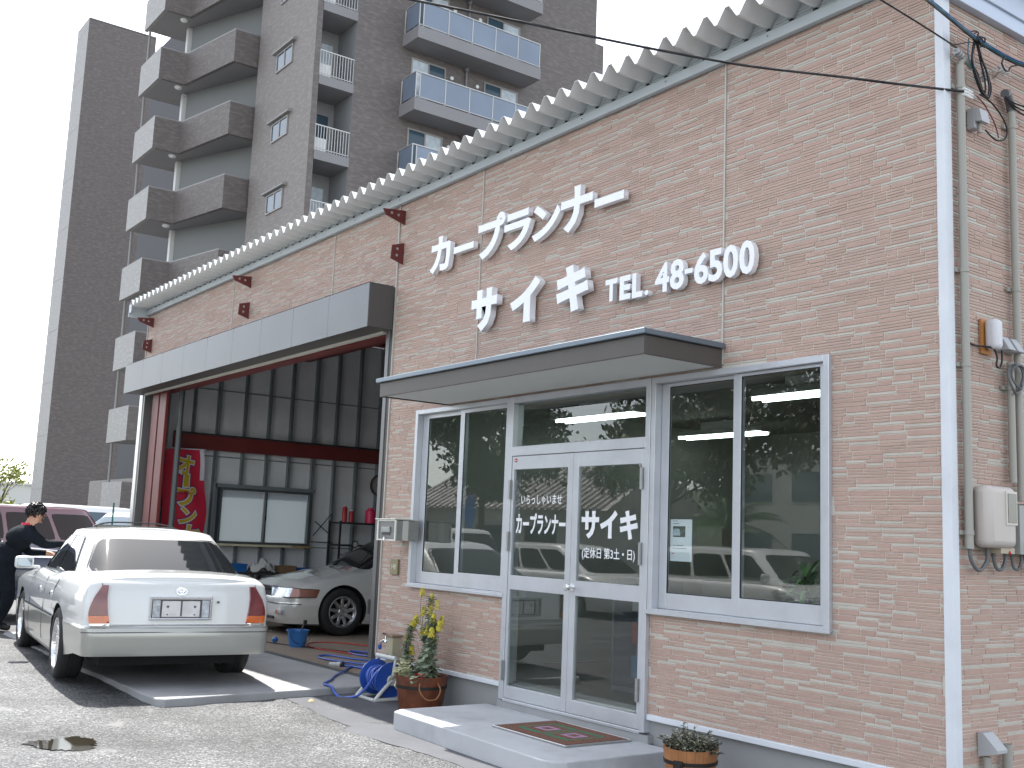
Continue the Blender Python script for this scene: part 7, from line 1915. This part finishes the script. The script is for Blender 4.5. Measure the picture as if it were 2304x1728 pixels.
# ------------------------------------------------------------------ street side, mirrored in the windows
def tree_at(name, label, loc, h_trunk, crown_c, crown_r, nleaf, size, m_leaf, m_bark, seed, nb=10, group=None, lumps=9, sparse=0.0):
    random.seed(seed)
    o = thing(name, label, 'tree', loc, 0, group)
    b = MB(); r0 = 0.035 * (h_trunk + crown_c[2]) * 0.6
    pts = [Vector((0, 0, -0.1))]
    for i in range(5): pts.append(Vector((random.uniform(-0.06, 0.06) * h_trunk, random.uniform(-0.06, 0.06) * h_trunk, (i + 1) / 5 * crown_c[2])))
    b.tube(pts, r0, 8, r1=r0 * 0.35); b.obj('trunk', m_bark, o, smooth=60)
    br = MB(); cl = []
    C0 = Vector(crown_c); R_ = Vector(crown_r)
    for i in range(lumps):
        a = 2 * PI * i / lumps * 1.618 * 2; z = random.uniform(-0.7, 0.9); rr = math.sqrt(max(0, 1 - z * z)) * random.uniform(0.35, 0.8)
        c = C0 + Vector((R_.x * rr * math.cos(a), R_.y * rr * math.sin(a), R_.z * z * 0.75)); s_ = random.uniform(0.28, 0.5)
        cl.append((c, s_))
        st_ = pts[3] if c.z > pts[3].z else pts[2]
        midp = st_.lerp(c, 0.5) + Vector((random.uniform(-.1, .1), random.uniform(-.1, .1), 0.12)) * R_.z * 0.4
        br.tube(catmull([st_, midp, c], 4), r0 * 0.35, 6, r1=r0 * 0.06)
        for k in range(nb // 2):
            e = c + Vector((random.uniform(-1, 1) * R_.x, random.uniform(-1, 1) * R_.y, random.uniform(-1, 1) * R_.z)) * s_ * 0.9
            br.tube([midp.lerp(c, random.random()), e], r0 * 0.09, 4, r1=r0 * 0.03)
    br.obj('limbs', m_bark, o, smooth=60)['kind'] = 'stuff'
    lf = MB()
    for i in range(nleaf):
        c, s_ = random.choice(cl)
        d = Vector((random.gauss(0, 1), random.gauss(0, 1), random.gauss(0, 1))).normalized() * (random.random() ** 0.45)
        p = c + Vector((d.x * R_.x, d.y * R_.y, d.z * R_.z)) * s_ * random.choice((0.8, 1.0, 1.15))
        n_ = Vector((random.gauss(0, 1), random.gauss(0, 1), random.gauss(0, 1) + 0.6)).normalized(); u_ = n_.orthogonal().normalized(); v_ = n_.cross(u_)
        w_ = size * random.uniform(0.6, 1.3)
        lf.add([p - u_ * w_, p - v_ * w_ * 0.5, p + u_ * w_, p + v_ * w_ * 0.5], [(0, 1, 2, 3)])
    lf.obj('crown', m_leaf, o)['kind'] = 'stuff'
    return o
M_bark = mat('bark', (0.10, 0.075, 0.055), 0.9, vary=0.3, vscale=8, bump=0.8, bscale=20)
M_lfd = mat('dark_leaf', (0.035, 0.06, 0.022), 0.6, island=0.45)
M_lfy = mat('spring_leaf', (0.30, 0.33, 0.07), 0.6, island=0.35)
M_lfb = mat('olive_leaf', (0.10, 0.095, 0.035), 0.6, island=0.45)
tree_at('street_tree', 'sparse young tree in yellow-green spring leaf beyond the parked minivans', (-43.4, 3.0, -1.9), 1.8, (0, 0, 2.35), (1.5, 1.5, 1.3), 900, 0.085, M_lfy, M_bark, 3, lumps=11)
yard_trees = 'trees across the street mirrored in the windows'
tree_at('garden_tree', 'dark broadleaf tree across the street, mirrored in the transom', (-29.5, -15, -1.9), 3, (0, 0, 4.6), (3.2, 3.0, 2.2), 8500, 0.13, M_lfd, M_bark, 5, group=yard_trees, lumps=12)
tree_at('garden_tree', 'bare-branched brownish tree across the street, mirrored in the office window', (-18.2, -14.5, -1.9), 3, (0, 0, 5.3), (3.6, 3.0, 2.6), 6800, 0.125, M_lfb, M_bark, 6, group=yard_trees, lumps=14)
tree_at('garden_tree', 'rounded evergreen across the street, mirrored right of the door', (-25.0, -19, -1.9), 3, (0, 0, 4.6), (2.6, 2.6, 2.0), 6800, 0.125, M_lfd, M_bark, 8, group=yard_trees, lumps=10)
tree_at('garden_tree', 'big evergreen at the street corner, mirrored at the office corner', (-13.2, -16, -1.9), 3, (0, 0, 5.4), (3.2, 3.0, 2.8), 8500, 0.13, M_lfd, M_bark, 9, group=yard_trees, lumps=12)
pm = thing('palm_tree', 'palm across the street mirrored in the office window', 'tree', (-16.4, -12.4, -1.9))
b = MB(); b.tube([(0, 0, 0), (0.03, 0, 0.9), (0, 0, 1.9)], 0.17, 10, r1=0.20); b.obj('trunk', mat('palm_trunk', (0.13, 0.06, 0.03), 0.9, vary=0.4, vscale=20), pm, smooth=60)
random.seed(14)
for i in range(22):
    a = 2 * PI * i / 22 + random.uniform(-0.1, 0.1); el = random.uniform(0.25, 1.25); L = random.uniform(1.4, 2.0); b = MB()
    d = Vector((math.cos(a) * math.cos(el), math.sin(a) * math.cos(el), math.sin(el))); sd_ = Vector((-math.sin(a), math.cos(a), 0))
    P = [Vector((0, 0, 1.9)) + d * L * t + Vector((0, 0, -0.75 * L * t * t * (1.1 - math.sin(el) * 0.5))) for t in [k / 9 for k in range(10)]]
    b.tube(P, 0.015, 4, r1=0.004)
    for k in range(2, 10):
        for j in range(3):
            q = P[k - 1].lerp(P[k], j / 3); l_ = 0.42 * math.sin(PI * min(1, k / 10 + 0.12))
            for s_ in (-1, 1):
                t_ = (P[k] - P[k - 1]).normalized()
                e = q + sd_ * s_ * l_ * 0.8 + t_ * l_ * 0.5 + Vector((0, 0, -0.3 * l_))
                b.add([q, q + t_ * 0.03, e], [(0, 1, 2)])
    b.obj('frond', M_strap, pm)
# parked vans facing the shop
minivan('van', 'cream white van parked across the yard, mirrored in the sliding window', 'van', (-24.2, -9.4, -1.92), 0.05, 4.3, 1.7, 1.72, M_vwhite, belt=1.0, slope=0.35, hood=0.8)
minivan('van', 'white compact van parked across the yard, mirrored in the door glass', 'van', (-18.9, -9.2, -1.92), 0.0, 3.9, 1.65, 1.45, M_vwhite, belt=0.9, slope=0.55, hood=0.95)
minivan('van', 'white van parked nearest the street, mirrored in the office window', 'van', (-14.4, -9.6, -1.93), 0.1, 4.0, 1.65, 1.52, M_vwhite, belt=0.95, slope=0.4, hood=0.75)
minivan('minivan', 'white minivan parked beside the camera spot, mirrored at the window corner', 'minivan', (-9.2, -9.6, -1.93), 0.3, 4.2, 1.7, 1.75, M_vwhite, belt=0.98, slope=0.4, hood=0.7)
# tiled house
def house(name, label, loc, rz, w, d, h, rise, mwall, mroof, tiles=True):
    o = thing(name, label, 'house', loc, rz)
    b = MB(); b.box(-w, w, -d, d, 0, h); b.obj('wall', mwall, o)
    b = MB(); b.prism([(-d - 0.5, h), (d + 0.5, h), (0, h + rise)], -w - 0.4, w + 0.4, 'x'); b.obj('roof', mroof, o)
    if tiles:
        b = MB(); n = int((2 * w + 0.8) / 0.3)
        for i in range(n):
            x = -w - 0.4 + 0.3 * (i + 0.5)
            for s_ in (-1, 1): b.tube([(x, s_ * (d + 0.52), h + 0.02), (x, 0, h + rise + 0.02)], 0.075, 5)
        b.obj('tile_rows', mroof, o)['kind'] = 'stuff'
    for k in range(3):
        b = MB(); b.box(-w + 0.8 + k * 2.4, -w + 2.2 + k * 2.4, d, d + 0.03, 0.9, 2.0); b.obj('window', M_apglass, o)
    return o
house('tiled_house', 'low house with pale ribbed tile roof across the street', (-34.5, -22, -1.9), -0.3, 4.5, 3.5, 2.6, 1.8, M_far, mat('pale_tiles', (0.42, 0.38, 0.36), 0.5, vary=0.3, vscale=3))
house('green_roof_house', 'house with green roof across the street', (-45, -18, -1.9), 0.2, 4, 3.5, 2.8, 2.0, M_far, mat('green_tiles', (0.14, 0.27, 0.20), 0.5, vary=0.2, vscale=3), True)
b = MB(); V = []; NXh, NYh = 30, 8
for j in range(NYh + 1):
    for i in range(NXh + 1):
        u, v = i / NXh, j / NYh
        V.append((-190 + 200 * u, -85 - 70 * v, -3 + 13 * math.sin(PI * min(1, v * 1.0 + 0.0)) * (0.55 + 0.3 * math.sin(5 * u) + 0.15 * math.sin(13 * u + 2))))
b.add(V, [(j * (NXh + 1) + i, j * (NXh + 1) + i + 1, (j + 1) * (NXh + 1) + i + 1, (j + 1) * (NXh + 1) + i) for j in range(NYh) for i in range(NXh)])
structure(b.obj('hills', mat('wooded_hill', (0.055, 0.075, 0.045), 0.9, vary=0.5, vscale=0.25), smooth=60))
b = thing('block_building', 'plain grey flats across the street', 'building', (-24, -34, -1.9), 0.1)
q = MB(); q.box(-9, 9, -4, 4, 0, 5.5); q.obj('wall', mat('flats_grey', (0.42, 0.42, 0.40), 0.8), b)
for i in range(6):
    for k in range(2):
        q = MB(); q.box(-8 + i * 2.8, -6.4 + i * 2.8, 4.0, 4.03, 1.0 + 2.5 * k, 2.2 + 2.5 * k); q.obj('window', M_apglass, b)
up = thing('utility_pole', 'concrete utility pole across the street', 'pole', (-33, -13, -1.9))
q = MB(); q.cyl((0, 0, 0), (0, 0, 9), 0.16, 12, 0.11); q.obj('shaft', M_concrete, up, smooth=50)
q = MB(); q.box(-0.9, 0.9, -0.05, 0.05, 8.0, 8.1); q.obj('cross_arm', M_steel, up)
bf = thing('banner', 'tall blue advertising banner on a pole across the street', 'banner', (-28.2, -13.4, -1.9))
q = MB(); q.cyl((0, 0, 0), (0, 0, 2.9), 0.02, 8); q.obj('pole', M_steel, bf)
q = MB(); V = []
for j in range(13):
    for i in range(4): V.append((0.02 + 0.16 * i, 0.05 * math.sin(j * 0.9 + i), 0.8 + 2.0 * j / 12))
q.add(V, [(j * 4 + i, j * 4 + i + 1, (j + 1) * 4 + i + 1, (j + 1) * 4 + i) for j in range(12) for i in range(3)]); q.obj('cloth', mat('banner_blue', (0.05, 0.18, 0.45), 0.7), bf)
gp = thing('green_pole', 'thin green pole standing in front of the white minivans', 'pole', (-27.5, 2.55, -1.87))
q = MB(); q.cyl((0, 0, 0), (0, 0, 1.95), 0.022, 8); q.obj('shaft', mat('green_paint', (0.0, 0.13, 0.10), 0.5), gp, smooth=50)

up2 = thing('utility_pole', 'second concrete utility pole behind the parked vans', 'pole', (-14.1, -18.8, -1.9))
q = MB(); q.cyl((0, 0, 0), (0, 0, 9.6), 0.16, 12, 0.11); q.obj('shaft', M_concrete, up2, smooth=50)
q = MB(); q.box(-0.7, 0.7, -0.05, 0.05, 8.9, 9.0); q.obj('cross_arm', M_steel, up2)
